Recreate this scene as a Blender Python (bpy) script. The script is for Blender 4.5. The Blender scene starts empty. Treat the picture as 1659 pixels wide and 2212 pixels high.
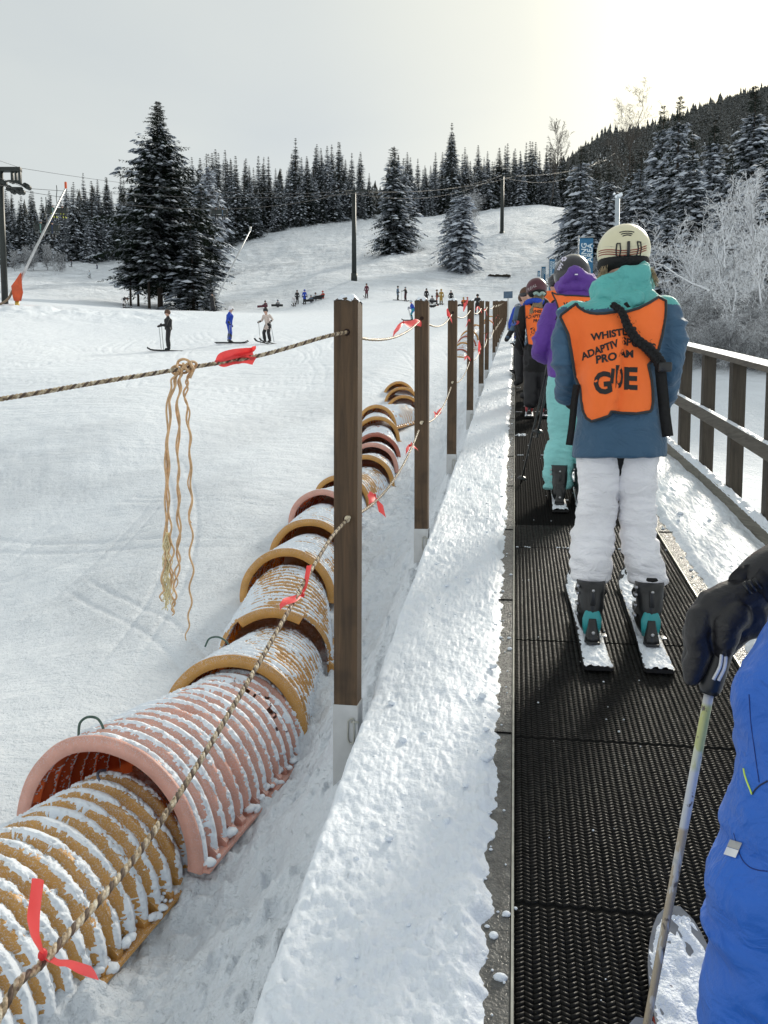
import bpy, bmesh, math, random
import numpy as np
from mathutils import Vector, Matrix
from mathutils.bvhtree import BVHTree
random.seed(7)
R = math.radians
C = bpy.context.scene.collection
scene = bpy.context.scene

# ------------------------------------------------------------------ camera
SL = R(10.69); TS = math.tan(SL)          # gradient of the carpet lift
HC = 1.45 / math.cos(SL)                  # camera height above the belt
PITCH, YAW = R(4.5), R(9.49)
FP = 1663.0                               # focal length in pixels of a 1659 x 2212 picture
cam_d = bpy.data.cameras.new('camera'); cam = bpy.data.objects.new('camera', cam_d); C.objects.link(cam)
cam.location = (0, 0, HC)
cam.rotation_euler = (R(90) - PITCH, 0, YAW)
cam_d.sensor_fit = 'HORIZONTAL'; cam_d.sensor_width = 36.0; cam_d.lens = 36.0 * FP / 1659.0
cam_d.clip_start = 0.05; cam_d.clip_end = 6000
scene.camera = cam
# ------------------------------------------------------------------ light
SUN_EL, SUN_AZ = R(28), R(21)             # azimuth measured from +Y towards +X
sun_d = bpy.data.lights.new('sun', 'SUN'); sun = bpy.data.objects.new('sun', sun_d); C.objects.link(sun)
sun_d.energy = 2.8; sun_d.angle = R(11); sun_d.color = (1.0, 0.93, 0.80)
sdir = Vector((math.sin(SUN_AZ) * math.cos(SUN_EL), math.cos(SUN_AZ) * math.cos(SUN_EL), math.sin(SUN_EL)))
sun.rotation_euler = (-sdir).to_track_quat('-Z', 'Y').to_euler()
world = bpy.data.worlds.new('World'); scene.world = world; world.use_nodes = True
wn = world.node_tree.nodes; wl = world.node_tree.links; wn.clear()
def wN(t, **k):
    n = wn.new(t)
    for a, b in k.items(): setattr(n, a, b)
    return n
sky = wN('ShaderNodeTexSky'); sky.sky_type = 'NISHITA'; sky.sun_disc = False
sky.sun_elevation = SUN_EL; sky.sun_rotation = SUN_AZ; sky.dust_density = 3.0; sky.altitude = 900
tc = wN('ShaderNodeTexCoord')
dot = wN('ShaderNodeVectorMath', operation='DOT_PRODUCT'); dot.inputs[1].default_value = sdir
nrm = wN('ShaderNodeVectorMath', operation='NORMALIZE')
wl.new(tc.outputs['Generated'], nrm.inputs[0]); wl.new(nrm.outputs[0], dot.inputs[0])
mp = wN('ShaderNodeMapping'); mp.inputs['Scale'].default_value = (1.0, 1.0, 3.2); wl.new(nrm.outputs[0], mp.inputs[0])
cl = wN('ShaderNodeTexNoise'); cl.inputs['Scale'].default_value = 1.7; cl.inputs['Detail'].default_value = 5; cl.inputs['Roughness'].default_value = 0.5
cl.inputs['Distortion'].default_value = 0.5
wl.new(mp.outputs[0], cl.inputs['Vector'])
rmp = wN('ShaderNodeValToRGB'); rmp.color_ramp.elements[0].position = 0.3; rmp.color_ramp.elements[1].position = 0.72
rmp.color_ramp.elements[0].color = (4.9, 5.2, 5.1, 1); rmp.color_ramp.elements[1].color = (5.65, 5.85, 5.45, 1)
wl.new(cl.outputs['Fac'], rmp.inputs[0])
# thin cloud glows where the sun stands behind it
g1 = wN('ShaderNodeMapRange'); g1.inputs['From Min'].default_value = 0.82; g1.inputs['From Max'].default_value = 1.0
g1.interpolation_type = 'SMOOTHSTEP'; wl.new(dot.outputs['Value'], g1.inputs[0])
g2 = wN('ShaderNodeMapRange'); g2.inputs['From Min'].default_value = 0.945; g2.inputs['From Max'].default_value = 1.0
g2.interpolation_type = 'SMOOTHSTEP'; wl.new(dot.outputs['Value'], g2.inputs[0])
def mixc(a, b, f, mode='MIX'):
    m = wN('ShaderNodeMix', data_type='RGBA', blend_type=mode)
    for s, i in ((f, 0), (a, 6), (b, 7)):
        if isinstance(s, (int, float)): m.inputs[i].default_value = s
        elif isinstance(s, tuple): m.inputs[i].default_value = s
        else: wl.new(s, m.inputs[i])
    return m.outputs[2]
c1 = mixc(sky.outputs[0], rmp.outputs[0], 0.84)
c2 = mixc(c1, (1.35, 1.15, 0.42, 1), g1.outputs[0], 'ADD')
c3 = mixc(c2, (2.3, 2.0, 0.9, 1), g2.outputs[0], 'ADD')
bg = wN('ShaderNodeBackground'); bg.inputs['Strength'].default_value = 0.1
wo = wN('ShaderNodeOutputWorld'); wl.new(c3, bg.inputs[0]); wl.new(bg.outputs[0], wo.inputs[0])
scene.view_settings.view_transform = 'Standard'; scene.view_settings.look = 'None'
scene.view_settings.exposure = 0.46; scene.view_settings.gamma = 1.0
scene.cycles.max_bounces = 6; scene.cycles.diffuse_bounces = 3; scene.cycles.glossy_bounces = 2
scene.cycles.transparent_max_bounces = 4; scene.cycles.caustics_reflective = False; scene.cycles.caustics_refractive = False

# ------------------------------------------------------------------ helpers
_f = np.array([-math.sin(YAW) * math.cos(PITCH), math.cos(YAW) * math.cos(PITCH), -math.sin(PITCH)])
_r = np.array([math.cos(YAW), math.sin(YAW), 0.0]); _u = np.cross(_r, _f); _c = np.array([0, 0, HC])
def ray(x, y): return _f + _r * (x - 829.5) / FP + _u * (1106 - y) / FP
def at(x, y, d): return _c + ray(x, y) * d                      # point at depth d
def on_x(x, y, X): q = ray(x, y); return _c + q * (X / q[0])      # point on the plane of constant X
def on_y(x, y, Y): q = ray(x, y); return _c + q * (Y / q[1])
def on_belt(x, y, off=0.0): q = ray(x, y); return _c + q * ((off - HC) / (q[2] - q[1] * TS))
def bz(y): return y * TS                                         # belt height at y

def sstep(a, b, x):
    t = np.clip((x - a) / (b - a), 0, 1); return t * t * (3 - 2 * t)
_perm = np.random.RandomState(3).permutation(512)
_grad = np.random.RandomState(4).uniform(-1, 1, 512)
def vnoise(x, y, z=0.0):
    x = np.asarray(x, float); y = np.asarray(y, float); z = np.asarray(z, float) + np.zeros_like(x)
    xi = np.floor(x).astype(int); yi = np.floor(y).astype(int); zi = np.floor(z).astype(int)
    fx = x - xi; fy = y - yi; fz = z - zi
    fx = fx * fx * fx * (fx * (fx * 6 - 15) + 10); fy = fy * fy * fy * (fy * (fy * 6 - 15) + 10); fz = fz * fz * (3 - 2 * fz)
    def h(a, b, c): return _grad[_perm[(_perm[(_perm[a & 511] + b) & 511] + c) & 511]]
    def L(a, b, t): return a + (b - a) * t
    return L(L(L(h(xi, yi, zi), h(xi + 1, yi, zi), fx), L(h(xi, yi + 1, zi), h(xi + 1, yi + 1, zi), fx), fy),
             L(L(h(xi, yi, zi + 1), h(xi + 1, yi, zi + 1), fx), L(h(xi, yi + 1, zi + 1), h(xi + 1, yi + 1, zi + 1), fx), fy), fz)
def fbm(x, y, z=0.0, o=4, g=0.5):
    s = 0; a = 1.0; k = 1.0; t = 0
    for i in range(o):
        s = s + a * vnoise(x * k + 17.3 * i, y * k + 9.1 * i, np.asarray(z) * k + 3.7 * i); t += a; a *= g; k *= 2.03
    return s / t

def link(o, parent=None):
    C.objects.link(o)
    if parent is not None: o.parent = parent
    return o
def mk(name, V, F, mats, parent=None, smooth=True, mi=None):
    """V: n x 3, F: list of faces, or an array of faces with one size."""
    me = bpy.data.meshes.new(name)
    V = np.asarray(V, dtype=np.float32).reshape(-1, 3)
    if isinstance(F, np.ndarray):
        k = F.shape[1]; n = len(F)
        me.vertices.add(len(V)); me.vertices.foreach_set('co', V.ravel())
        me.loops.add(n * k); me.loops.foreach_set('vertex_index', F.astype(np.int32).ravel())
        me.polygons.add(n); me.polygons.foreach_set('loop_start', np.arange(0, n * k, k, dtype=np.int32))
        me.polygons.foreach_set('loop_total', np.full(n, k, dtype=np.int32))
        me.update(calc_edges=True)
    else:
        me.from_pydata(V.tolist(), [], F)
    if not isinstance(mats, (list, tuple)): mats = [mats]
    for m in mats: me.materials.append(m)
    if mi is not None: me.polygons.foreach_set('material_index', np.asarray(mi, dtype=np.int32))
    if smooth: me.polygons.foreach_set('use_smooth', np.ones(len(me.polygons), dtype=bool))
    me.update()
    o = bpy.data.objects.new(name, me); return link(o, parent)
def tag(o, label=None, cat=None, group=None, kind=None):
    if label: o['label'] = label
    if cat: o['category'] = cat
    if group: o['group'] = group
    if kind: o['kind'] = kind
    return o
def thing(name, label, cat, loc=(0, 0, 0), rz=0.0, group=None):
    o = bpy.data.objects.new(name, None); o.empty_display_size = 0.1; link(o)
    o.location = tuple(loc); o.rotation_euler = (0, 0, rz)
    return tag(o, label, cat, group)
def copy_tree(o, parent=None):
    c = o.copy(); C.objects.link(c); c.parent = parent
    for ch in list(o.children): copy_tree(ch, c)
    return c

def grid_faces(nr, nc, close=False):
    i = np.arange(nr - 1)[:, None]; j = np.arange(nc if close else nc - 1)[None, :]
    j2 = (j + 1) % nc
    return np.stack([i * nc + j, i * nc + j2, (i + 1) * nc + j2, (i + 1) * nc + j], -1).reshape(-1, 4)

class MB:
    """collects shapes that become ONE mesh"""
    def __init__(s): s.V = []; s.F = []; s.M = []; s.n = 0
    def add(s, V, F, m=0):
        V = np.asarray(V, float).reshape(-1, 3)
        s.V.append(V); s.F += [tuple(int(a) + s.n for a in f) for f in F]; s.M += [m] * len(F); s.n += len(V); return s
    def box(s, c, size, rot=None, m=0, ch=0.0, taper=1.0):
        x, y, z = [a / 2 for a in size]
        if ch <= 0:
            V = np.array([(-x, -y, -z), (x, -y, -z), (x, y, -z), (-x, y, -z), (-x * taper, -y * taper, z), (x * taper, -y * taper, z), (x * taper, y * taper, z), (-x * taper, y * taper, z)])
            F = [(0, 3, 2, 1), (4, 5, 6, 7), (0, 1, 5, 4), (1, 2, 6, 5), (2, 3, 7, 6), (3, 0, 4, 7)]
        else:
            bm = bmesh.new(); bmesh.ops.create_cube(bm, size=1.0)
            for v in bm.verts: v.co = Vector((v.co.x * 2 * x, v.co.y * 2 * y, v.co.z * 2 * z))
            bmesh.ops.bevel(bm, geom=list(bm.edges), offset=ch, segments=2, affect='EDGES', profile=0.5)
            bm.verts.ensure_lookup_table()
            V = np.array([v.co[:] for v in bm.verts]); F = [[v.index for v in f.verts] for f in bm.faces]; bm.free()
        if rot is not None: V = V @ np.array(rot.to_3x3()).T
        return s.add(V + np.asarray(c, float), F, m)
    def tube(s, P, r, n=8, m=0, cap=True, flat=1.0, up=None):
        P = np.asarray(P, float); k = len(P); r = np.broadcast_to(np.asarray(r, float), (k,))
        T = np.gradient(P, axis=0); T /= np.linalg.norm(T, axis=1)[:, None] + 1e-12
        a = np.array(up, float) if up is not None else (np.array([0, 0, 1.0]) if abs(T[0][2]) < 0.9 else np.array([1.0, 0, 0]))
        V = []
        for i in range(k):
            b = np.cross(T[i], a); b /= np.linalg.norm(b) + 1e-12; a2 = np.cross(b, T[i]); a = a2 / (np.linalg.norm(a2) + 1e-12)
            t = np.arange(n) * 2 * math.pi / n
            V.append(P[i] + r[i] * (np.cos(t)[:, None] * b + flat * np.sin(t)[:, None] * a))
        F = [tuple(f) for f in grid_faces(k, n, True)]
        if cap: F += [tuple(range(n))[::-1], tuple((k - 1) * n + j for j in range(n))]
        return s.add(np.vstack(V), F, m)
    def loft(s, rings, m=0, cap=True):
        n = len(rings[0]); F = [tuple(f) for f in grid_faces(len(rings), n, True)]
        if cap: F += [tuple(range(n))[::-1], tuple((len(rings) - 1) * n + j for j in range(n))]
        return s.add(np.vstack(rings), F, m)
    def ell(s, c, r, rot=None, m=0, nu=16, nv=10):
        u = np.linspace(0, 2 * math.pi, nu, endpoint=False); v = np.linspace(0.02, math.pi - 0.02, nv)
        V = np.array([[r[0] * math.sin(b) * math.cos(a), r[1] * math.sin(b) * math.sin(a), r[2] * math.cos(b)] for b in v for a in u])
        if rot is not None: V = V @ np.array(rot.to_3x3()).T
        F = [tuple(f)[::-1] for f in grid_faces(nv, nu, True)] + [tuple(range(nu)), tuple((nv - 1) * nu + j for j in range(nu))[::-1]]
        return s.add(V + np.asarray(c, float), F, m)
    def get(s): return np.vstack(s.V), s.F, s.M
    def build(s, name, mats, parent=None, smooth=True, remesh=None, disp=None):
        V, F, M = s.get()
        o = mk(name, V, F, mats, parent, smooth, M)
        if remesh: o = remeshed(o, remesh, disp)
        return o
def ring(c, rx, ry, n=24, tilt=0.0, sq=1.0, rz=0.0):
    t = np.arange(n) * 2 * math.pi / n; ct = np.cos(t); st = np.sin(t)
    x = rx * np.sign(ct) * np.abs(ct) ** sq; y = ry * np.sign(st) * np.abs(st) ** sq
    X = x * math.cos(rz) - y * math.sin(rz); Y = x * math.sin(rz) + y * math.cos(rz)
    return np.stack([c[0] + X, c[1] + Y, c[2] + Y * math.tan(tilt)], -1)
def spline(P, n=12):
    """Catmull-Rom through the points"""
    P = [np.asarray(p, float) for p in P]; Q = [2 * P[0] - P[1]] + P + [2 * P[-1] - P[-2]]; out = []
    for i in range(1, len(Q) - 2):
        a, b, c, d = Q[i - 1:i + 3]
        for t in np.linspace(0, 1, n, endpoint=False):
            out.append(0.5 * ((2 * b) + (-a + c) * t + (2 * a - 5 * b + 4 * c - d) * t * t + (-a + 3 * b - 3 * c + d) * t ** 3))
    out.append(P[-1]); return np.array(out)
def remeshed(o, voxel, disp=None, smooth_it=2):
    md = o.modifiers.new('r', 'REMESH'); md.mode = 'VOXEL'; md.voxel_size = voxel; md.use_smooth_shade = True
    sm = o.modifiers.new('s', 'SMOOTH'); sm.iterations = smooth_it; sm.factor = 0.6
    dg = bpy.context.evaluated_depsgraph_get(); ev = o.evaluated_get(dg)
    me = bpy.data.meshes.new_from_object(ev, depsgraph=dg); me.name = o.name
    old = o.data; o.modifiers.clear(); o.data = me
    me.materials.clear()
    for m in old.materials: me.materials.append(m)
    if disp is not None:
        n = len(me.vertices); co = np.empty(n * 3, np.float32); me.vertices.foreach_get('co', co); co = co.reshape(-1, 3).astype(float)
        no = np.empty(n * 3, np.float32); me.vertices.foreach_get('normal', no); no = no.reshape(-1, 3)
        co = disp(co, no.astype(float)); me.vertices.foreach_set('co', co.astype(np.float32).ravel())
    me.polygons.foreach_set('use_smooth', np.ones(len(me.polygons), dtype=bool)); me.update()
    return o

# ------------------------------------------------------------------ materials
class NT:
    def __init__(s, name):
        s.m = bpy.data.materials.new(name); s.m.use_nodes = True; s.t = s.m.node_tree; s.t.nodes.clear()
        s.out = s.t.nodes.new('ShaderNodeOutputMaterial'); s.b = s.t.nodes.new('ShaderNodeBsdfPrincipled')
        s.t.links.new(s.b.outputs[0], s.out.inputs[0])
    def N(s, t, ins=None, **k):
        n = s.t.nodes.new('ShaderNode' + t)
        for a, b in k.items(): setattr(n, a, b)
        for a, b in (ins or {}).items():
            i = n.inputs[a]
            if hasattr(b, 'is_linked') or isinstance(b, bpy.types.NodeSocket): s.t.links.new(b, i)
            else: i.default_value = b
        return n
    def L(s, a, b): s.t.links.new(a, b)
    def coord(s, scale=(1, 1, 1), kind='Object', rot=(0, 0, 0)):
        t = s.N('TexCoord'); return s.N('Mapping', {'Vector': t.outputs[kind], 'Scale': scale, 'Rotation': rot}).outputs[0]
    def noise(s, vec, scale, detail=4, rough=0.5, dist=0.0):
        return s.N('TexNoise', {'Vector': vec, 'Scale': scale, 'Detail': detail, 'Roughness': rough, 'Distortion': dist}).outputs['Fac']
    def ramp(s, f, stops):
        n = s.N('ValToRGB', {'Fac': f}); e = n.color_ramp.elements
        while len(e) < len(stops): e.new(0.5)
        for x, (p, c) in zip(e, stops): x.position = p; x.color = (*c, 1) if len(c) == 3 else c
        return n.outputs[0]
    def mix(s, f, a, b):
        n = s.N('Mix', data_type='RGBA')
        for v, i in ((f, 0), (a, 6), (b, 7)):
            if isinstance(v, bpy.types.NodeSocket): s.L(v, n.inputs[i])
            else: n.inputs[i].default_value = (*v, 1) if isinstance(v, tuple) and len(v) == 3 else v
        return n.outputs[2]
    def math(s, op, a, b=0.0, c=0.0):
        n = s.N('Math', operation=op)
        for v, i in ((a, 0), (b, 1), (c, 2)):
            if isinstance(v, bpy.types.NodeSocket): s.L(v, n.inputs[i])
            else: n.inputs[i].default_value = v
        return n.outputs[0]
    def rng(s, v, a, b, c=0.0, d=1.0):
        return s.N('MapRange', {'Value': v, 'From Min': a, 'From Max': b, 'To Min': c, 'To Max': d}, interpolation_type='SMOOTHSTEP').outputs[0]
    def base(s, col=None, rough=None, **k):
        for n, v in (('Base Color', col), ('Roughness', rough)):
            if v is None: continue
            if isinstance(v, bpy.types.NodeSocket): s.L(v, s.b.inputs[n])
            else: s.b.inputs[n].default_value = (*v, 1) if isinstance(v, tuple) else v
        for n, v in k.items(): s.b.inputs[n.replace('_', ' ')].default_value = v
        return s
    def bump(s, h, dist=0.01, strength=1.0, prev=None):
        n = s.N('Bump', {'Height': h, 'Distance': dist, 'Strength': strength})
        if prev is not None: s.L(prev, n.inputs['Normal'])
        s.L(n.outputs[0], s.b.inputs['Normal']); return n.outputs[0]
    def up(s):
        g = s.N('NewGeometry'); x = s.N('SeparateXYZ', {0: g.outputs['Normal']}); return x.outputs[2]
def simple(name, col, rough=0.6, var=0.12, scale=8, bump=0.0, bscale=60, **k):
    """one colour with the slight unevenness every real surface has"""
    t = NT(name); v = t.coord(); n = t.noise(v, scale, 4)
    lo = tuple(c * (1 - var) for c in col); hi = tuple(min(1, c * (1 + var)) for c in col)
    t.base(t.ramp(n, [(0.3, lo), (0.7, hi)]), rough, **k)
    if bump: t.bump(t.noise(v, bscale, 4), bump)
    return t.m
SNOW = (0.81, 0.865, 0.94)
def cloth(name, col, rough=0.75, wr=0.012, wscale=9, sx=1.0, sz=1.6, sheen=0.1, var=0.1):
    """woven shell fabric: soft creases in the bump, weave in the fine grain"""
    t = NT(name); v = t.coord((sx, sx, sz)); w0 = t.noise(v, wscale, 3, 0.55, 1.2); w = t.math('ADD', t.math('MULTIPLY', t.math('ABSOLUTE', t.math('SUBTRACT', w0, 0.5)), -2.2), t.math('MULTIPLY', t.noise(v, wscale * 2.3, 3, 0.5, 0.8), 0.45)); f = t.noise(t.coord(), 420, 2)
    n = t.noise(t.coord(), 5, 3)
    lo = tuple(c * (1 - var) for c in col); hi = tuple(min(1, c * (1 + var)) for c in col)
    t.base(t.ramp(n, [(0.3, lo), (0.7, hi)]), rough, Sheen_Weight=sheen)
    b = t.bump(w, wr * 0.55); t.bump(f, 0.0006, 1.0, b); return t.m

def snow_mat(name, fine=0.006, med=0.02, groom=False, tint=SNOW):
    t = NT(name); t.base(tint, 0.55); t.b.inputs['Specular IOR Level'].default_value = 0.25
    v = t.coord(); t.base(t.mix(t.noise(v, 1.3, 4), tuple(c * 0.955 for c in tint), tuple(min(1, c * 1.03) for c in tint)))
    b = t.bump(t.noise(v, 7, 5, 0.6), med)
    b = t.bump(t.noise(v, 60, 4, 0.65), fine, 1.0, b)
    t.L(t.rng(t.noise(v, 300, 2), 0.35, 0.7, 0.28, 0.75), t.b.inputs['Roughness'])
    return t.m
M = {}
M['snow'] = snow_mat('snow')
M['snow_lump'] = snow_mat('snow_lump', 0.004, 0.012)
# ------------------------------------------------------------------ ground
CTRL = []
def cp(x, y, d): CTRL.append(at(x, y, d))
def cw(X, Y, rel): CTRL.append(np.array([X, Y, bz(Y) + rel]))
for a in [(365,758,34),(495,740,36.5),(578,742,37),(640,662,95),(460,672,70),(10,655,62),(100,672,55),(250,664,85),(350,668,95),
          (765,605,105),(700,628,100),(900,640,100),(1000,655,95),(1084,510,165),(850,550,150),(993,588,125),(930,600,118),(60,578,185),(160,566,195),(480,545,195),(600,500,212),(750,478,232),
          (900,470,246),(1000,462,257),(1200,442,275),(193,600,170),(210,577,205),(290,515,232),(100,630,110),(180,645,100),(240,625,120),(520,590,150),(640,560,165),
          (0,545,330),(300,500,420),(700,462,450),(1000,450,450),(1200,438,450),(1240,345,700),(1300,305,700),(1450,275,750),(1560,235,800),(1659,205,850),(1800,150,900),
          (1240,470,300),(1550,760,22),(1560,752,27),(1659,735,30),(1659,640,60),(1659,480,250),(1450,520,200),(1330,560,110),(1225,590,120),(1110,600,120),(1120,640,75),
          (1113,655,80),(1600,1000,14),(0,900,17),(250,900,16),(0,760,30),(200,720,45),(700,760,30),(700,850,20),(-100,1380,8),(650,900,17)]: cp(*a)
for a in [(-5,5,-1.55),(-3.4,3,-1.15),(-5,1.5,-1.5),(-9,3,-1.7),(-3.2,9,-1.1),(-3,14,-0.8),(-3,22,-0.5),(-3,32,-0.25),(-3,45,-0.1),(3,6,-1.5),(5,3,-1.6),(2.6,12,-1.4),(3.5,25,-0.6),(3,40,-0.2),(2,55,0)]: cw(*a)
CTRL = np.array(CTRL)
def pol(X, Y):
    r = np.hypot(X, Y); th = np.arctan2(X, Y); return np.clip(th, -1.0, 0.75) * 2.2, np.log(np.maximum(r, 2.5)), r
_pt, _pl, _pr = pol(CTRL[:, 0], CTRL[:, 1]); _pe = (CTRL[:, 2] - HC) / _pr
def _phi(d2): return 0.5 * d2 * np.log(d2 + 1e-9)
_n = len(_pt); _A = np.zeros((_n + 3, _n + 3)); _A[:_n, :_n] = _phi((_pt[:, None] - _pt) ** 2 + (_pl[:, None] - _pl) ** 2) + np.eye(_n) * 0.004
_A[:_n, _n] = 1; _A[:_n, _n + 1] = _pt; _A[:_n, _n + 2] = _pl; _A[_n:, :_n] = _A[:_n, _n:].T
_W = np.linalg.solve(_A, np.concatenate([_pe, np.zeros(3)]))
_sk = [(-400, 545), (0, 545), (300, 505), (700, 466), (1000, 452), (1100, 430), (1160, 408), (1200, 388), (1240, 356), (1300, 316), (1430, 288), (1500, 260), (1560, 232), (1659, 204), (1850, 150)]   # the crest lines behind the woods
SKA = np.array([math.atan2(*ray(x, y)[:2]) for x, y in _sk]); SKT = np.array([ray(x, y)[2] / np.hypot(*ray(x, y)[:2]) for x, y in _sk])
def ground(X, Y):
    X = np.asarray(X, float); Y = np.asarray(Y, float); sh = X.shape; X = X.ravel(); Y = Y.ravel()
    t, l, r = pol(X, Y); e = np.zeros(len(X))
    for i in range(0, len(X), 20000):
        s = slice(i, i + 20000)
        e[s] = _phi((t[s, None] - _pt) ** 2 + (l[s, None] - _pl) ** 2) @ _W[:_n] + _W[_n] + _W[_n + 1] * t[s] + _W[_n + 2] * l[s]
    far = HC + e * r
    far = np.where(r > 300, np.minimum(far, HC + r * np.interp(np.arctan2(X, Y), SKA, SKT)), far)
    # near the lift the snow is banked against the walkway
    pr = np.interp(Y, [1, 2, 3, 4.1, 5.2, 6.4, 7.6, 9, 12, 13.2, 14.2, 17.5, 20, 26, 62], [-.62, -.76, -.95, -1.02, -1.14, -1.10, -1.15, -1.20, -1.20, -1.16, -1.04, -1.05, -1.0, -.8, -.6])
    k1 = np.interp(X, [-3.3, -2.9, -1.2, -0.92, -0.64], [1.06, 1, 1, 0.72, 0.0]); prof = np.where(X < -0.64, k1 * pr + (1 - k1) * -0.30, np.interp(X, [-0.64, -0.5, 1.45, 1.65, 2.4, 3.4], [-0.30, -0.2, -0.25, -0.45, -1.2, -1.45]))
    near = bz(Y) + prof
    w = (1 - sstep(2.2, 4.6, np.abs(X - 0.3))) * (1 - sstep(40, 62, Y))
    w = np.maximum(w, (1 - sstep(2.0, 5.0, r)))
    z = far * (1 - w) + near * w
    return z.reshape(sh)
th = np.concatenate([np.linspace(R(-180), R(-50), 40, endpoint=False), np.linspace(R(-50), R(22), 820, endpoint=False), np.linspace(R(22), R(180), 50)])
rr = np.concatenate([[0.02, 0.3, 0.6], np.exp(np.arange(math.log(0.9), math.log(12), 0.0046)), np.exp(np.linspace(math.log(12), math.log(1300), 400))])
RG, TG = np.meshgrid(rr, th, indexing='ij'); GX = RG * np.sin(TG); GY = RG * np.cos(TG); GZ = ground(GX, GY)
_fade = 1 / (1 + RG * 0.02)
bank = sstep(-2.4, -1.5, GX) * (1 - sstep(-0.5, -0.3, GX)) * (1 - sstep(30, 50, RG)) * (GY > 0)
GZ += fbm(GX * 0.5, GY * 0.5, 0, 4) * 0.05 + fbm(GX * 3, GY * 3, 2, 4) * 0.012 * (1 - sstep(25, 60, RG))
GZ += bank * (fbm(GX * 3.2, GY * 2.6, 5, 4) * 0.12 + np.abs(fbm(GX * 8, GY * 7, 7, 4, 0.6)) * 0.075 + sstep(0.3, 0.7, fbm(GX * 12, GY * 12, 9, 2)) * 0.03)
GZ += sstep(90, 130, RG) * (1 - sstep(250, 320, RG)) * (fbm(GX * 0.14, GY * 0.07, 1, 5, 0.6) * 1.3)
   # moguls on the hill
GZ += np.exp(-((RG - 61) / 6.0) ** 2) * (1 - sstep(R(-26), R(-21), TG)) * (0.08 + fbm(GX * 0.8, GY * 0.8, 3, 4) * 0.4)   # ploughed bank by the lift tower
# old ski tracks
rs = np.random.RandomState(5)
for k in range(130):
    x0 = -rs.uniform(2.6, 26); y0 = rs.uniform(3, 40); a = rs.choice([-1, 1]) * rs.uniform(0.1, 1.5); ln = rs.uniform(2, 10); cv = rs.uniform(-0.03, 0.03) if k % 5 else rs.uniform(-.1, .1)
    dx = GX - x0; dy = GY - y0; u = dx * math.sin(a) + dy * math.cos(a); v = dx * math.cos(a) - dy * math.sin(a) - cv * u * u
    w = 0.022 + 0.0012 * y0
    for off in (0, rs.uniform(0.15, 0.5)):
        GZ += -(0.007 + 0.0005 * y0) * np.exp(-((v - off) / w) ** 2) * (1 - sstep(ln * 0.7, ln, np.abs(u)))
t = NT('piste_snow'); v = t.coord()
big = t.noise(t.coord((0.05, 0.09, 0.05)), 1.0, 5, 0.55, 0.6)
t.base(t.mix(big, (0.79, 0.85, 0.93), (0.85, 0.89, 0.945)), 0.65); t.b.inputs['Specular IOR Level'].default_value = 0.12
cam_dist = t.N('VectorMath', {0: t.N('NewGeometry').outputs['Position']}, operation='LENGTH').outputs['Value']
nearf = t.rng(cam_dist, 4, 45, 1, 0.0)
b = t.bump(t.noise(t.coord((1, 1, 1)), 2.2, 6, 0.66), 0.09)
gw = t.N('TexWave', {'Vector': t.coord((1, 1, 1), rot=(0, 0, R(50))), 'Scale': 9.0, 'Distortion': 0.25, 'Detail': 2.0, 'Detail Scale': 3.0}).outputs['Fac']
gm = t.math('MULTIPLY', gw, t.rng(t.noise(v, 0.35, 3), 0.42, 0.6))
b = t.bump(t.math('MULTIPLY', gm, nearf), 0.010, 1.0, b)
st = t.noise(t.coord((0.25, 2.6, 1), rot=(0, 0, R(-15))), 1.6, 5, 0.65, 0.5)
b = t.bump(t.math('MULTIPLY', st, t.rng(cam_dist, 8, 30, 0.25, 1.0)), 0.10, 0.9, b)
b = t.bump(t.math('MULTIPLY', t.noise(v, 38, 5, 0.7), nearf), 0.02, 1.0, b)
mg = t.noise(t.coord((0.28, 0.12, 1), rot=(0, 0, R(25))), 1.0, 6, 0.7, 0.8)
b = t.bump(t.math('MULTIPLY', mg, t.rng(cam_dist, 70, 140)), 1.7, 1.0, b)
M['piste'] = t.m
g = mk('ground', np.stack([GX, GY, GZ], -1).reshape(-1, 3), grid_faces(len(rr), len(th)), M['piste']); tag(g, kind='structure')
def gz(X, Y): return float(ground(np.array([X]), np.array([Y]))[0])

# ------------------------------------------------------------------ belt
t = NT('belt_rubber'); v = t.coord(); n = t.noise(v, 30, 4); t.base(t.ramp(n, [(0.3, (0.006, 0.006, 0.006)), (0.62, (0.014, 0.0135, 0.013)), (0.8, (0.035, 0.034, 0.033))]), t.rng(t.noise(v, 55, 3), 0.3, 0.7, 0.28, 0.5))
t.b.inputs['Specular IOR Level'].default_value = 0.10; t.bump(t.noise(v, 500, 2), 0.0006); M['rubber'] = t.m
t = NT('belt_base'); t.b.inputs['Specular IOR Level'].default_value = 0.02; v = t.coord(); x = t.N('SeparateXYZ', {0: v}).outputs[0]
wv = t.math('SINE', t.math('MULTIPLY', x, 2 * math.pi / 0.038)); t.base((0.009, 0.009, 0.009), 0.85); t.bump(wv, 0.0006); M['rubber_base'] = t.m
belt = thing('conveyor_belt', 'black ribbed rubber moving carpet running uphill under the queue of skiers', 'conveyor belt')
BL = 62.0
ys = np.linspace(-1.5, BL, 120); V = []
for y in ys: V += [(0.018, y, bz(y)), (0.9, y, bz(y))]
mk('belt_surface', V, grid_faces(len(ys), 2)[:, ::-1], M['rubber_base'], belt, False)
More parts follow.
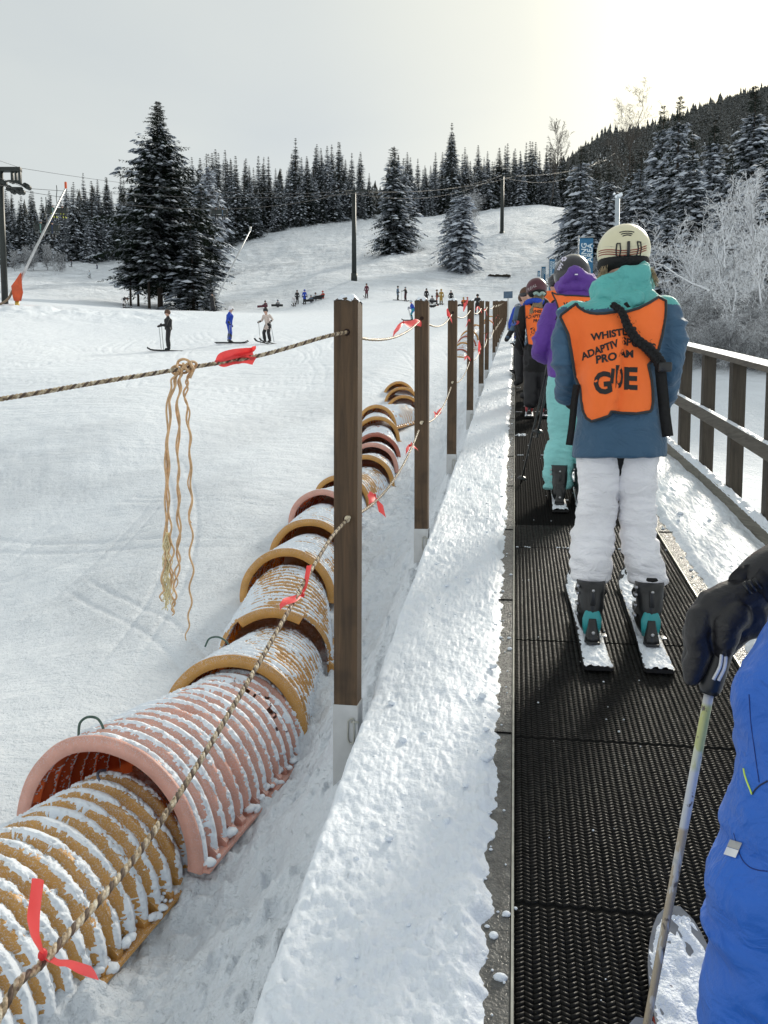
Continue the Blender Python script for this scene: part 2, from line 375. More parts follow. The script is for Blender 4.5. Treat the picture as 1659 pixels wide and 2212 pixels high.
# herringbone cleats as real blocks
ncol, cw_, rp = 46, 0.878 / 46, 0.0128
def cleats(y0, y1, rp):
    rows = np.arange(y0, y1, rp); rows = rows[np.min(np.abs(rows[:, None] - np.array([1.86, 2.62, 3.4, 4.72, 7.6, 10.6])[None]), 1) > rp * .55]; J, I = np.meshgrid(np.arange(ncol), np.arange(len(rows)))
    J = J.ravel(); I = I.ravel(); rs = np.random.RandomState(1)
    sgn = np.where(J % 2 == 0, 1.0, -1.0); x0 = 0.02 + J * cw_ + 0.0006; x1 = x0 + cw_ - 0.0012; yc = rows[I] + rs.normal(0, 0.0002, len(I))
    sk = 0.0042 * sgn; th_ = rp * 0.32; hh = 0.0046 + rs.normal(0, 0.0003, len(I))
    P = []
    for (xx, s_) in ((x0, -1), (x1, 1)):
        for (dy, top) in ((-th_ - 0.0012, 0), (th_ + 0.001, 0), (th_ * 0.35, 1.0), (-th_ * 0.85, 0.86)):
            y = yc + sk * s_ + dy; P.append(np.stack([xx, y, y * TS + hh * top - 0.0003], -1))
    V = np.stack(P, 1).reshape(-1, 3); n = len(I); o = np.arange(n)[:, None] * 8
    F = np.concatenate([o + np.array(q)[None, :] for q in ((0, 4, 7, 3), (3, 7, 6, 2), (2, 6, 5, 1), (0, 3, 2, 1), (4, 5, 6, 7))])
    return V, F
V, F = cleats(1.25, 5.2, rp); mk('cleats', V, F, M['rubber'], belt, False)
M['rubber_far'] = simple('belt_rubber_matt', (0.0085, 0.0085, 0.0085), 0.8, 0.2, 20); M['rubber_far'].node_tree.nodes['Principled BSDF'].inputs['Specular IOR Level'].default_value = 0.045
V, F = cleats(5.2, 13.0, rp * 1.6); mk('far_cleats', V, F, M['rubber_far'], belt, False)
mb = MB(); rs = np.random.RandomState(9)
for yy in (1.86, 2.62, 4.72, 7.6, 10.6, 13.6):
    for xx in np.arange(0.02, 0.9, 0.012):
        dens = 0.75 if (0.02 < xx < 0.11 or 0.26 < xx < 0.34 or 0.62 < xx < 0.7) and yy > 4 else 0.03
        if rs.rand() < dens: mb.ell((xx, yy + rs.normal(0, 0.006), bz(yy) + 0.006), (rs.uniform(0.005, 0.012), rs.uniform(0.004, 0.008), 0.004), nu=7, nv=5)
for k in range(110):
    yy = 1.3 * math.exp(rs.rand() * 2) ; xx = rs.uniform(0.03, 0.88); r_ = 0.0012 + 0.004 * rs.rand() ** 2; mb.ell((xx, yy, bz(yy) + 0.005), (r_, r_, r_ * 0.7), nu=6, nv=4)
for k in range(26):
    yy = 8.75 + rs.uniform(-0.05, 0.08) ; xx = rs.uniform(0.02, 0.13); r_ = rs.uniform(0.006, 0.016); mb.ell((xx, yy, bz(yy) + 0.005), (r_, r_, r_ * 0.6), nu=6, nv=4)
tag(mb.build('snow_crumbs', M['snow_lump'], belt), kind='stuff')
for sx, nm in ((0.013, 'l'), (0.906, 'r')):
    e = MB(); e.box((0, 0, 0), (0.006, BL + 1.5, 0.02)); o = e.build('edge_trim', M.setdefault('alu', simple('dull_aluminium', (0.42, 0.42, 0.38), 0.35, 0.2, 20, Metallic=0.7)), belt, False)
    o.location = (sx, (BL - 1.5) / 2, bz((BL - 1.5) / 2) + 0.006); o.rotation_euler = (SL, 0, 0); o.scale = (1, 1 / math.cos(SL), 1)

# ------------------------------------------------------------------ walkways
t = NT('wet_decking'); v = t.coord(); n = t.noise(v, 26, 5, 0.6)
t.base(t.ramp(n, [(0.3, (0.055, 0.055, 0.052)), (0.6, (0.13, 0.128, 0.12)), (0.78, (0.30, 0.29, 0.26))]), t.rng(t.noise(v, 90, 3), 0.35, 0.65, 0.12, 0.5)); t.bump(t.noise(v, 130, 4), 0.003); M['deck'] = t.m
def slab(name, x0, x1, z0, z1, y0=-1.5, y1=BL, m=None, par=None):
    b = MB(); V = [(x, y, bz(y) + z) for y in (y0, y1) for (x, z) in ((x0, z0), (x1, z0), (x1, z1), (x0, z1))]
    b.add(V, [(0, 1, 2, 3), (7, 6, 5, 4), (0, 4, 5, 1), (1, 5, 6, 2), (2, 6, 7, 3), (3, 7, 4, 0)]); return b.build(name, m, par, False)
walk = thing('walkway', None, None); walk['kind'] = 'structure'
slab('deck_board', -0.49, 0.008, -0.22, 0.012, m=M['deck'], par=walk)
tag(slab('belt_housing', 0.01, 0.9, -0.3, -0.004, m=M['deck']), kind='structure')
walk2 = thing('deck', None, None); walk2['kind'] = 'structure'
slab('deck_board', 0.912, 1.46, -0.22, 0.012, m=M['deck'], par=walk2)
mb = MB()
for k, yy in enumerate(np.arange(1.4, 20, 1.22)):
    for x0, x1 in ((-0.10, 0.007), (0.913, 1.0)):
        mb.box(((x0 + x1) / 2, yy, bz(yy) + 0.0145), (x1 - x0, 0.006, 0.004))
mb.build('joint', M['rubber_base'], walk, False)
def snow_strip(name, xa, xb, edge, side, y0, y1, par, lip=0.0, thick=0.035, seed=0, n=110, k=0.0055):
    ys = y0 * np.exp(np.arange(0, math.log(y1 / y0), k)); xs = np.linspace(xa, xb, n)
    Y, X = np.meshgrid(ys, xs, indexing='ij')
    e = edge + 0.020 * fbm(Y * 6 + seed, Y * 0, 1, 4) + 0.026 * fbm(Y * 22, Y * 0 + seed, 2, 4, 0.65)
    d = (e - X) * side                                                 # > 0 where snow lies
    rough = fbm(X * 4, Y * 2.2, seed, 3) * 0.022 + fbm(X * 12, Y * 9, seed + 3, 4, 0.6) * 0.011 + fbm(X * 55, Y * 48, seed + 5, 4, 0.75) * 0.008
    pk = fbm(X * 2.2, Y * 1.3, seed + 21, 2); clod = sstep(0.12, 0.42, fbm(X * 26 + 5, Y * 22, seed + 9, 3, 0.6)) * sstep(-0.15, 0.35, pk); bump = clod * 0.007
    for k_ in range(26):
        px_, py_ = xa + (xb - xa) * ((k_ * 0.618 + .2) % 1), y0 + 0.5 + k_ * 0.37; q_ = ((X - px_) / 0.05) ** 2 + ((Y - py_) / 0.13) ** 2; rough = rough - 0.006 * np.exp(-q_ ** 2) * (k_ % 3 == 0)
    h = thick * sstep(-0.004, 0.05, d) + (rough + bump) * sstep(-0.01, 0.04, d) - 0.03 * sstep(0.012, -0.03, -(-d)) * 0 - 0.02 * (1 - sstep(-0.01, 0.004, d))
    if lip:                                                            # rounded shoulder on the outer edge
        o = (X - xa) if side > 0 else (xb - X)
        h -= lip * (1 - sstep(0, 0.06, o)) ** 2
    V = np.stack([X, Y, Y * TS + 0.012 + h], -1).reshape(-1, 3)
    return mk(name, V, grid_faces(len(ys), n)[:, ::-1], M['snow_lump'], par)
snow_strip('snow_cover', -0.55, 0.007, -0.046, 1, 1.15, BL, walk, lip=0.14, thick=0.03, seed=1, n=150, k=0.0045)
snow_strip('snow_cover', 0.914, 1.46, 0.975, -1, 1.6, 40, walk2, thick=0.03, seed=11)
def clods(par, xa, xb, seed, n):
    b = MB(); rs = np.random.RandomState(seed)
    for k in range(n):
        yy = 1.3 * math.exp(rs.rand() * 2.4); xx = rs.uniform(xa, xb); r_ = 0.003 + 0.013 * rs.rand() ** 3
        V, F, _ = MB().ell((0, 0, 0), (r_ * rs.uniform(.8, 1.5), r_ * rs.uniform(.8, 1.5), r_ * .8), nu=10, nv=7).get(); V = V * (1 + .45 * fbm(V[:, 0] * 110 + k, V[:, 1] * 110, V[:, 2] * 110, 2))[:, None]; b.add(V + np.array([xx, yy, bz(yy) + 0.042 + r_ * .3]), F)
    tag(b.build('snow_clods', M['snow_lump'], par), kind='stuff')
clods(walk, -.5, -.06, 31, 130); clods(walk2, 1.0, 1.4, 32, 150)
# crumbs of snow that fell onto the bare strip
mb = MB(); rs = np.random.RandomState(21)
for k in range(150):
    yy = 1.3 * math.exp(rs.rand() * 2.2); s_ = rs.rand() < 0.6
    xx = rs.uniform(-0.06, 0.0) if s_ else rs.uniform(0.925, 1.0); r_ = 0.003 + 0.009 * rs.rand() ** 3
    mb.ell((xx, yy, bz(yy) + 0.014), (r_ * rs.uniform(0.8, 1.5), r_ * rs.uniform(0.8, 1.5), r_ * 0.8), nu=8, nv=6)
tag(mb.build('snow_crumbs', M['snow_lump'], walk), kind='stuff')
# ------------------------------------------------------------------ timber
def wood(name, lo, hi, rough=0.7, axis='z', snow=0.0):
    t = NT(name); s = {'z': (22, 22, 1.1), 'y': (22, 1.1, 22), 'x': (1.1, 22, 22)}[axis]
    inf = t.N('ObjectInfo').outputs['Random']
    v = t.coord(s); sh = t.N('VectorMath', {0: v, 1: t.N('CombineXYZ', {0: t.math('MULTIPLY', inf, 50.0), 1: 0.0, 2: t.math('MULTIPLY', inf, 13.0)}).outputs[0]}, operation='ADD').outputs[0]
    n = t.noise(sh, 2.2, 6, 0.65, 0.8); c = t.ramp(n, [(0.28, lo), (0.72, hi)])
    c = t.mix(t.rng(t.noise(t.coord(), 6, 3), 0.55, 0.75, 0, 0.5), c, tuple(a * 0.45 for a in lo))
    if snow:
        m = t.math('MULTIPLY', t.rng(t.up(), 0.5, 0.8), t.rng(t.noise(t.coord(), 24, 5, 0.65), 0.62 - snow * 0.3, 0.7 - snow * 0.3)); c = t.mix(m, c, SNOW)
    t.base(c, rough); b = t.bump(n, 0.004); t.bump(t.noise(t.coord(), 160, 3), 0.001, 1.0, b); return t.m
M['post'] = wood('stained_timber', (0.038, 0.022, 0.011), (0.125, 0.074, 0.037))
M['oldwood'] = wood('weathered_timber', (0.026, 0.020, 0.014), (0.075, 0.060, 0.043), axis='z')
M['railwood'] = wood('snowy_rail_timber', (0.07, 0.06, 0.048), (0.17, 0.15, 0.125), axis='y', snow=0.9)
M['kerbwood'] = wood('kerb_timber', (0.10, 0.09, 0.07), (0.24, 0.22, 0.18), axis='y', snow=0.5)
M['bracket'] = simple('galvanised_plate', (0.50, 0.51, 0.52), 0.45, 0.1, 12, 0.001, Metallic=0.2)
M['hole'] = simple('hole_shade', (0.02, 0.008, 0.005), 0.9)  # near-black plug colour, standing in for the shade inside a rope hole
# ------------------------------------------------------------------ fence posts
PX = -0.60; PW = 0.089
post_y = [2.8, 5.1, 7.67, 10.82, 14.4, 17.4, 23.2, 26, 29, 32, 35, 38, 41, 44, 47, 50, 53, 56, 59, 62]
PT = 1.51; top_h, low_h = PT - 0.135, 0.70
def fence_post():
    root = thing('fence_post', 'x', 'post', group='wooden fence posts along the carpet lift')
    w = PW / 2; L = 1.54; c = 0.022
    V = [(sx * w, sy * w, z) for z in (-L, -c) for sx, sy in ((-1, -1), (1, -1), (1, 1), (-1, 1))] + [(sx * (w - c), sy * (w - c), 0) for sx, sy in ((-1, -1), (1, -1), (1, 1), (-1, 1))]
    F = [(0, 1, 5, 4), (1, 2, 6, 5), (2, 3, 7, 6), (3, 0, 4, 7), (4, 5, 9, 8), (5, 6, 10, 9), (6, 7, 11, 10), (7, 4, 8, 11), (8, 9, 10, 11), (3, 2, 1, 0)]
    o = mk('timber', V, F, M['post'], root, False)
    mod = o.modifiers.new('b', 'BEVEL'); mod.width = 0.0025; mod.segments = 2
    b = MB(); b.box((0, 0.002, -L - 0.33), (PW + 0.006, PW + 0.006, 0.72)); br = b.build('bracket', M['bracket'], root, False)
    b = MB(); P = spline([(0.012 + a, -w - 0.0045, z) for a, z in ((0, -L - 0.03), (0.011, -L - 0.02), (0.022, -L - 0.03), (0.022, -L - 0.1), (0.011, -L - 0.115), (0, -L - 0.1), (0, -L - 0.03))], 4)
    b.tube(P, 0.003, 6, cap=False); b.box((0.038, -w - 0.004, -L - 0.032), (0.03, 0.006, 0.006)); b.build('slot', M['alu'], br)
    for h in (top_h, low_h):
        b = MB(); zc = h - PT; b.tube([(0.004, -w - 0.0012, zc), (0.004, w + 0.0012, zc)], 0.0125, 20)
        b.build('rope_hole', M['hole'], root, False)
    # snow sitting on the chamfered top and clinging to one edge
    n = 22; xs = np.linspace(-w - 0.002, w + 0.003, n); X, Y = np.meshgrid(xs, xs)
    dd = np.maximum(np.abs(X), np.abs(Y)); base = -np.clip(dd - (w - c), 0, c) * 1.0
    h = 0.002 + fbm(X * 60, Y * 60, 3, 3) * 0.009 - 0.005 * sstep(0.6, 1, dd / w) + 0.002
    mk('snow_cap', np.stack([X, Y, base + h], -1).reshape(-1, 3), grid_faces(n, n), M['snow_lump'], root)
    return root
post0 = fence_post(); posts = []
words_ = ['nearest', 'second', 'third', 'fourth', 'fifth', 'sixth', 'seventh', 'eighth', 'ninth', 'tenth', 'eleventh', 'twelfth', 'thirteenth', 'fourteenth', 'fifteenth', 'sixteenth', 'seventeenth', 'eighteenth', 'nineteenth', 'farthest']
rs = np.random.RandomState(2)
for i, y in enumerate(post_y):
    o = post0 if i == 0 else copy_tree(post0)
    o.location = (PX, y, bz(y) + PT + (rs.uniform(-0.02, 0.02) if i > 3 else 0)); o.rotation_euler = (0, R(rs.uniform(-0.5, 0.5)) + (R(0.35) if i < 2 else 0), 0)
    o['label'] = ('nearest and largest brown timber post, snow on its top, white metal foot bracket' if i == 0 else
                  f'{words_[i]} brown timber post of the roped row beside the carpet lift')
    posts.append(o)

# ------------------------------------------------------------------ ropes
t = NT('rope_fibre'); v = t.coord(); n = t.noise(v, 90, 4, 0.6)
t.base(t.ramp(n, [(0.3, (0.10, 0.065, 0.04)), (0.5, (0.42, 0.32, 0.20)), (0.7, (0.78, 0.72, 0.58))]), 0.45); t.bump(t.noise(t.coord((1, 1, 1)), 500, 2), 0.001); M['rope'] = t.m
M['rope_d'] = simple('dark_rope_strand', (0.10, 0.065, 0.045), 0.6, 0.4, 80)
M['jute'] = simple('frayed_fibre', (0.62, 0.40, 0.22), 0.6, 0.25, 60)
M['jute_l'] = simple('pale_frayed_fibre', (0.78, 0.68, 0.42), 0.6, 0.2, 60)
def twisted(name, P, r, par=None, pitch=0.035, seg=0.006):
    """three-strand laid rope along P"""
    P = np.asarray(P, float); s = np.concatenate([[0], np.cumsum(np.linalg.norm(np.diff(P, axis=0), axis=1))]); n = max(8, int(s[-1] / seg))
    q = np.linspace(0, s[-1], n); Q = np.stack([np.interp(q, s, P[:, k]) for k in range(3)], 1)
    T = np.gradient(Q, axis=0); T /= np.linalg.norm(T, axis=1)[:, None]; u = np.cross(T, (0, 0, 1.0)); u /= np.linalg.norm(u, axis=1)[:, None]; w = np.cross(u, T)
    b = MB()
    for k in range(3):
        a = q / pitch * 2 * math.pi + k * 2 * math.pi / 3
        H = Q + r * 0.5 * (np.cos(a)[:, None] * u + np.sin(a)[:, None] * w); b.tube(H, r * 0.58, 6, m=0 if k < 2 else 1)
    return b.build(name, [M['rope'], M['rope_d']], par)
def sag(a, b, d, n=30):
    a = np.asarray(a, float); b = np.asarray(b, float); t_ = np.linspace(0, 1, n)[:, None]; P = a + (b - a) * t_; P[:, 2] -= 4 * d * (t_ * (1 - t_))[:, 0]; return P
def hole(i, h, dy=0.0): y = post_y[i]; return np.array([PX + 0.004, y + dy, bz(y) + h])
def px_path(pts, X=PX): return [on_x(x, y, X) for x, y in pts]
def on_u(x, y, dz=0.0): return at(x, y, 2.05 + 0.62 * x / 745 + dz)
up_pts = spline([at(-420, 925, 1.72)] + [on_u(*q_) for q_ in [(0, 862), (200, 828), (390, 797), (560, 768), (700, 728)]] + [hole(0, top_h, -0.046)], 12)
lo_pts = spline([np.array([PX, 0.5, 0.62])] + px_path([(0, 2190), (105, 2065), (330, 1800), (540, 1465), (700, 1185)], PX - 0.01) + [hole(0, low_h, -0.046)], 12)
tag(twisted('rope', up_pts, 0.0068), 'upper twisted rope in front of the nearest post, leaving the picture at left', 'rope')
tag(twisted('rope', lo_pts, 0.0062), 'lower twisted rope in front of the nearest post, crossing the ribbed plastic covers', 'rope')
M['rope_far'] = simple('pale_rope', (0.62, 0.54, 0.40), 0.5, 0.25, 30)
for i in range(len(post_y) - 1):
    big_gap = post_y[i + 1] - post_y[i]
    for h, nm, sg in ((top_h, 'upper', 0.08 if i else 0.06), (low_h, 'lower', 0.10 if i < 4 else 0.12)):
        P = sag(hole(i, h, 0.046), hole(i + 1, h, -0.046), sg * (1.0 if i != 2 else 0.9)); P = spline(P[::3], 4)
        if i < 3: o = twisted('rope', P, 0.0062, seg=0.01)
        else: b = MB(); b.tube(P, 0.007, 6); o = b.build('rope', M['rope_far'])
        if h == low_h and i == 0:
            pass
        tag(o, f'{nm} rope sagging between the {words_[i]} and {words_[i + 1]} fence posts', 'rope', 'ropes strung between the fence posts')
# knots on the near side of the holes
for i in range(3):
    b = MB(); p = hole(i, low_h, -0.05); b.ell(p, (0.011, 0.012, 0.013), nu=12, nv=8); b.ell(p + np.array([0.007, -0.006, 0.006]), (0.008, 0.008, 0.007), nu=10, nv=7)
    o = tag(b.build('rope_knot', M['rope_far']), f'small rope knot at the lower hole of the {words_[i]} post', 'knot')
# the frayed rope that hangs from the upper rope
fr = thing('frayed_rope', 'unravelled orange rope strands knotted to the upper rope and hanging down', 'rope')
kn = on_u(398, 800); b = MB()
for k in range(5):
    a = np.linspace(0, 2 * math.pi * 1.3, 40); b.tube(np.stack([kn[0] - 0.030 + k * 0.015 + 0.005 * np.cos(a * 2), kn[1] + 0.015 * np.sin(a + k), kn[2] + 0.014 * np.cos(a + k) + 0.003 * k], 1), 0.0042, 6)
lp = spline([kn + np.array(q) for q in ((-.025, 0, 0.005), (-.018, 0, 0.028), (0.002, 0, 0.034), (.022, 0, 0.022), (.028, 0, 0.0), (.018, 0, -0.024))], 8); b.tube(lp, 0.0042, 6)
b.build('knot', M['jute'], fr)
rs = np.random.RandomState(12)
def strand(px, seed, r=0.0021, mat='jute', amp=0.003, split=True):
    dz_ = rs.uniform(-.008, .008); r = r * 1.6; amp = amp * 1.7; P = np.array([on_u(398, y_, dz_) + (on_u(x_, y_, dz_) - on_u(398, y_, dz_)) for x_, y_ in px]); P = spline(P, 26); n = len(P); s = np.linspace(0, 1, n)
    wv = np.sin(s * (len(px)) * 7.5 + seed) * amp * (0.5 + s * 0.5) ; P[:, 0] += wv; P[:, 1] += np.cos(s * len(px) * 6 + seed) * amp * 0.7
    b.tube(P, np.interp(s, [0, 0.9, 1], [r, r * 0.9, r * 0.5]), 5)
b = MB()
b_r = 1
strand([(382, 803), (365, 850), (358, 1000), (357, 1130), (352, 1250), (348, 1300)], 0)
strand([(384, 803), (370, 860), (360, 980), (362, 1120), (364, 1220), (374, 1300), (373, 1330)], 1.6)
strand([(386, 805), (368, 870), (364, 1010), (366, 1110), (372, 1190), (368, 1260)], 3)
strand([(392, 803), (384, 860), (386, 990), (384, 1090), (386, 1190), (378, 1280), (373, 1328)], 0.7, amp=0.0035)
strand([(393, 803), (386, 870), (384, 1000), (388, 1100), (385, 1200), (378, 1270)], 2.2, amp=0.0035)
strand([(410, 806), (400, 850), (408, 930), (413, 1030), (412, 1130), (414, 1230), (410, 1320), (402, 1384)], 2.6, amp=0.0036)
strand([(409, 806), (402, 850), (411, 930), (409, 1030), (413, 1130)], 0.2, r=0.0018, amp=0.0036)
b.build('strands', M['jute'], fr)
b = MB()
for k in range(16):
    x0 = 356 + rs.uniform(0, 12); strand([(x0, 1150), (x0 + rs.uniform(-3, 3), 1210), (x0 + rs.uniform(-6, 8), 1250 + rs.uniform(0, 40)), (x0 + rs.uniform(-8, 12), 1290 + rs.uniform(0, 30))], k, r=0.0011, amp=0.003)
b.build('frayed_end', M['jute_l'], fr)

# ------------------------------------------------------------------ flagging ribbons
t = NT('red_flagging'); t.base(t.mix(t.noise(t.coord(), 40, 3), (0.78, 0.045, 0.05), (0.92, 0.10, 0.11)), 0.45); t.b.inputs['Transmission Weight'].default_value = 0.0
tr = t.N('BsdfTranslucent', {'Color': (0.9, 0.10, 0.09, 1)}); mx = t.N('MixShader', {0: 0.35, 1: t.b.outputs[0], 2: tr.outputs[0]}); t.L(mx.outputs[0], t.out.inputs[0]); M['flag'] = t.m
def ribbon(label, tails, knot, w=0.026, grp='red flagging ribbons tied to the ropes'):
    """tails: lists of 3-D points from the knot outwards; a flat strip that twists a little"""
    b = MB()
    for j, P in enumerate(tails):
        Q = spline([np.asarray(p, float) for p in P], 6); n = len(Q); T = np.gradient(Q, axis=0); T /= np.linalg.norm(T, axis=1)[:, None]
        view = Q - _c; view /= np.linalg.norm(view, axis=1)[:, None]
        s_ = np.cross(T, (0.35 + 0.3 * j, 1.0, 0.15)); s_ /= np.linalg.norm(s_, axis=1)[:, None]
        k = np.arange(n) / (n - 1); ww = w * np.interp(k, [0, 0.12, 0.3, 1], [0.12, 0.6, 0.95, 1.0]) / 2
        rows = [np.stack([Q + s_ * ww[:, None] * c_ + np.cross(T, s_) * (w * 0.16 * (1 - c_ * c_) * np.sin(k * 5 + j))[:, None] for c_ in (-1, -0.5, 0, 0.5, 1)], 1)]
        V = rows[0].reshape(-1, 3); b.add(V, [tuple(f) for f in grid_faces(n, 5)])
    b.ell(knot, (0.006, 0.007, 0.008), nu=8, nv=6)
    o = b.build('flagging_ribbon', M['flag']); return tag(o, label, 'ribbon', grp)
def pxr(label, knot, tails, X, w):
    f_ = (lambda x, y, dx=0: on_u(x, y, -dx)) if X is None else (lambda x, y, dx=0: on_x(x, y, X + dx)); K = f_(*knot); ribbon(label, [[K] + [f_(x, y, dx) for x, y, dx in tl] for tl in tails], K, w)
pxr('broad red ribbon on the lower rope above the yellow covers, at the bottom left', (92, 2062), [[(76, 2020, 0.01), (72, 1985, 0.02), (82, 1900, 0.02)], [(120, 2075, 0.0), (160, 2088, 0.01), (205, 2102, 0.0)]], PX - 0.005, 0.024)
pxr('red ribbon on the lower rope halfway up to the nearest post', (654, 1285), [[(658, 1270, 0.0), (662, 1252, 0.0), (668, 1220, 0)], [(635, 1294, 0), (615, 1300, 0), (604, 1312, 0)]], PX - 0.005, 0.020)
pxr('long red ribbon wrapped along the upper rope left of the nearest post', (467, 783), [[(480, 772, 0.0), (508, 765, 0.004), (548, 762, 0.0)], [(485, 782, 0), (515, 775, 0.008), (550, 780, 0.002)], [(520, 765, .01), (545, 757, .01), (548, 749, .01)]], None, 0.034)
pxr('red ribbon on the upper rope between the nearest and second posts', (872, 696), [[(885, 700, 0), (897, 696, 0), (909, 699, 0)], [(862, 706, 0), (856, 712, 0), (848, 724, 0)]], PX, 0.04)
pxr('red ribbon with two long tails on the lower rope right of the nearest post', (810, 1070), [[(800, 1074, 0), (793, 1082, 0)], [(818, 1080, 0), (822, 1095, 0), (826, 1112, 0)]], PX, 0.05)
pxr('red ribbon on the lower rope just before the second post', (886, 962), [[(892, 960, 0), (896, 965, 0), (900, 973, 0)], [(880, 970, 0), (876, 976, 0)]], PX, 0.04)
for k, (x, y, a, b_) in enumerate([(943, 894, (-6, 2), (10, -8)), (967, 668, (3, 18), (8, 28)), (1002, 672, (3, -20), (9, -26)), (1010, 770, (-8, 6), (6, 8)), (1013, 690, (-6, 14), (8, 12)), (1033, 662, (8, 14), (-6, 8)), (1035, 735, (3, 20), (0, 30)), (1049, 668, (-8, 4), (3, 14)), (1052, 720, (-4, 14), (3, 8)), (1075, 680, (4, 8), (-4, 8)), (1063, 688, (3, 14), (-3, 9)), (1089, 655, (3, 8), (-3, 5))]):
    pxr(f'red ribbon on the far ropes, number {k + 1} going uphill', (x, y), [[(x + a[0] * 0.5, y + a[1] * 0.4, 0), (x + a[0], y + a[1], 0)], [(x + b_[0] * 0.6, y + b_[1] * 0.5, 0), (x + b_[0], y + b_[1], 0)]], PX, 0.045)

# ------------------------------------------------------------------ ribbed half-pipe covers
def plastic(name, col, inner):
    t = NT(name); v = t.coord(); n = t.noise(v, 12, 5, 0.6); g_ = t.N('NewGeometry').outputs['Backfacing']
    c = t.ramp(n, [(0.3, tuple(a * 0.85 for a in col)), (0.75, tuple(min(1, a * 1.12) for a in col))])
    fl = t.math('MULTIPLY', t.rng(t.noise(t.coord((1, 1, 1)), 170, 5, 0.75), 0.53, 0.60), t.rng(t.up(), -0.2, 0.6, 0.12, 0.85)); c = t.mix(fl, c, (0.80, 0.82, 0.85))
    c = t.mix(g_, c, inner); t.base(c, 0.42); t.bump(t.noise(v, 40, 4), 0.003)
    tr = t.N('BsdfTranslucent', {'Color': (*inner, 1)}); mx = t.N('MixShader', {0: 0.22, 1: t.b.outputs[0], 2: tr.outputs[0]}); t.L(mx.outputs[0], t.out.inputs[0])
    return t.m
M['pipe_y'] = plastic('ochre_plastic', (0.70, 0.37, 0.095), (0.60, 0.17, 0.02)); M['pipe_p'] = plastic('faded_pink_plastic', (0.84, 0.46, 0.37), (0.75, 0.15, 0.04))
M['pipe_r'] = plastic('faded_red_plastic', (0.52, 0.16, 0.10), (0.5, 0.1, 0.03))
def cover(label, P0, P1, Rr, col, nr=12, hi=1.0, broken=None, seed=0, snow=1.0, tp=0.085, grp='ribbed plastic half-pipe covers in a row'):
    """an arched shell from P0 (near, open end with a flange) to P1; base points on the snow"""
    P0 = np.asarray(P0, float); P1 = np.asarray(P1, float); ax = P1 - P0; L = np.linalg.norm(ax); ax /= L
    rt = np.cross(ax, (0, 0, 1.0)); rt /= np.linalg.norm(rt); upv = np.cross(rt, ax)
    root = thing('pipe_cover', label, 'plastic cover', P0, 0, grp)
    nu = int(nr * 12 * hi); nv = int(100 * hi) ; a0 = R(-6)
    u = np.linspace(0.0, L, nu); ph = np.linspace(a0, math.pi - a0, nv); U, PH = np.meshgrid(u, ph, indexing='ij')
    p = L / nr; f = (U / p) % 1.0
    rib = sstep(0.0, 0.16, f) * (1 - sstep(0.30, 0.98, f)); rad = Rr + 0.030 * rib * sstep(0.02, 0.3, np.sin(PH) + 0.35) - tp * U / L
    rs = np.random.RandomState(seed); dent = fbm(U * 2, PH * 1.2, seed, 3) * 0.012; rad = rad + dent
    def P(rad, U, PH):
        return (ax[None, None] * U[..., None] + rt[None, None] * (np.cos(PH) * rad)[..., None] + upv[None, None] * (np.sin(PH) * rad * 1.02)[..., None])
    V = P(rad, U, PH); F = grid_faces(nu, nv)
    if broken is not None:
        cen = u[np.clip(F[:, 0] // nv, 0, nu - 1)]; pa = ph[F[:, 0] % nv]; F = F[~broken(cen, pa)]
    Vin = P(rad - 0.02, U[::6], PH[::6]) if False else None
    mk('shell', V.reshape(-1, 3), F[:, ::-1], M[col], root)
    # front flange
    k = nv; ff = [(-0.006, Rr - 0.032), (-0.010, Rr - 0.030), (-0.010, Rr + 0.034), (0.004, Rr + 0.038), (0.016, Rr + 0.034), (0.016, Rr - 0.02), (-0.006, Rr - 0.032)]
    W = np.stack([P(np.full((1, k), r_) + dent[:1], np.full((1, k), uu), ph[None]) [0] for uu, r_ in ff], 0)
    Ff = grid_faces(len(ff), k)
    if broken is not None:
        pa = ph[Ff[:, 0] % k]; Ff = Ff[~broken(np.zeros(len(pa)), pa)]
    mk('flange', W.reshape(-1, 3), Ff[:, ::-1], M[col], root, False)
    # foot ledge with fins
    b = MB(); e = rt; rr_ = lambda uu: Rr - tp * uu / L
    def lq(uu, w0, w1, z0, z1, z2, z3): r0 = rr_(uu); return [e * (r0 + w0) + upv * z0 + ax * uu, e * (r0 + w1) + upv * z1 + ax * uu, e * (r0 + w1) + upv * z2 + ax * uu, e * (r0 + w0) + upv * z3 + ax * uu]
    b.add(lq(0, -.01, .07, -.035, -.03, -.045, -.05) + lq(L, -.01, .07, -.035, -.03, -.045, -.05), [(0, 1, 2, 3), (7, 6, 5, 4), (1, 5, 4, 0)[::-1], (2, 6, 5, 1)[::-1], (3, 7, 6, 2)[::-1]])
    for j in range(nr):
        u0 = (j + 0.05) * p; u1 = u0 + p * 0.38; b.add(lq(u0, 0, .05 + rs.uniform(-.008, .008), .03, -.012, -.035, -.035) + lq(u1, 0, .05, .03, -.012, -.035, -.035), [(3, 2, 1, 0), (4, 5, 6, 7), (0, 1, 5, 4), (1, 2, 6, 5), (3, 0, 4, 7)])
    fl = b.build('foot_ledge', M[col], root, False); bm = bmesh.new(); bm.from_mesh(fl.data); bmesh.ops.recalc_face_normals(bm, faces=bm.faces); bm.to_mesh(fl.data); bm.free()
    # snow lying on the back of every rib, and packed along the foot
    nu2, nv2 = int(nr * 18 * hi), int(220 * hi); u = np.linspace(0.012, L, nu2); ph = np.linspace(R(-2), math.pi - R(2), nv2); U, PH = np.meshgrid(u, ph, indexing='ij'); f = (U / p) % 1.0
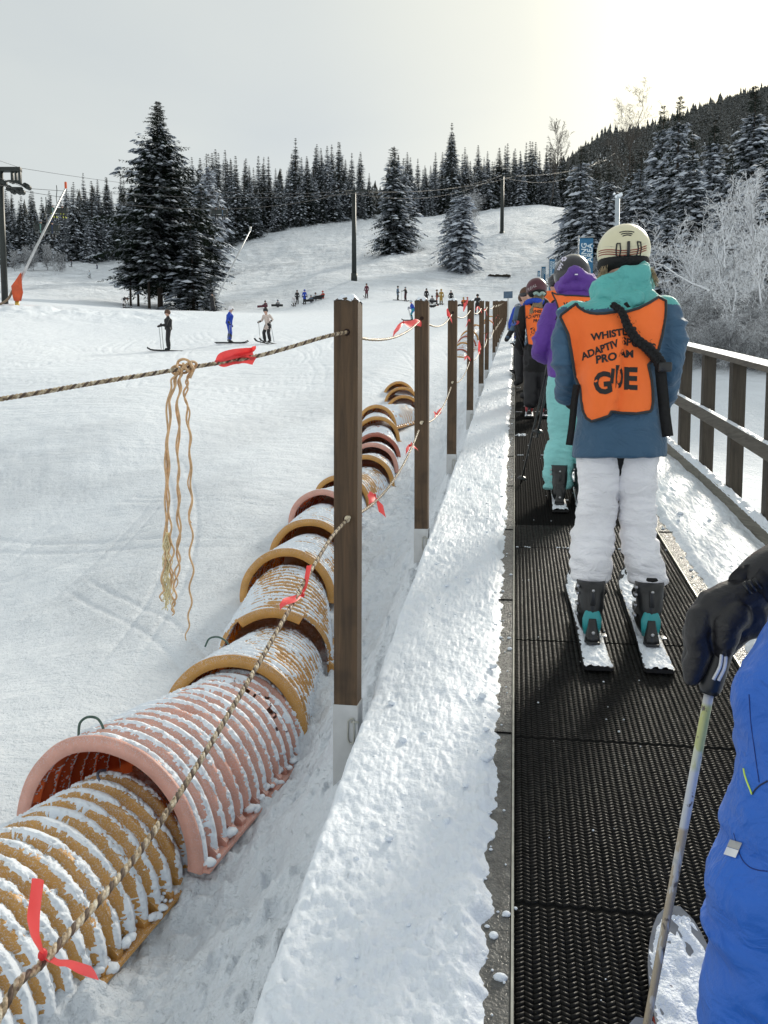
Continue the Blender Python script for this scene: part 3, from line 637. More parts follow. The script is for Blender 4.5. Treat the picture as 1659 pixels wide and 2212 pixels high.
    rib = sstep(0.0, 0.16, f) * (1 - sstep(0.30, 0.98, f)); rad = Rr + 0.030 * rib * sstep(0.02, 0.3, np.sin(PH) + 0.35) - tp * U / L + fbm(U * 2, PH * 1.2, seed, 3) * 0.012
    bias = np.interp(f, [0, 0.10, 0.2, 0.42, 0.75, 0.92, 1.0], [-0.5, -0.75, 0.05, 0.55, 0.42, -0.05, -0.5]) + 0.18 * (np.sin(PH) - 0.6) + 0.5 * sstep(0.5, 0.1, PH) * 0 + 0.35 * (1 - sstep(R(8), R(26), PH))
    nz = fbm(U * 26, PH * 8, seed + 2, 4, 0.65) * 1.25 + fbm(U * 100, PH * 38, seed + 4, 3, .7) * 0.95 + fbm(U * 2.5, PH * 2.0, seed + 6, 2) * 1.1
    th_ = np.clip((bias * 1.25 + nz - 0.10 + (snow - 1) * 0.8), -0.25, 0.8); thick = np.where(th_ > 0, 0.002 + th_ * 0.014, 0.001 + th_ * 0.02)
    V = P(rad + thick, U, PH).reshape(-1, 3); F = grid_faces(nu2, nv2); keep = (th_.ravel()[F].max(1) > 0.0)
    if broken is not None:
        cen = u[np.clip(F[:, 0] // nv2, 0, nu2 - 1)]; pa = ph[F[:, 0] % nv2]; keep &= ~broken(cen, pa)
    mk('snow_cover', V, F[keep][:, ::-1], M['snow_lump'], root)
    b = MB()
    for j in range(int(nr * 3 * snow)):
        uu = rs.uniform(0.02, L); q = ax * uu + rt * (Rr - tp * uu / L + rs.uniform(0.0, 0.06)) + upv * rs.uniform(-0.03, 0.0); s_ = rs.uniform(0.008, 0.026)
        V_, F_, _ = MB().ell((0, 0, 0), (s_ * rs.uniform(0.8, 1.4), s_ * rs.uniform(1, 1.6), s_ * 0.7), nu=12, nv=8).get(); V_ = V_ * (1 + 0.3 * fbm(V_[:, 0] * 90, V_[:, 1] * 90, V_[:, 2] * 90 + j, 2))[:, None]
        b.add(V_ + q, F_)
    tag(b.build('snow_clods', M['snow_lump'], root), kind='stuff')
    return root, ax, rt, upv
def base_at(x, y, d, h):                                     # apex pixel + depth -> base point
    P = at(x, y, d); P[2] -= h; return P
RR = 0.415; AH = RR + 0.05
spec = [(-330, 2180, 1.75, 'pipe_y'), (222, 1601, 3.35, 'pipe_p'), (500, 1405, 4.40, 'pipe_y'), (590, 1302, 5.50, 'pipe_y'), (620, 1176, 6.65, 'pipe_y'), (668, 1113, 7.9, 'pipe_y'), (697, 1054, 9.3, 'pipe_p'),
        (738, 1018, 10.4, 'pipe_y'), (790, 979, 11.5, 'pipe_y'), (804, 953, 12.4, 'pipe_p'), (812, 931, 13.3, 'pipe_r'), (814, 896, 14.3, 'pipe_y'), (814, 871, 15.3, 'pipe_y'), (872, 851, 17.6, 'pipe_y'), (868, 833, 18.8, 'pipe_y'), (862, 822, 20.2, 'pipe_y')]
bases = [base_at(x, y, d, AH) for x, y, d, c in spec]
sizes = [1.0, 1.08, 0.95, 0.95, 0.93, 0.93, 0.96, 0.92, 0.95, 0.95, 0.95, 0.95, 0.95, 0.95, 0.95, 0.95]
clabel = ['ochre ribbed cover at the bottom left corner, most thickly snowed', 'pink ribbed cover with a cracked back and a green rope loop on top', 'ochre ribbed cover with a wide smooth rim, its end over the pink one', 'ochre ribbed cover with a broken, chipped front rim',
          'ochre ribbed cover with an unbroken rim above the one with the chipped rim', 'ochre ribbed cover, fifth ochre one up the row, partly behind the nearest post', 'pink ribbed cover whose left rim shows just left of the nearest post', 'ochre ribbed cover hidden mostly behind the nearest post',
          'ochre ribbed cover whose rim shows right of the nearest post, lowest there', 'pink ribbed cover right of the nearest post, lower of the pair', 'faded red ribbed cover right of the nearest post, above the pink one', 'ochre ribbed cover above the faded red one',
          'ochre ribbed cover with open dark mouth, below the last bend of the row', 'ochre ribbed cover fanned open beside the second post', 'ochre ribbed cover, second from the top of the near row', 'ochre ribbed cover at the top end of the near row']
def crack(u, pa): return (u > 0.0) & (np.abs(u - (1.02 + 0.05 * np.sin(pa * 9) + 0.03 * np.sin(pa * 23))) < 0.008) & (pa < 1.75) & (pa > 0.1)
def chip(u, pa): return ((u < 0.085) & ((pa < 1.02 + 0.6 * u) | (pa > 2.3))) | ((u < 0.10) & (np.abs(pa - 2.3) < 0.12))
cov = []
for i in range(len(spec)):
    P0 = bases[i]
    if i == 0: P0 = bases[1] + (bases[1] - bases[2]) * 1.75
    nxt = bases[i + 1] if i + 1 < len(bases) else P0 + (P0 - bases[i - 1]); d = nxt - P0; ln = np.linalg.norm(d)
    if i in (12,): d = np.array([0.25, 1.0, 0.2]) * 1.3; ln = np.linalg.norm(d)
    if i in (13, 14): d = np.array([-0.12, 1.1, 0.2]) ; ln = np.linalg.norm(d)
    P1 = P0 + d / ln * (ln + 0.16); P1[2] -= 0.10
    hi = 1.0 if i < 3 else 0.8 if i < 6 else 0.45 if i < 10 else 0.34
    r_, ax_, rt_, up_ = cover(clabel[i], P0, P1, RR * sizes[i], spec[i][3], 24 if i == 0 else 14 if i < 6 else 12, hi, {1: crack, 3: chip}.get(i), seed=i * 7 + 1, snow=[0.93, 0.84, 0.62, 0.62, 0.72][i] if i < 5 else 0.78, tp=.085)
    cov.append((r_, P0, P1, ax_, rt_, up_))
# the tunnel of the second line of covers, further up the hill
far_spec = [(966, 793, 30.5, 'pipe_y'), (992, 768, 32.0, 'pipe_y'), (994, 752, 33.2, 'pipe_r'), (1001, 738, 34.4, 'pipe_y'), (1008, 724, 35.6, 'pipe_r'), (1014, 712, 36.8, 'pipe_y'), (1026, 700, 38.5, 'pipe_y'), (1052, 690, 43, 'pipe_y'), (1060, 682, 47, 'pipe_y')]
fb = [base_at(x, y, d, AH) for x, y, d, c in far_spec]
for i, (x, y, d, c) in enumerate(far_spec):
    P0 = fb[i]; nxt = fb[i + 1] if i + 1 < len(fb) else P0 + (P0 - fb[i - 1]); dd = nxt - P0; dd = dd / np.linalg.norm(dd) * min(np.linalg.norm(dd) + 0.1, 1.5)
    cover(f'{"ochre" if c == "pipe_y" else "faded red"} ribbed cover in the farther row seen between the posts, {words_[i]} from below', P0, P0 + dd, RR * 0.98, c, 10, 0.28, None, seed=i + 50, grp='ribbed plastic covers in the farther row')
# rope loops
M['green_rope'] = simple('green_rope', (0.05, 0.10, 0.085), 0.6, 0.3, 60); M['blue_rope'] = simple('blue_grey_rope', (0.10, 0.12, 0.17), 0.6, 0.3, 60)
def loop_on(i, pts, r, m, nm='rope_loop'):
    root, P0 = cov[i][0], cov[i][1]; d = at(spec[i][0], spec[i][1], spec[i][2]); dep = spec[i][2] + 0.12
    P = spline([at(x, y, dep + dz) - P0 for x, y, dz in pts], 8); b = MB(); b.tube(P, r, 7); b.build(nm, M[m], root)
loop_on(1, [(171, 1612, 0), (170, 1580, 0), (174, 1560, 0), (190, 1549, 0), (210, 1552, 0), (222, 1570, 0), (228, 1600, 0)], 0.006, 'green_rope')
loop_on(1, [(228, 1664, -0.02), (214, 1666, -0.06), (212, 1680, -0.1), (226, 1697, -0.12), (252, 1702, -0.12)], 0.0065, 'blue_rope')
loop_on(2, [(443, 1397, 0.4), (452, 1380, 0.4), (470, 1376, 0.4), (487, 1384, 0.4), (497, 1397, 0.4)], 0.006, 'green_rope')

# ------------------------------------------------------------------ timber railing on the right
rail = thing('railing', 'weathered timber handrail with square posts and snow on its rails, right of the lift', 'railing')
rx = 1.55
def slope_beam(name, xs, y0, y1, zc, w, h, m, par, n=60, seed=0):
    ys = np.linspace(y0, y1, n); b = MB(); rings = []
    for y in ys:
        X = xs(y) if callable(xs) else xs; z = bz(y) + zc; rings.append(np.array([(X - w / 2, y, z - h / 2), (X + w / 2, y, z - h / 2), (X + w / 2, y, z + h / 2), (X - w / 2, y, z + h / 2)]))
    b.loft(rings); return b.build(name, m, par, False)
def rxf(y): return rx + 0.0 * y - 0.012 * max(0, y - 6)
slope_beam('handrail', rxf, 2.2, 9.2, 1.03, 0.14, 0.038, M['railwood'], rail)
slope_beam('middle_rail', lambda y: rxf(y) - 0.065, 2.2, 8.15, 0.555, 0.04, 0.095, M['railwood'], rail)
for y in (3.2, 4.1, 5.0, 5.82, 6.62, 7.42, 8.3, 9.1):
    b = MB(); b.box((0, 0, 0.35), (0.09, 0.09, 1.32)); o = b.build('railing_post', M['oldwood'], rail, False); o.location = (rxf(y) + 0.005, y, bz(y))
def snow_rib(name, xs, y0, y1, z, w, seed, par, hmax=0.03, prob=0.0):
    ys = np.arange(y0, y1, 0.008); xo = np.linspace(-w / 2, w / 2, 9); Y, X = np.meshgrid(ys, xo, indexing='ij')
    h = hmax * (1 - (2 * X / w) ** 2) * (0.7 + 0.8 * fbm(Y * 12, X * 20, seed, 4)) + fbm(Y * 40, X * 60, seed + 1, 3) * 0.006 - prob * sstep(-0.1, 0.25, fbm(Y * 3, Y * 0, seed + 4, 3)) * hmax * 1.6
    XX = np.array([xs(y) for y in ys])[:, None] + X; return mk(name, np.stack([XX, Y, Y * TS + z + h], -1).reshape(-1, 3), grid_faces(len(ys), 9)[:, ::-1], M['snow_lump'], par)
snow_rib('snow_cover', lambda y: rxf(y), 2.2, 9.2, 1.046, 0.135, 3, rail, 0.006, 0.9)
snow_rib('snow_cover', lambda y: rxf(y) - 0.065, 2.2, 8.1, 0.601, 0.036, 5, rail, 0.010, 1.2)
kerb = thing('kerb_board', 'grey kerb board topped with a ridge of snow below the railing', 'kerb board')
slope_beam('board', lambda y: rxf(y) - 0.085, 1.8, 30, 0.06, 0.038, 0.15, M['kerbwood'], kerb, 120)
snow_rib('snow_cover', lambda y: rxf(y) - 0.075, 1.8, 30, 0.128, 0.07, 8, kerb, 0.035)
# ------------------------------------------------------------------ people
from mathutils.kdtree import KDTree
from mathutils import geometry
def figure(name, caps, mats, voxel, parent=None, disp=None, smooth_it=2):
    """caps: (points, radii, flat, material) fused into ONE continuous surface; every face keeps the material of the nearest source"""
    b = MB(); src = []; sm = []
    for P, r, fl, m in caps:
        P = np.asarray(P, float); r = np.broadcast_to(np.asarray(r, float), (len(P),))
        n0 = b.n
        if len(P) == 1: b.ell(P[0], (r[0], r[0] * fl, r[0]), m=m)
        elif len(P) == 2 and fl == 'e': b.ell(P[0], tuple(P[1]), m=m)
        else:
            b.tube(P, r, 14, m=m, flat=fl); b.ell(P[0], (r[0], r[0] * min(1, fl), r[0]), nu=12, nv=8, m=m); b.ell(P[-1], (r[-1], r[-1] * min(1, fl), r[-1]), nu=12, nv=8, m=m)
    V, F, Mi = b.get(); vm = np.zeros(len(V), int)
    for f, m in zip(F, Mi):
        for q in f: vm[q] = m
    kd = KDTree(len(V))
    for i, v in enumerate(V): kd.insert(v, i)
    kd.balance()
    o = b.build(name, mats, parent); remeshed(o, voxel, disp, smooth_it)
    if len(mats) > 1:
        me = o.data; mi = [int(vm[kd.find(p.center)[1]]) for p in me.polygons]; me.polygons.foreach_set('material_index', mi)
    return o
def wrinkle(amp, sx, sz, seed=0, fine=0.25):
    def f(co, no):
        n = fbm(co[:, 0] * sx, co[:, 1] * sx + seed, co[:, 2] * sz, 3); n = 1 - 2 * np.abs(n) * 1.6
        m = fbm(co[:, 0] * sx * 3, co[:, 1] * sx * 3 + seed, co[:, 2] * sz * 3, 3)
        return co + no * (amp * n + amp * fine * m)[:, None]
    return f
def bvh(*obs):
    V = []; F = []
    for o in obs:
        n = len(V); mw = o.matrix_world if o.parent is None else Matrix.Translation(o.parent.location)
        V += [mw @ v.co for v in o.data.vertices]; F += [tuple(a + n for a in p.vertices) for p in o.data.polygons]
    return BVHTree.FromPolygons(V, F)
def textmesh(s, size=1.0, bold=0.0, res=3):
    c = bpy.data.curves.new('t', 'FONT'); c.body = s; c.size = size; c.align_x = 'CENTER'; c.align_y = 'CENTER'; c.offset = bold; c.resolution_u = res
    o = bpy.data.objects.new('t', c); C.objects.link(o); dg = bpy.context.evaluated_depsgraph_get(); me = bpy.data.meshes.new_from_object(o.evaluated_get(dg))
    V = np.array([v.co[:] for v in me.vertices]); F = [tuple(p.vertices) for p in me.polygons]
    bpy.data.objects.remove(o); bpy.data.meshes.remove(me); return V, F

M['jkt_blue'] = cloth('slate_blue_shell', (0.032, 0.095, 0.175), 0.62, 0.016, 6); M['teal'] = cloth('teal_shell', (0.10, 0.44, 0.42), 0.6, 0.016, 8)
M['white_tr'] = cloth('white_ski_trousers', (0.86, 0.86, 0.90), 0.7, 0.016, 8, 1.0, 2.2); M['orange'] = cloth('orange_vest', (1.0, 0.18, 0.03), 0.85, 0.012, 5, 1.0, 0.5, 0.2, 0.05)
M['black_c'] = cloth('black_cloth', (0.007, 0.007, 0.008), 0.85, 0.006, 14, sheen=0.0); M['black_p'] = simple('black_plastic', (0.014, 0.015, 0.017), 0.35, 0.2, 20)
M['trim'] = cloth('dark_binding', (0.025, 0.03, 0.035), 0.8, 0.002, 30); M['purple'] = cloth('purple_shell', (0.115, 0.035, 0.31), 0.65, 0.012, 8)
M['teal_l'] = cloth('pale_teal_trousers', (0.24, 0.60, 0.60), 0.65, 0.012, 8, 1.0, 2.0); M['cream'] = simple('cream_helmet', (0.70, 0.66, 0.46), 0.35, 0.05, 6, Coat_Weight=0.2)
M['skin'] = simple('skin', (0.55, 0.33, 0.25), 0.5, 0.08, 12); M['hair_b'] = simple('blonde_hair', (0.36, 0.27, 0.16), 0.6, 0.3, 60); M['hair_d'] = simple('dark_hair', (0.05, 0.035, 0.02), 0.5, 0.3, 60)
M['blk_h'] = simple('gloss_black_helmet', (0.012, 0.010, 0.016), 0.22, 0.1, 8, Coat_Weight=0.4); M['burg'] = simple('burgundy_helmet', (0.085, 0.018, 0.030), 0.4, 0.15, 10)
M['teal_p'] = simple('teal_plastic', (0.03, 0.30, 0.32), 0.4, 0.1, 20); M['metal'] = simple('grey_metal', (0.45, 0.45, 0.46), 0.3, 0.1, 20, Metallic=0.9); M['stripe'] = simple('helmet_stripe', (0.30, 0.06, 0.04), 0.6)
M['textile_white'] = simple('white_print', (0.75, 0.72, 0.85), 0.6); M['red_p'] = simple('red_plastic', (0.45, 0.03, 0.04), 0.4); M['blue_p'] = simple('blue_plastic', (0.05, 0.12, 0.42), 0.4); M['band'] = simple('helmet_grey_band', (0.60, 0.58, 0.45), 0.45, 0.04)
t = NT('snowy_ski_top'); v = t.coord(); n = t.noise(v, 34, 5, 0.65); t.base(t.mix(t.rng(n, 0.29, 0.36), (0.22, 0.20, 0.24), SNOW), 0.5); t.bump(t.noise(v, 120, 4), 0.006); M['skitop'] = t.m
M['skiside'] = simple('ski_edge', (0.02, 0.02, 0.022), 0.4)
M['red_edge'] = simple('red_ski_edge', (0.35, 0.04, 0.02), 0.4)

def sil(rows, Y, n=28, sq=0.92, tilt=0.0):
    """rings from silhouette rows (pixel y, left x, right x, half depth, forward shift) standing at distance Y"""
    out = []
    for (py, xl, xr, ry, dy) in rows:
        a = on_y(xl, py, Y); b_ = on_y(xr, py, Y); c = (a + b_) / 2; out.append(ring((c[0], Y + dy, c[2]), (b_[0] - a[0]) / 2, ry, n, tilt, sq))
    return out
def ski(label, A, B, w, tip=0.10, side='skiside', group=None, thick=0.014, seed=0, snow=True, waist=0.78):
    """A tail, B tip: points on the belt (x, y)"""
    A = np.array([A[0], A[1], bz(A[1]) + 0.008]); B = np.array([B[0], B[1], bz(B[1]) + 0.008]); d = B - A; L = np.linalg.norm(d); d /= L; s_ = np.cross(d, (0, 0, 1.0)); s_ /= np.linalg.norm(s_); u = np.cross(s_, d)
    root = thing('ski', label, 'ski', A, 0, group)
    k = np.linspace(0, 1, 60); wd = w / 2 * (1 - (1 - waist) * np.sin(np.clip(k / 0.92, 0, 1) * math.pi)) * np.where(k > 0.86, np.sqrt(np.clip(1 - ((k - 0.86) / 0.142) ** 2, 0.0, 1)) * 0.98 + 0.02, 1) * np.where(k < 0.012, 0.86, 1)
    zz = tip * np.clip((k - 0.80) / 0.2, 0, 1) ** 2.0 + 0.01 * np.clip((0.06 - k) / 0.06, 0, 1)
    def row(c, h): return (d[None] * (k * L)[:, None] + s_[None] * (wd * c)[:, None] + u[None] * (zz + h)[:, None])
    G = np.stack([row(-1, 0), row(-1, thick), row(1, thick), row(1, 0)], 1).reshape(-1, 3)
    b = MB(); b.loft(list(G.reshape(60, 4, 3))); b.build('ski_body', M[side], root, False)
    kk = np.linspace(0.004, 0.985, 200); cc = np.linspace(-1, 1, 21); K, Cc = np.meshgrid(kk, cc, indexing='ij'); W = np.interp(K, k, wd); Z = np.interp(K, k, zz)
    hh = 0.0085 * (1 - np.abs(Cc) ** 4) + fbm(K * L * 30, Cc * 3 + seed, 1, 4) * 0.010 + fbm(K * L * 80, Cc * 9 + seed, 4, 3) * 0.005 - 0.006 * sstep(0.84, 0.98, K) if snow else 0.001 + 0 * K
    V = d * (K * L)[..., None] + s_ * (W * Cc * 0.975)[..., None] + u * (Z + thick + hh)[..., None]
    mk('top_snow', V.reshape(-1, 3), grid_faces(200, 21)[:, ::-1], M['skitop'], root); return root, A, d, s_, u, L
def boot(parent, P, d, s_, u, main, accent, h=0.27, sc=1.0, off=(0, 0, 0)):
    """ski boot with binding; P: heel point on the ski, d forward, in the parent's frame"""
    def q(a, b_, c): return P + d * a * sc + s_ * b_ * sc + u * c * sc
    def rg(a, c, ra, rb, ti=0.0, n=20):
        t_ = np.arange(n) * 2 * math.pi / n; return np.array([q(a + ra * math.sin(x), rb * math.cos(x), c + ti * math.sin(x)) for x in t_])
    b = MB(); b.loft([rg(0.13, 0.022, 0.155, 0.043), rg(0.13, 0.05, 0.16, 0.052), rg(0.11, 0.085, 0.135, 0.055), rg(0.075, 0.115, 0.10, 0.056), rg(0.055, 0.15, 0.075, 0.058), rg(0.07, 0.21, 0.072, 0.060), rg(0.09, h, 0.075, 0.064)]); b.build('boot', [M[main]], parent)
    b = MB(); b.loft([rg(-0.012, 0.03, 0.02, 0.036), rg(-0.018, 0.07, 0.022, 0.042), rg(-0.014, 0.105, 0.02, 0.043), rg(-0.005, 0.14, 0.015, 0.03), rg(0.0, 0.155, 0.006, 0.008)]); b.build('boot_heel', [M[accent]], parent)
    b = MB()
    b.box(q(-0.045, 0, 0.022), (0.05, 0.07, 0.03), ch=0.006); b.loft([rg(-0.06, 0.012, 0.035, 0.036), rg(-0.052, 0.04, 0.03, 0.03), rg(-0.04, 0.075, 0.02, 0.022), rg(-0.03, 0.11, 0.012, 0.016)])
    b.box(q(-0.085, 0, 0.016), (0.055, 0.03, 0.012), ch=0.004); 
    b.box(q(-0.004, 0, 0.2), (0.022, 0.02, 0.07), ch=0.004); bd = b.build('binding', M['black_p'], parent); b = MB(); b.box(q(0.33, 0, 0.03), (0.06, 0.08, 0.045), ch=0.01); b.build('toe_piece', M['black_p'], parent)
    b = MB(); b.ell(q(-0.082, 0, 0.062), (0.008, 0.004, 0.008), nu=10, nv=6); b.ell(q(-0.018, 0, 0.238), (0.007, 0.004, 0.007), nu=10, nv=6); b.box(q(-0.04, 0.052, 0.035), (0.02, 0.05, 0.006), ch=0.001)
    for zz_ in (0.1, 0.15, 0.2, 0.235): b.box(q(0.06, -0.062 if s_[0] > 0 else 0.062, zz_), (0.012, 0.05, 0.012), ch=0.002)
    b.build('buckle', M['metal'], bd)

def cuff(parent, c, rx, ry, h, m, name='gaiter', seed=0):
    b = MB(); rings = []
    for k in np.linspace(0, 1, 10): rings.append(ring((c[0], c[1], c[2] + h * k), rx * (0.94 + 0.1 * math.sin(k * 9 + seed)), ry * (0.94 + 0.1 * math.sin(k * 9 + seed)), 24))
    return b.loft(rings).build(name, m, parent)
def plate_px(name, poly, dep_bvh, Y, m, parent, off=0.012, step=0.012, sag=None, y0=1.0, trim=None, trim_r=0.006, fold=None, smooth_n=6):
    """cloth panel: a polygon given on the plane at distance Y, laid over the body behind it"""
    B = [on_y(x, y, Y) for x, y in poly]; B2 = [Vector((p[0], p[2])) for p in B]
    bd = []
    for i in range(len(B2)):
        a, c = B2[i], B2[(i + 1) % len(B2)]; n = max(1, int((c - a).length / step)); bd += [a + (c - a) * (j / n) for j in range(n)]
    xs = [p.x for p in bd]; zs = [p.y for p in bd]; pts = list(bd); rs = random.Random(3)
    x = min(xs)
    while x < max(xs):
        z = min(zs)
        while z < max(zs):
            q = Vector((x + rs.uniform(-.2, .2) * step, z + rs.uniform(-.2, .2) * step))
            if min((q - c).length for c in bd) > step * 0.6: pts.append(q)
            z += step
        x += step
    nb = len(bd); res = geometry.delaunay_2d_cdt(pts, [], [list(range(nb))], 1, 1e-6); V2, E, F = res[0], res[1], res[2]
    yv = np.full(len(V2), np.nan)
    for i, v in enumerate(V2):
        h = dep_bvh.ray_cast(Vector((v.x, y0, v.y)), Vector((0, 1, 0)))
        if h[0] is not None: yv[i] = h[0].y
    nbm = [[] for _ in V2]
    for a, c in E: nbm[a].append(c); nbm[c].append(a)
    far = np.nanmax(yv); yv0 = yv.copy(); yv = np.where(np.isnan(yv), far, yv)
    for it in range(smooth_n):
        av = np.array([np.mean([yv[j] for j in nb_]) if nb_ else yv[i] for i, nb_ in enumerate(nbm)])
        yv = np.where(np.isnan(yv0), av, np.minimum(yv0, 0.45 * yv + 0.55 * av))
    yv = yv - off; V = np.array([(v.x, y, v.y) for v, y in zip(V2, yv)])
    if fold is not None: V = fold(V)
    loc = np.array(parent.location) if parent else 0
    o = mk(name, V - loc, [tuple(f) for f in F], m, parent)
    sd = o.modifiers.new('s', 'SOLIDIFY'); sd.thickness = 0.003; sd.offset = 0
    if trim:
        P = np.vstack([V[:nb], V[:1]]) - loc; b = MB(); b.tube(P + np.array([0, -0.001, 0]), trim_r, 6, cap=False); tr = b.build('edge_binding', trim, parent)
        o['_'] = 0; del o['_']
    t_ = BVHTree.FromPolygons([Vector(v) for v in V], [tuple(f) for f in F]); return o, t_
def print_px(name, items, tree, Y, m, parent, off=0.0035, y0=1.0):
    """lettering: (text, centre x, centre y, height px, width scale, rotation deg, shear)"""
    b = MB(); loc = np.array(parent.location)
    for s, cx, cy, hp, ws, rot, sh in items:
        V, F = textmesh(s, 1.0, 0.04); hgt = V[:, 1].max() - V[:, 1].min(); V[:, 1] -= (V[:, 1].max() + V[:, 1].min()) / 2; V[:, 0] -= (V[:, 0].max() + V[:, 0].min()) / 2; V *= hp / hgt; ws = ws / (V[:, 0].max() - V[:, 0].min())
        x = V[:, 0] * ws + V[:, 1] * sh; y = V[:, 1]; a = R(rot); X = cx + x * math.cos(a) - y * math.sin(a); Yp = cy - (x * math.sin(a) + y * math.cos(a)); out = []
        for px, py in zip(X, Yp):
            p = on_y(px, py, Y); h = tree.ray_cast(Vector((p[0], y0, p[2])), Vector((0, 1, 0))); yy = h[0].y if h[0] is not None else Y; out.append((p[0] - loc[0], yy - off - loc[1], p[2] - loc[2]))
        b.add(out, F)
    return b.build(name, m, parent, False)
def helmet(parent, c, r, mat, ear=None, brim=True):
    """c centre, r = (rx, ry, rz): shell cut off level with the ears"""
    nu, nv = 40, 24; V = []
    for i in range(nv):
        a = (i / (nv - 1)) * R(118)
        for j in range(nu):
            b_ = j * 2 * math.pi / nu; sx = math.sin(a) * math.cos(b_); sy = math.sin(a) * math.sin(b_); sz = math.cos(a)
            rr_ = 1 + 0.03 * abs(sy) ** 3; V.append((c[0] + r[0] * sx * rr_, c[1] + r[1] * sy, c[2] + r[2] * sz))
    o = mk('helmet_shell', np.array(V), np.vstack([grid_faces(nv, nu, True)[:, ::-1]]), M[mat], parent)
    sd = o.modifiers.new('s', 'SOLIDIFY'); sd.thickness = 0.012; sd.offset = -1
    return o

# ---- the guide in front ------------------------------------------------------
GY_ = 3.55
loc = np.array([on_y(1335, 1000, GY_)[0], GY_, bz(GY_)])
guide = thing('person', 'person in orange GUIDE vest, teal hood, white trousers and cream helmet', 'person', loc)
def lc(P): return np.asarray(P, float) - loc
def gp(x, y, dy=0.0): return lc(on_y(x, y, GY_) + np.array([0, dy, 0]))
# body underneath, one continuous surface
hd = gp(1351, 540, 0.03)
body = figure('body', [([hd, hd + [0, 0, -0.09]], [0.085, 0.07], 1.0, 0), ([hd + [0, -0.01, -0.08], gp(1345, 655)], [0.055, 0.06], 1.0, 0), ([gp(1345, 660), gp(1340, 780), gp(1336, 900), gp(1335, 985)], [0.13, 0.12, 0.12, 0.13], 0.7, 1),
    ([gp(1270, 675), gp(1236, 790), gp(1245, 850, 0.18), gp(1262, 865, 0.25)], [0.05, 0.04, 0.035, 0.04], 1, 1), ([gp(1420, 672), gp(1440, 790), gp(1434, 855, 0.18), gp(1418, 870, 0.25)], [0.05, 0.04, 0.035, 0.04], 1, 1),
    ([gp(1296, 985), gp(1288, 1130, 0.03), gp(1276, 1290, -0.03)], [0.075, 0.05, 0.045], 1, 1), ([gp(1376, 985), gp(1380, 1130, 0.03), gp(1398, 1290, -0.03)], [0.075, 0.05, 0.045], 1, 1)], [M['skin'], M['black_c']], 0.012, guide)
# face, seen only from the far side
b = MB(); f0 = hd + np.array([0, 0.085, -0.03]); b.ell(f0 + [0, 0.012, -0.015], (0.012, 0.018, 0.018), nu=10, nv=8); b.build('nose', M['skin'], guide)
b = MB(); b.ell(f0 + [0, -0.004, 0.035], (0.085, 0.028, 0.042), nu=20, nv=12); b.build('goggles', M['blk_h'], guide)
# jacket
b = MB()
rows = [(988, 1236, 1439, 0.185, 0), (955, 1240, 1438, 0.18, 0), (900, 1248, 1432, 0.165, 0), (840, 1250, 1427, 0.155, 0), (780, 1244, 1430, 0.15, 0), (730, 1236, 1438, 0.145, 0), (695, 1228, 1446, 0.135, 0), (670, 1236, 1442, 0.12, 0), (650, 1262, 1424, 0.10, 0), (625, 1300, 1400, 0.085, 0), (600, 1310, 1392, 0.07, 0)]
b.loft([lc(r_) for r_ in sil(rows, GY_)])
for sg, (sh, el, wr_) in ((-1, ((1246, 682), (1229, 782), (1238, 852))), (1, ((1432, 678), (1440, 785), (1441, 868)))):
    P = spline([gp(*sh), gp((sh[0] + el[0]) / 2 + sg * 6, (sh[1] + el[1]) / 2, -0.01), gp(el[0], el[1], 0.0), gp((el[0] + wr_[0]) / 2, (el[1] + wr_[1]) / 2, 0.09), gp(wr_[0], wr_[1], 0.18)], 6); n = len(P)
    b.tube(P, np.interp(np.linspace(0, 1, n), [0, 0.3, 0.6, 1], [0.075, 0.070, 0.062, 0.052]), 16, cap=True); b.ell(P[0], (0.075, 0.075, 0.07))
def jdisp(co, no):
    arm = sstep(0.19, 0.24, np.abs(co[:, 0])); n1 = 1 - 2.2 * np.abs(fbm(co[:, 0] * 5, co[:, 1] * 5, co[:, 2] * 13, 3)); n2 = fbm(co[:, 0] * 7, co[:, 1] * 4, co[:, 2] * 5, 3)
    return co + no * (n1 * 0.017 * (0.2 + arm) + n2 * 0.016 * (1 - arm))[:, None]
jk = b.build('jacket', [M['jkt_blue'], M['teal']], guide); remeshed(jk, 0.009, jdisp, 4)
# teal yoke over the shoulders
zt = gp(1300, 700)[2]; mi = []
for p in jk.data.polygons:
    c = p.center; xx = c.x; lim = gp(1300, 692)[2] if xx > 0 else gp(1300, 676)[2]
    if abs(xx) > 0.17: lim = gp(1300, 668)[2]
    mi.append(1 if c.z > lim else 0)
jk.data.polygons.foreach_set('material_index', mi)
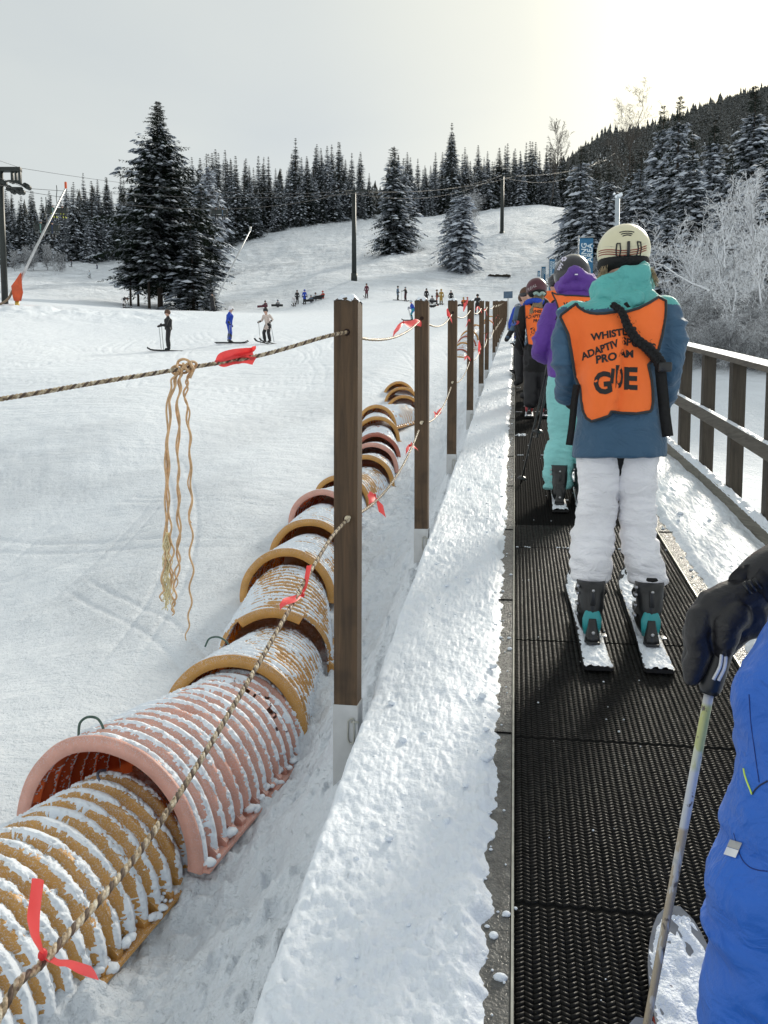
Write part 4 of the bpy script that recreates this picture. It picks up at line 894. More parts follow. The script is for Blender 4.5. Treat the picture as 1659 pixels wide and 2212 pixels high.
# trousers
b = MB()
L_ = [(960, 1262, 1345, .11, 0), (985, 1248, 1340, .115, 0), (1028, 1251, 1337, .105, .0), (1093, 1256, 1329, .095, .01), (1130, 1246, 1329, .092, .01), (1168, 1236, 1319, .095, 0), (1205, 1236, 1320, .095, -.02), (1240, 1238, 1312, .088, -.03), (1246, 1242, 1308, .08, -.03)]
R_ = [(960, 1325, 1410, .11, 0), (985, 1330, 1423, .115, 0), (1030, 1333, 1418, .105, .0), (1087, 1341, 1413, .095, .01), (1135, 1342, 1414, .092, .01), (1172, 1346, 1427, .095, 0), (1208, 1351, 1432, .095, -.02), (1246, 1359, 1437, .088, -.03), (1252, 1364, 1432, .08, -.03)]
for rows in (L_, R_): b.loft([lc(r_) for r_ in sil(rows[::-1], GY_, sq=0.9)])
def tdisp(co, no):
    low = sstep(0.95, 0.45, co[:, 2]); n1 = 1 - 2.4 * np.abs(fbm(co[:, 0] * 4 + co[:, 2] * 3, co[:, 1] * 4, co[:, 2] * 15, 3)); n2 = fbm(co[:, 0] * 6 + 4, co[:, 1] * 6, co[:, 2] * 6, 3)
    n3 = 1 - 2.2 * np.abs(fbm(co[:, 0] * 9 + co[:, 2] * 9, co[:, 1] * 8, co[:, 2] * 24 - co[:, 0] * 8, 3)); return co + no * (n1 * 0.012 * (0.25 + low) + n2 * 0.006 + n3 * 0.0028 * (.2 + low))[:, None]
tr_ = b.build('trousers', [M['white_tr']], guide); remeshed(tr_, 0.0085, tdisp, 3)
# vest over the jacket
tree = bvh(jk)
poly = [(1246.5, 652), (1250, 659), (1256, 664), (1265, 671), (1276, 676), (1290, 679), (1305, 679), (1330, 676), (1352, 676), (1378, 668), (1402, 655), (1424, 640), (1441, 647), (1440, 665), (1438, 684), (1434, 705), (1430, 723), (1424, 745), (1418, 766),
        (1409, 778), (1397, 790), (1401, 805), (1405, 822), (1408, 845), (1408, 868), (1405, 884), (1401, 890), (1370, 895), (1340, 894), (1316, 891), (1311, 900), (1294, 906), (1276, 911), (1265, 903), (1259, 886), (1256, 860), (1254.5, 835), (1246.5, 813), (1238, 776), (1228, 722), (1219, 700), (1211.5, 682), (1214, 676), (1228, 666)]
fx = gp(1316, 900)[0] + loc[0]
def gfold(V):
    # the sharp vertical fold running from under the tether to the hem
    ztop = on_y(1330, 720, GY_)[2]; zbot = on_y(1312, 905, GY_)[2]; k = np.clip((V[:, 2] - zbot) / (ztop - zbot), 0, 1); xf = (on_y(1315, 905, GY_)[0]) * (1 - k) + (on_y(1338, 720, GY_)[0]) * k
    d = V[:, 0] - xf; a = (1 - sstep(0.85, 1.0, k)); V = V.copy()
    V[:, 1] -= a * (np.where(d < 0, 0.020 * np.exp(-(d / 0.035) ** 2), 0) ) ; V[:, 1] -= a * 0.010 * np.exp(-((d + 0.10) / 0.04) ** 2) ; V[:, 1] += a * 0.004 * np.exp(-((d - 0.015) / 0.012) ** 2)
    V[:, 1] -= 0.006 * fbm(V[:, 0] * 9, V[:, 2] * 3, 2, 3); return V
vest, vt = plate_px('vest', poly, tree, GY_ - 0.12, M['orange'], guide, 0.016, 0.010, trim=M['trim'], trim_r=0.0065, fold=gfold)
M['ink'] = simple('black_ink', (0.012, 0.012, 0.013), 0.7)
print_px('vest_print', [('WHISTLER', 1325, 723, 16.5, 101, 8, 0.10), ('ADAPTIV', 1294, 757, 16.5, 80, 19, 0.1), ('SPORTS', 1377, 746, 16.5, 76, -10, -0.1), ('PRO', 1307, 775.5, 18, 43, 9, 0.1), ('AM', 1348.5, 767, 16.5, 32, -1, 0),
    ('G', 1299, 829, 50, 36, 4, 0), ('I', 1319, 815, 32, 7, -12, -0.1), ('D', 1334, 817, 49, 17, -1.5, 0), ('E', 1359, 820, 49, 29, -1.5, 0)], vt, GY_ - 0.12, M['ink'], guide)
# hood lying on the shoulders
def hdisp(co, no):
    n1 = 1 - 2.4 * np.abs(fbm(co[:, 0] * 6 + co[:, 2] * 5, co[:, 1] * 5, co[:, 2] * 9 - co[:, 0] * 4, 3)); n2 = fbm(co[:, 0] * 14, co[:, 1] * 10, co[:, 2] * 14, 3)
    return co + no * (n1 * 0.022 + n2 * 0.010 - 0.010)[:, None]
hood = figure('hood', [([gp(1318, 640, 0.0), gp(1350, 648, -0.03), gp(1382, 630, -0.01), gp(1394, 618, 0.02)], [0.066, 0.058, 0.064, 0.052], 1, 0), ([gp(1305, 632, 0), gp(1318, 622, 0.03)], [0.055, 0.048], 1, 0),
    ([gp(1310, 625, -0.04), gp(1345, 618, -0.06), gp(1375, 600, -0.04), gp(1390, 588, 0.02)], [0.05, 0.06, 0.05, 0.045], 1, 0), ([gp(1310, 650, -0.06), gp(1330, 660, -0.09), gp(1360, 655, -0.09)], [0.05, 0.05, 0.045], 1, 0), ([gp(1390, 587, 0.03), gp(1300, 625, 0.05)], [0.042, 0.045], 1, 0)], [M['teal']], 0.008, guide, hdisp, 6)
# helmet
hc = gp(1351, 535, 0.06); sc_ = 1 / 462.0
hl = helmet(guide, hc, (0.114, 0.138, 0.112), 'cream')
hm = bvh(hl)
def on_helmet(P, off=0.002):
    out = []
    for x, y in P:
        p = on_y(x, y, GY_ - 0.1); h = hm.ray_cast(Vector((p[0], 1.0, p[2])), Vector((0, 1, 0))); q = h[0] if h[0] is not None else Vector((p[0], GY_ + 0.05, p[2])); out.append(np.array([q.x, q.y - off, q.z]) - loc)
    return out
b = MB()
for dy in (-6, 0, 6): b.tube(on_helmet([(x, 538 + dy * 0.75 + y) for x, y in zip(np.linspace(1300, 1402, 26), np.interp(np.linspace(0, 1, 26), [0, 0.2, 0.4, 0.6, 0.8, 1], [-6, -1, 4, 4, 0, -11]))], 0.0015), 0.0022, 5)
b.build('goggle_strap', M['stripe'], guide)
b = MB(); Q1 = on_helmet([(x, 538 + y - 12) for x, y in zip(np.linspace(1299, 1403, 26), np.interp(np.linspace(0, 1, 26), [0, 0.2, 0.4, 0.6, 0.8, 1], [-6, -1, 4, 4, 0, -11]))], 0.0012); Q2 = on_helmet([(x, 538 + y + 12) for x, y in zip(np.linspace(1299, 1403, 26), np.interp(np.linspace(0, 1, 26), [0, 0.2, 0.4, 0.6, 0.8, 1], [-6, -1, 4, 4, 0, -11]))], 0.0012)
b.add(np.stack([Q1, Q2], 1).reshape(-1, 3), [tuple(f) for f in grid_faces(26, 2)[:, ::-1]]); b.build('strap_band', M['band'], guide)
b = MB()
for x0, x1, x2, x3 in ((1334.5, 1341, 1333, 1342.5), (1379, 1387, 1382, 1390)):
    y0_, y1_ = (522, 549) if x0 < 1350 else (518, 546); b.tube(on_helmet([(x0, y0_), (x1, y0_), (x3 + (0 if x0 < 1350 else -1), (y0_ + y1_) / 2), (x1, y1_), (x0, y1_), (x2, (y0_ + y1_) / 2), (x0, y0_)], 0.003), 0.0032, 6, cap=False)
b.tube(on_helmet([(1359.5, y) for y in np.linspace(519, 560, 10)], 0.004), 0.0065, 8)
for (xa, ya, xb, yb) in ((1341, 496, 1373, 496), (1344, 501, 1369, 501), (1347, 506, 1366, 505), (1330.5, 556, 1344, 554), (1334, 562, 1346, 560), (1371, 554, 1383, 556), (1369, 559.5, 1381, 561.5)):
    b.tube(on_helmet([(xa + (xb - xa) * k, ya + (yb - ya) * k - (2 if ya < 510 else 0) * math.sin(k * 3.14)) for k in np.linspace(0, 1, 6)], 0.0005), 0.0026, 6)
b.build('helmet_vents', M['black_p'], guide)
b = MB(); b.ell(hc + np.array([0, 0.0, -0.055]), (0.112, 0.125, 0.062), nu=30, nv=14); b.build('helmet_lining', M['black_c'], guide)
b = MB(); rs = np.random.RandomState(6)
for k in range(110):
    x0 = 1298 + rs.uniform(0, 12) if k < 80 else 1404 + rs.uniform(0, 5); y0_ = 585 + rs.uniform(-8, 8); sg = -1 if k < 80 else 1
    b.tube(spline([gp(x0, y0_, -0.02 + rs.uniform(-.03, .03)), gp(x0 + sg * rs.uniform(0, 8), y0_ + 14, -0.03), gp(x0 + sg * rs.uniform(2, 15), y0_ + rs.uniform(20, 34), -0.03 + rs.uniform(-.02, .02))], 5), 0.0012, 4)
b.build('hair', M['hair_b'], guide)
# braided tether with webbing ends
b = MB(); P = spline([gp(1312, 672, -0.165), gp(1331, 690, -0.18), gp(1342, 718, -0.185), gp(1360, 745, -0.185), gp(1385, 765, -0.18), gp(1405, 785, -0.165), gp(1418, 805, -0.14)], 20); n = len(P); s_ = np.linspace(0, 1, n)
T = np.gradient(P, axis=0); T /= np.linalg.norm(T, axis=1)[:, None]; u_ = np.cross(T, (0, 1.0, 0)); u_ /= np.linalg.norm(u_, axis=1)[:, None]; w_ = np.cross(T, u_)
for k in range(3):
    a = s_ * 2 * math.pi * 6.5 + k * 2.094; rr_ = np.interp(s_, [0, 0.2, 0.7, 1], [0.0075, 0.009, 0.0125, 0.0145]); b.tube(P + u_ * (np.sin(a) * rr_)[:, None] + w_ * (np.sin(2 * a) * rr_ * 0.45)[:, None], rr_ * 0.92, 9)
for k in range(260):
    i = rs.randint(4, n - 2); q = P[i] + rs.normal(0, 0.012, 3); b.tube([q, q + rs.normal(0, 0.007, 3)], 0.0006, 3)
b.build('braided_tether', M['black_c'], guide)
def strap(name, pts, w, dy, m='black_c'):
    P = [gp(x, y, dy + k) for x, y, k in pts]; b_ = MB(); Q = spline(P, 6); b_.tube(Q, np.broadcast_to(w / 2, len(Q)), 4, flat=0.16, up=(0, 1, 0)); return b_.build(name, M[m], guide)
strap('webbing', [(1412, 800, 0), (1419, 850, 0.02), (1425, 900, 0.03), (1431, 944, 0.03)], 0.046, -0.15)
strap('webbing', [(1242, 835, 0), (1237, 870, 0.0), (1232, 920, 0.0), (1226, 962, 0.0)], 0.030, -0.10)
b = MB(); b.box(gp(1420, 802, -0.17), (0.055, 0.02, 0.04), ch=0.006); b.build('buckle', M['black_p'], guide)
# gloves with fingers closed on the pole grips
for sg, (hx, hy) in ((-1, (1248, 858)), (1, (1432, 872))):
    c = gp(hx, hy, 0.24); caps = [([c + [0, -0.06, 0.01], c], [0.042, 0.045], 0.8, 0)]
    for k in range(4):
        z = 0.03 - 0.021 * k; caps.append(([c + [0, 0.03, z], c + [-sg * 0.03, 0.055, z], c + [-sg * 0.055, 0.03, z - 0.004]], [0.013, 0.012, 0.010 - 0.001 * k], 1, 0))
    caps.append(([c + [-sg * 0.02, 0.0, 0.02], c + [-sg * 0.05, 0.01, 0.035], c + [-sg * 0.06, 0.035, 0.03]], [0.015, 0.014, 0.012], 1, 0))
    figure('glove', caps, [M['black_c']], 0.005, guide)
# skis and boots
gs = 'skis of the people in the queue on the belt'
for nm, (tx, ty), (fx_, fy_), hx, bx, cr in (('left', (1294, 1458), (1250, 1292), 1276, 1275, (1239, 1311, 1263)), ('right', (1426, 1464), (1366, 1290), 1398, 1392, (1360, 1436, 1270))):
    A = on_belt(tx, ty); B = on_belt(fx_, fy_); B = A + (B - A) * 1.28
    rt_, A3, d3, s3, u3, L3 = ski(f'snow-topped {nm} ski of the person in the guide vest', A[:2], B[:2], 0.118, 0.06, seed=tx, waist=0.86)
    hp = A3 + d3 * 0.30 + u3 * 0.014 - loc; boot(guide, hp, d3, s3, u3, 'black_p', 'teal_p', 0.25, 0.95)
    top = hp + d3 * 0.08; c0 = gp((cr[0] + cr[1]) / 2, cr[2], -0.04); cuff(guide, (c0[0], c0[1], c0[2] - 0.035), (on_y(cr[1], 1250, GY_)[0] - on_y(cr[0], 1250, GY_)[0]) / 2 * 0.93, 0.085, 0.10, M['black_c'], seed=tx)

# ---- the person in purple ----------------------------------------------------
PY_ = 5.85
loc = np.array([on_y(1225, 900, PY_)[0], PY_, bz(PY_)])
pur = thing('person', 'person in a purple hooded jacket, orange vest, pale teal trousers and black helmet', 'person', loc)
def gp(x, y, dy=0.0): return lc(on_y(x, y, PY_) + np.array([0, dy, 0]))
hd = gp(1237, 585, 0.05)
figure('body', [([hd, hd + [0, 0, -0.09]], [0.085, 0.07], 1, 0), ([hd + [0, -0.02, -0.08], gp(1235, 660)], [0.055, 0.06], 1, 0), ([gp(1235, 660), gp(1232, 740), gp(1226, 820)], [0.13, 0.12, 0.13], 0.7, 1), ([gp(1200, 660), gp(1180, 730), gp(1176, 765, 0.15)], [0.045, 0.04, 0.035], 1, 1),
    ([gp(1272, 660), gp(1290, 730), gp(1285, 765, 0.15)], [0.045, 0.04, 0.035], 1, 1), ([gp(1208, 825), gp(1208, 930, .02), gp(1206, 1060)], [0.08, 0.06, 0.05], 1, 1), ([gp(1252, 825), gp(1256, 930, .02), gp(1258, 1060)], [0.08, 0.06, 0.05], 1, 1)], [M['skin'], M['black_c']], 0.015, pur)
b = MB(); rows = [(818, 1183, 1280, .17, 0), (790, 1184, 1282, .165, 0), (740, 1188, 1284, .15, 0), (700, 1190, 1286, .145, 0), (665, 1188, 1288, .13, 0), (645, 1198, 1278, .11, 0), (630, 1212, 1266, .09, 0)]
b.loft([lc(r_) for r_ in sil(rows, PY_)])
for sg, pts in ((-1, ((1200, 660), (1184, 700), (1172, 740), (1170, 755), (1186, 768))), (1, ((1276, 660), (1290, 700), (1298, 740), (1296, 760), (1286, 770)))):
    P = spline([gp(*pts[0]), gp(*pts[1]), gp(*pts[2]), gp(*pts[3], 0.06), gp(*pts[4], 0.14)], 6); b.tube(P, np.interp(np.linspace(0, 1, len(P)), [0, .4, 1], [.078, .074, .062]), 16)
pj = b.build('jacket', [M['purple']], pur); remeshed(pj, 0.011, jdisp, 4)
b = MB()
for rows in ([(810, 1184, 1232, .12, 0), (840, 1181, 1234, .12, 0), (880, 1184, 1236, .11, 0.01), (930, 1188, 1238, .10, .01), (955, 1186, 1238, .105, 0), (980, 1179, 1238, .105, -.01), (1030, 1176, 1236, .105, -.03), (1054, 1175, 1234, .10, -.03)], [(810, 1232, 1282, .12, 0), (880, 1238, 1284, .11, 0.01), (960, 1240, 1284, .105, 0), (1030, 1242, 1290, .105, -.03), (1054, 1243, 1292, .10, -.03)]):
    b.loft([lc(r_) for r_ in sil(rows[::-1], PY_, sq=0.88)])
pt_ = b.build('trousers', [M['teal_l']], pur); remeshed(pt_, 0.011, tdisp, 3)
vest, vt = plate_px('vest', [(1193, 627), (1204, 633), (1222, 640), (1262, 642), (1290, 640), (1292, 690), (1290, 760), (1282, 770), (1222, 772), (1214, 762), (1213, 745), (1216, 728), (1212, 700), (1206, 670), (1200, 645)], bvh(pj), PY_ - 0.1, M['orange'], pur, 0.018, 0.014, trim=M['trim'], trim_r=0.006)
print_px('vest_print', [('WHISTLER', 1247, 659, 11, 62, 4, .1), ('ADAPTIVE SPORTS', 1251, 684, 12, 104, 2, .1), ('PROGRAM', 1256, 702, 11, 60, 0, 0), ('GUIDE', 1256, 735, 28, 60, 0, 0)], vt, PY_ - 0.1, M['ink'], pur)
figure('hood', [([gp(1218, 618, -.03), gp(1245, 622, -.06), gp(1272, 614, -.02)], [.06, .055, .06], 1, 0), ([gp(1218, 612, -.06), gp(1238, 594, -.13), gp(1260, 608, -.08), gp(1272, 616, -.02)], [.042, .036, .042, .042], 1, 0), ([gp(1212, 618, 0), gp(1280, 618, 0)], [.055, .055], 1, 0)], [M['purple']], 0.01, pur, wrinkle(0.014, 6, 10, 3), 5)
hc = gp(1237, 588, 0.06); h_ = helmet(pur, hc, (0.132, 0.15, 0.138), 'blk_h'); hm = bvh(h_)
b = MB(); V, F = textmesh('spy', 1.0, 0.02); V -= V.mean(0); out = []
for v in V:
    x = 1208 + (v[0] * 12) * math.cos(R(60)) - v[1] * 11 * math.sin(R(60)); y = 581 - (v[0] * 14 * math.sin(R(60)) + v[1] * 11 * math.cos(R(60)))
    p = on_y(x, y, PY_); h = hm.ray_cast(Vector((p[0], 1, p[2])), Vector((0, 1, 0))); q = h[0] if h[0] is not None else Vector((p[0], PY_ + 0.05, p[2])); out.append(np.array([q.x, q.y - .003, q.z]) - loc)
b.add(out, F)
for k in range(6):
    a = k * math.pi / 3; p = on_y(1218 + 4 * math.cos(a), 562 - 4.5 * math.sin(a), PY_); h = hm.ray_cast(Vector((p[0], 1, p[2])), Vector((0, 1, 0)))
    if h[0] is not None: b.ell(np.array(h[0]) - loc, (0.009, 0.003, 0.009), nu=8, nv=6)
b.build('helmet_print', M['textile_white'], pur)
b = MB(); b.box(gp(1241, 604, -0.165), (0.022, 0.004, 0.008)); b.build('label_tab', M['textile_white'], pur)
for nm, tx, bx in (('left', 1211, 1207), ('right', 1262, 1256)):
    A = on_belt(tx, 1112); B = on_belt(bx - 6, 1058); B = A + (B - A) * 1.9
    rt_, A3, d3, s3, u3, L3 = ski(f'snow-topped {nm} ski of the person in purple', A[:2], B[:2], 0.115, 0.06, seed=bx)
    boot(pur, A3 + d3 * 0.24 + u3 * 0.014 - loc, d3, s3, u3, 'black_p', 'black_p', 0.27, 1.0)
c = gp(1188, 775, 0.17); figure('glove', [([c + [0, -.06, .01], c], [.042, .045], .8, 0)] + [([c + [0, .03, .03 - .021 * k], c + [.03, .05, .03 - .021 * k]], [.013, .011], 1, 0) for k in range(4)] + [([c + [.02, 0, .02], c + [.05, .02, .03]], [.015, .012], 1, 0)], [M['black_c']], 0.008, pur)
def ski_pole(label, top, tip, r=0.0075, m='black_p', basket='black_p', grp='ski poles of the people in the queue', grip='black_p'):
    top = np.array(top, float); tip = np.array(tip, float); root = thing('ski_pole', label, 'ski pole', tip, 0, grp); d = (top - tip); L = np.linalg.norm(d); d /= L
    b = MB(); b.tube([np.zeros(3), d * (L - 0.13)], [r * 0.65, r], 10); b.build('shaft', M[m], root)
    b = MB(); b.tube([d * (L - 0.14), d * (L - 0.1), d * (L - 0.02), d * L], [0.011, 0.015, 0.014, 0.019], 12); b.build('grip', M[grip], root)
    b = MB(); b.tube([d * 0.05, d * 0.06, d * 0.068], [0.038, 0.03, 0.01], 14); b.build('basket', M[basket], root); return root
ski_pole('thin black pole planted on the belt left of the person in purple', on_y(1188, 772, PY_ + 0.1), on_belt(1125, 1045, 0.01), 0.009)
ski_pole('black pole gripped beside the purple cuff, hanging low', on_y(1192, 772, PY_ + 0.05), on_y(1160, 945, PY_ + 0.3), 0.012)
# ------------------------------------------------------------------ skiers of the middle and far distance
def cm(name, col, rough=0.7): 
    if name not in M: M[name] = simple(name, col, rough, 0.2, 9)
    return M[name]
COL = dict(black=(0.012, 0.012, 0.015), navy=(0.015, 0.03, 0.08), royal=(0.01, 0.055, 0.42), cream=(0.62, 0.52, 0.47), grey=(0.25, 0.27, 0.30), white=(0.75, 0.75, 0.78), teal=(0.03, 0.30, 0.38), red=(0.45, 0.05, 0.03), mustard=(0.36, 0.23, 0.05),
           burgundy=(0.10, 0.02, 0.035), brown=(0.10, 0.05, 0.03), pink=(0.75, 0.12, 0.14), orange=(0.65, 0.16, 0.03), pale=(0.55, 0.62, 0.68), green=(0.12, 0.24, 0.22), yellow=(0.72, 0.75, 0.10), steel=(0.08, 0.13, 0.20))
def C_(n): return cm('cloth_' + n, COL[n])
POSE = {
 'stand': dict(hip=(0, 0, .93), chest=(0, .01, 1.32), head=(0, .03, 1.60), knee=(.11, .04, .50), foot=(.12, 0, .10), hand=(.30, .16, .86), elbow=(.27, -.02, 1.08)),
 'ski': dict(hip=(0, -.06, .86), chest=(0, .06, 1.22), head=(0, .14, 1.50), knee=(.13, .12, .49), foot=(.14, 0, .10), hand=(.30, .36, .98), elbow=(.29, .05, 1.02)),
 'stride': dict(hip=(0, 0, .90), chest=(0, .06, 1.28), head=(0, .10, 1.56), knee=(.10, .06, .50), foot=(.13, .0, .10), hand=(.27, .10, .84), elbow=(.26, -.02, 1.04)),
 'sit': dict(hip=(0, -.2, .20), chest=(0, -.20, .58), head=(0, -.12, .86), knee=(.15, .22, .40), foot=(.16, .55, .12), hand=(.25, .05, .30), elbow=(.28, -.15, .45)),
 'bend': dict(hip=(0, -.18, .88), chest=(0, .22, .98), head=(0, .46, .92), knee=(.12, .02, .50), foot=(.13, 0, .10), hand=(.16, .40, .35), elbow=(.22, .32, .68)),
 'lie': dict(hip=(0, 0, .18), chest=(0, -.42, .24), head=(0, -.70, .30), knee=(.14, .36, .26), foot=(.16, .75, .12), hand=(.28, -.1, .12), elbow=(.30, -.32, .16)),
 'chair': dict(hip=(0, 0, .1), chest=(0, -.02, .50), head=(0, .04, .80), knee=(.12, .45, .08), foot=(.12, .50, -.34), hand=(.2, .25, .25), elbow=(.26, .02, .28))}
def skier(label, loc, rz, pose, jacket, trousers, helmet_c, h=1.72, skis='ski', poles=True, voxel=0.035, coat=False, group=None, arms=None, ski_col='black', ski_rz=None, goggles=False, name='person', ski_len=1.55):
    p = POSE[pose]; root = thing(name, label, 'person', loc, rz, group); k = h / 1.75; v = lambda q, s=1: np.array([q[0] * s, q[1], q[2]]) * k
    hip, ch, hd = v(p['hip']), v(p['chest']), v(p['head']); up_ = (ch - hip) / np.linalg.norm(ch - hip)
    nk = ch + (hd - ch) * 0.45
    caps = [([hip - up_ * .02 * k, hip + (ch - hip) * .5, ch, nk - up_ * 0.03 * k], [.165 * k, .155 * k, .175 * k, .075 * k], .72, 1), ([nk, hd], [.06 * k, .09 * k], 1, 0), ([hd + [0, .02, 0], hd + [0, .0, -.02]], [.1 * k, .095 * k], 1, 0)]
    if coat: caps.append(([hip + up_ * .1, hip - np.array([0, 0, .30]) * k, hip - np.array([0, .05, .60]) * k], [.17 * k, .21 * k, .27 * k], .75, 1))
    for s in (-1, 1):
        sh = ch + np.array([s * .165, 0, .07]) * k; el = v(p['elbow'], s); ha = v(p['hand'], s)
        if arms and s in arms: el, ha = [np.array(q) * k for q in arms[s]]
        caps.append(([sh, el, ha], [.068 * k, .058 * k, .048 * k], 1, 1)); caps.append(([ha, ha + (ha - el) * .12], [.05 * k, .045 * k], 1, 3))
        kn = v(p['knee'], s); ft = v(p['foot'], s); caps.append(([hip + np.array([s * .085, 0, -.02]) * k, kn, ft + (kn - ft) * .35], [.105 * k, .085 * k, .085 * k], 1, 2))
        fd = np.array([0, .13, 0]) * k if pose not in ('sit', 'lie') else np.array([0, .03, .12]) * k
        caps.append(([ft + (kn - ft) * .4, ft, ft + fd - [0, 0, .04 * k]], [.075 * k, .07 * k, .055 * k], 1, 3))
    figure('body', caps, [M['skin'], C_(jacket), C_(trousers), C_('black')], voxel, root)
    b = MB(); b.ell(hd + np.array([0, -.005, .035]) * k, (.118 * k, .135 * k, .115 * k), nu=14, nv=9); b.build('helmet', C_(helmet_c) if isinstance(helmet_c, str) else helmet_c, root)
    if goggles: b = MB(); b.ell(hd + np.array([0, .10, .0]) * k, (.085 * k, .035 * k, .04 * k), nu=12, nv=8); b.build('goggles', M['blk_h'], root)
    if skis:
        for s in ((-1, 1) if skis == 'ski' else (0,)):
            f = v(p['foot'], s if s else 1); f = f if s else np.array([0, f[1], f[2]]); b = MB(); Ls = ski_len * k; w = .09 if s else .28
            if pose in ('sit', 'lie') and not s:
                b.box((0, f[1] + .06, .16), (1.45 * k, .05, .27), ch=.02)
            else:
                kk = np.linspace(-.42, .58, 12); zz = .10 * np.clip((kk - .42) / .16, 0, 1) ** 2; lp = [np.array([(f[0] - w / 2, f[1] + a * Ls, z), (f[0] + w / 2, f[1] + a * Ls, z), (f[0] + w / 2, f[1] + a * Ls, z + .03), (f[0] - w / 2, f[1] + a * Ls, z + .03)]) for a, z in zip(kk, zz)]
                b.loft(lp)
            b.build('ski' if s else 'snowboard', C_(ski_col), root, False)
    if poles:
        for s in (-1, 1):
            ha = v(p['hand'], s)
            if arms and s in arms: ha = np.array(arms[s][1]) * k
            b = MB(); tp = np.array([ha[0] * 1.15, ha[1] - .25 * (1 if pose == 'ski' else .3), 0.02]); b.tube([ha + [0, 0, .08], tp], .012, 6); b.build('ski_pole', C_('grey'), root)
    return root
def on_snow(x, y, d):
    P = at(x, y, d); return (P[0], P[1], gz(P[0], P[1]) + 0.01)
def face(a): return R(a)
W = 'skiers on the open slope'
sk = skier
sk('skier all in black with one pole out to the side, facing left', on_snow(365, 758, 33.5), face(120), 'stand', 'black', 'black', 'brown', 1.78, voxel=.022, goggles=True, arms={1: ((.22, .05, 1.05), (.12, .28, 1.12)), -1: ((-.28, .12, 1.08), (-.32, .42, .98))})
sk('skier in royal blue with a white helmet, striding to the right', on_snow(495, 740, 36.3), face(-80), 'stride', 'royal', 'royal', 'white', 1.76, voxel=.024, goggles=True)
sk('skier in a cream jacket and black trousers facing downhill', on_snow(578, 742, 36.8), face(165), 'ski', 'cream', 'black', 'black', 1.74, voxel=.024, goggles=True, arms={1: ((.30, .0, 1.1), (.36, .22, .98)), -1: ((-.3, .0, 1.1), (-.32, .25, .95))})
sk('skier in a long black coat skiing away to the left', on_snow(460, 672, 70), face(60), 'stride', 'black', 'black', 'black', 1.75, voxel=.05, coat=True)
sk('crouching skier in black with pale trousers left of the big fir', on_snow(268, 665, 75), face(-100), 'bend', 'black', 'white', 'black', 1.7, voxel=.05)
sk('child in a blue jacket and teal trousers beside the second fence post', on_snow(891, 706, 57), face(100), 'ski', 'royal', 'teal', 'pale', 1.6, voxel=.045)
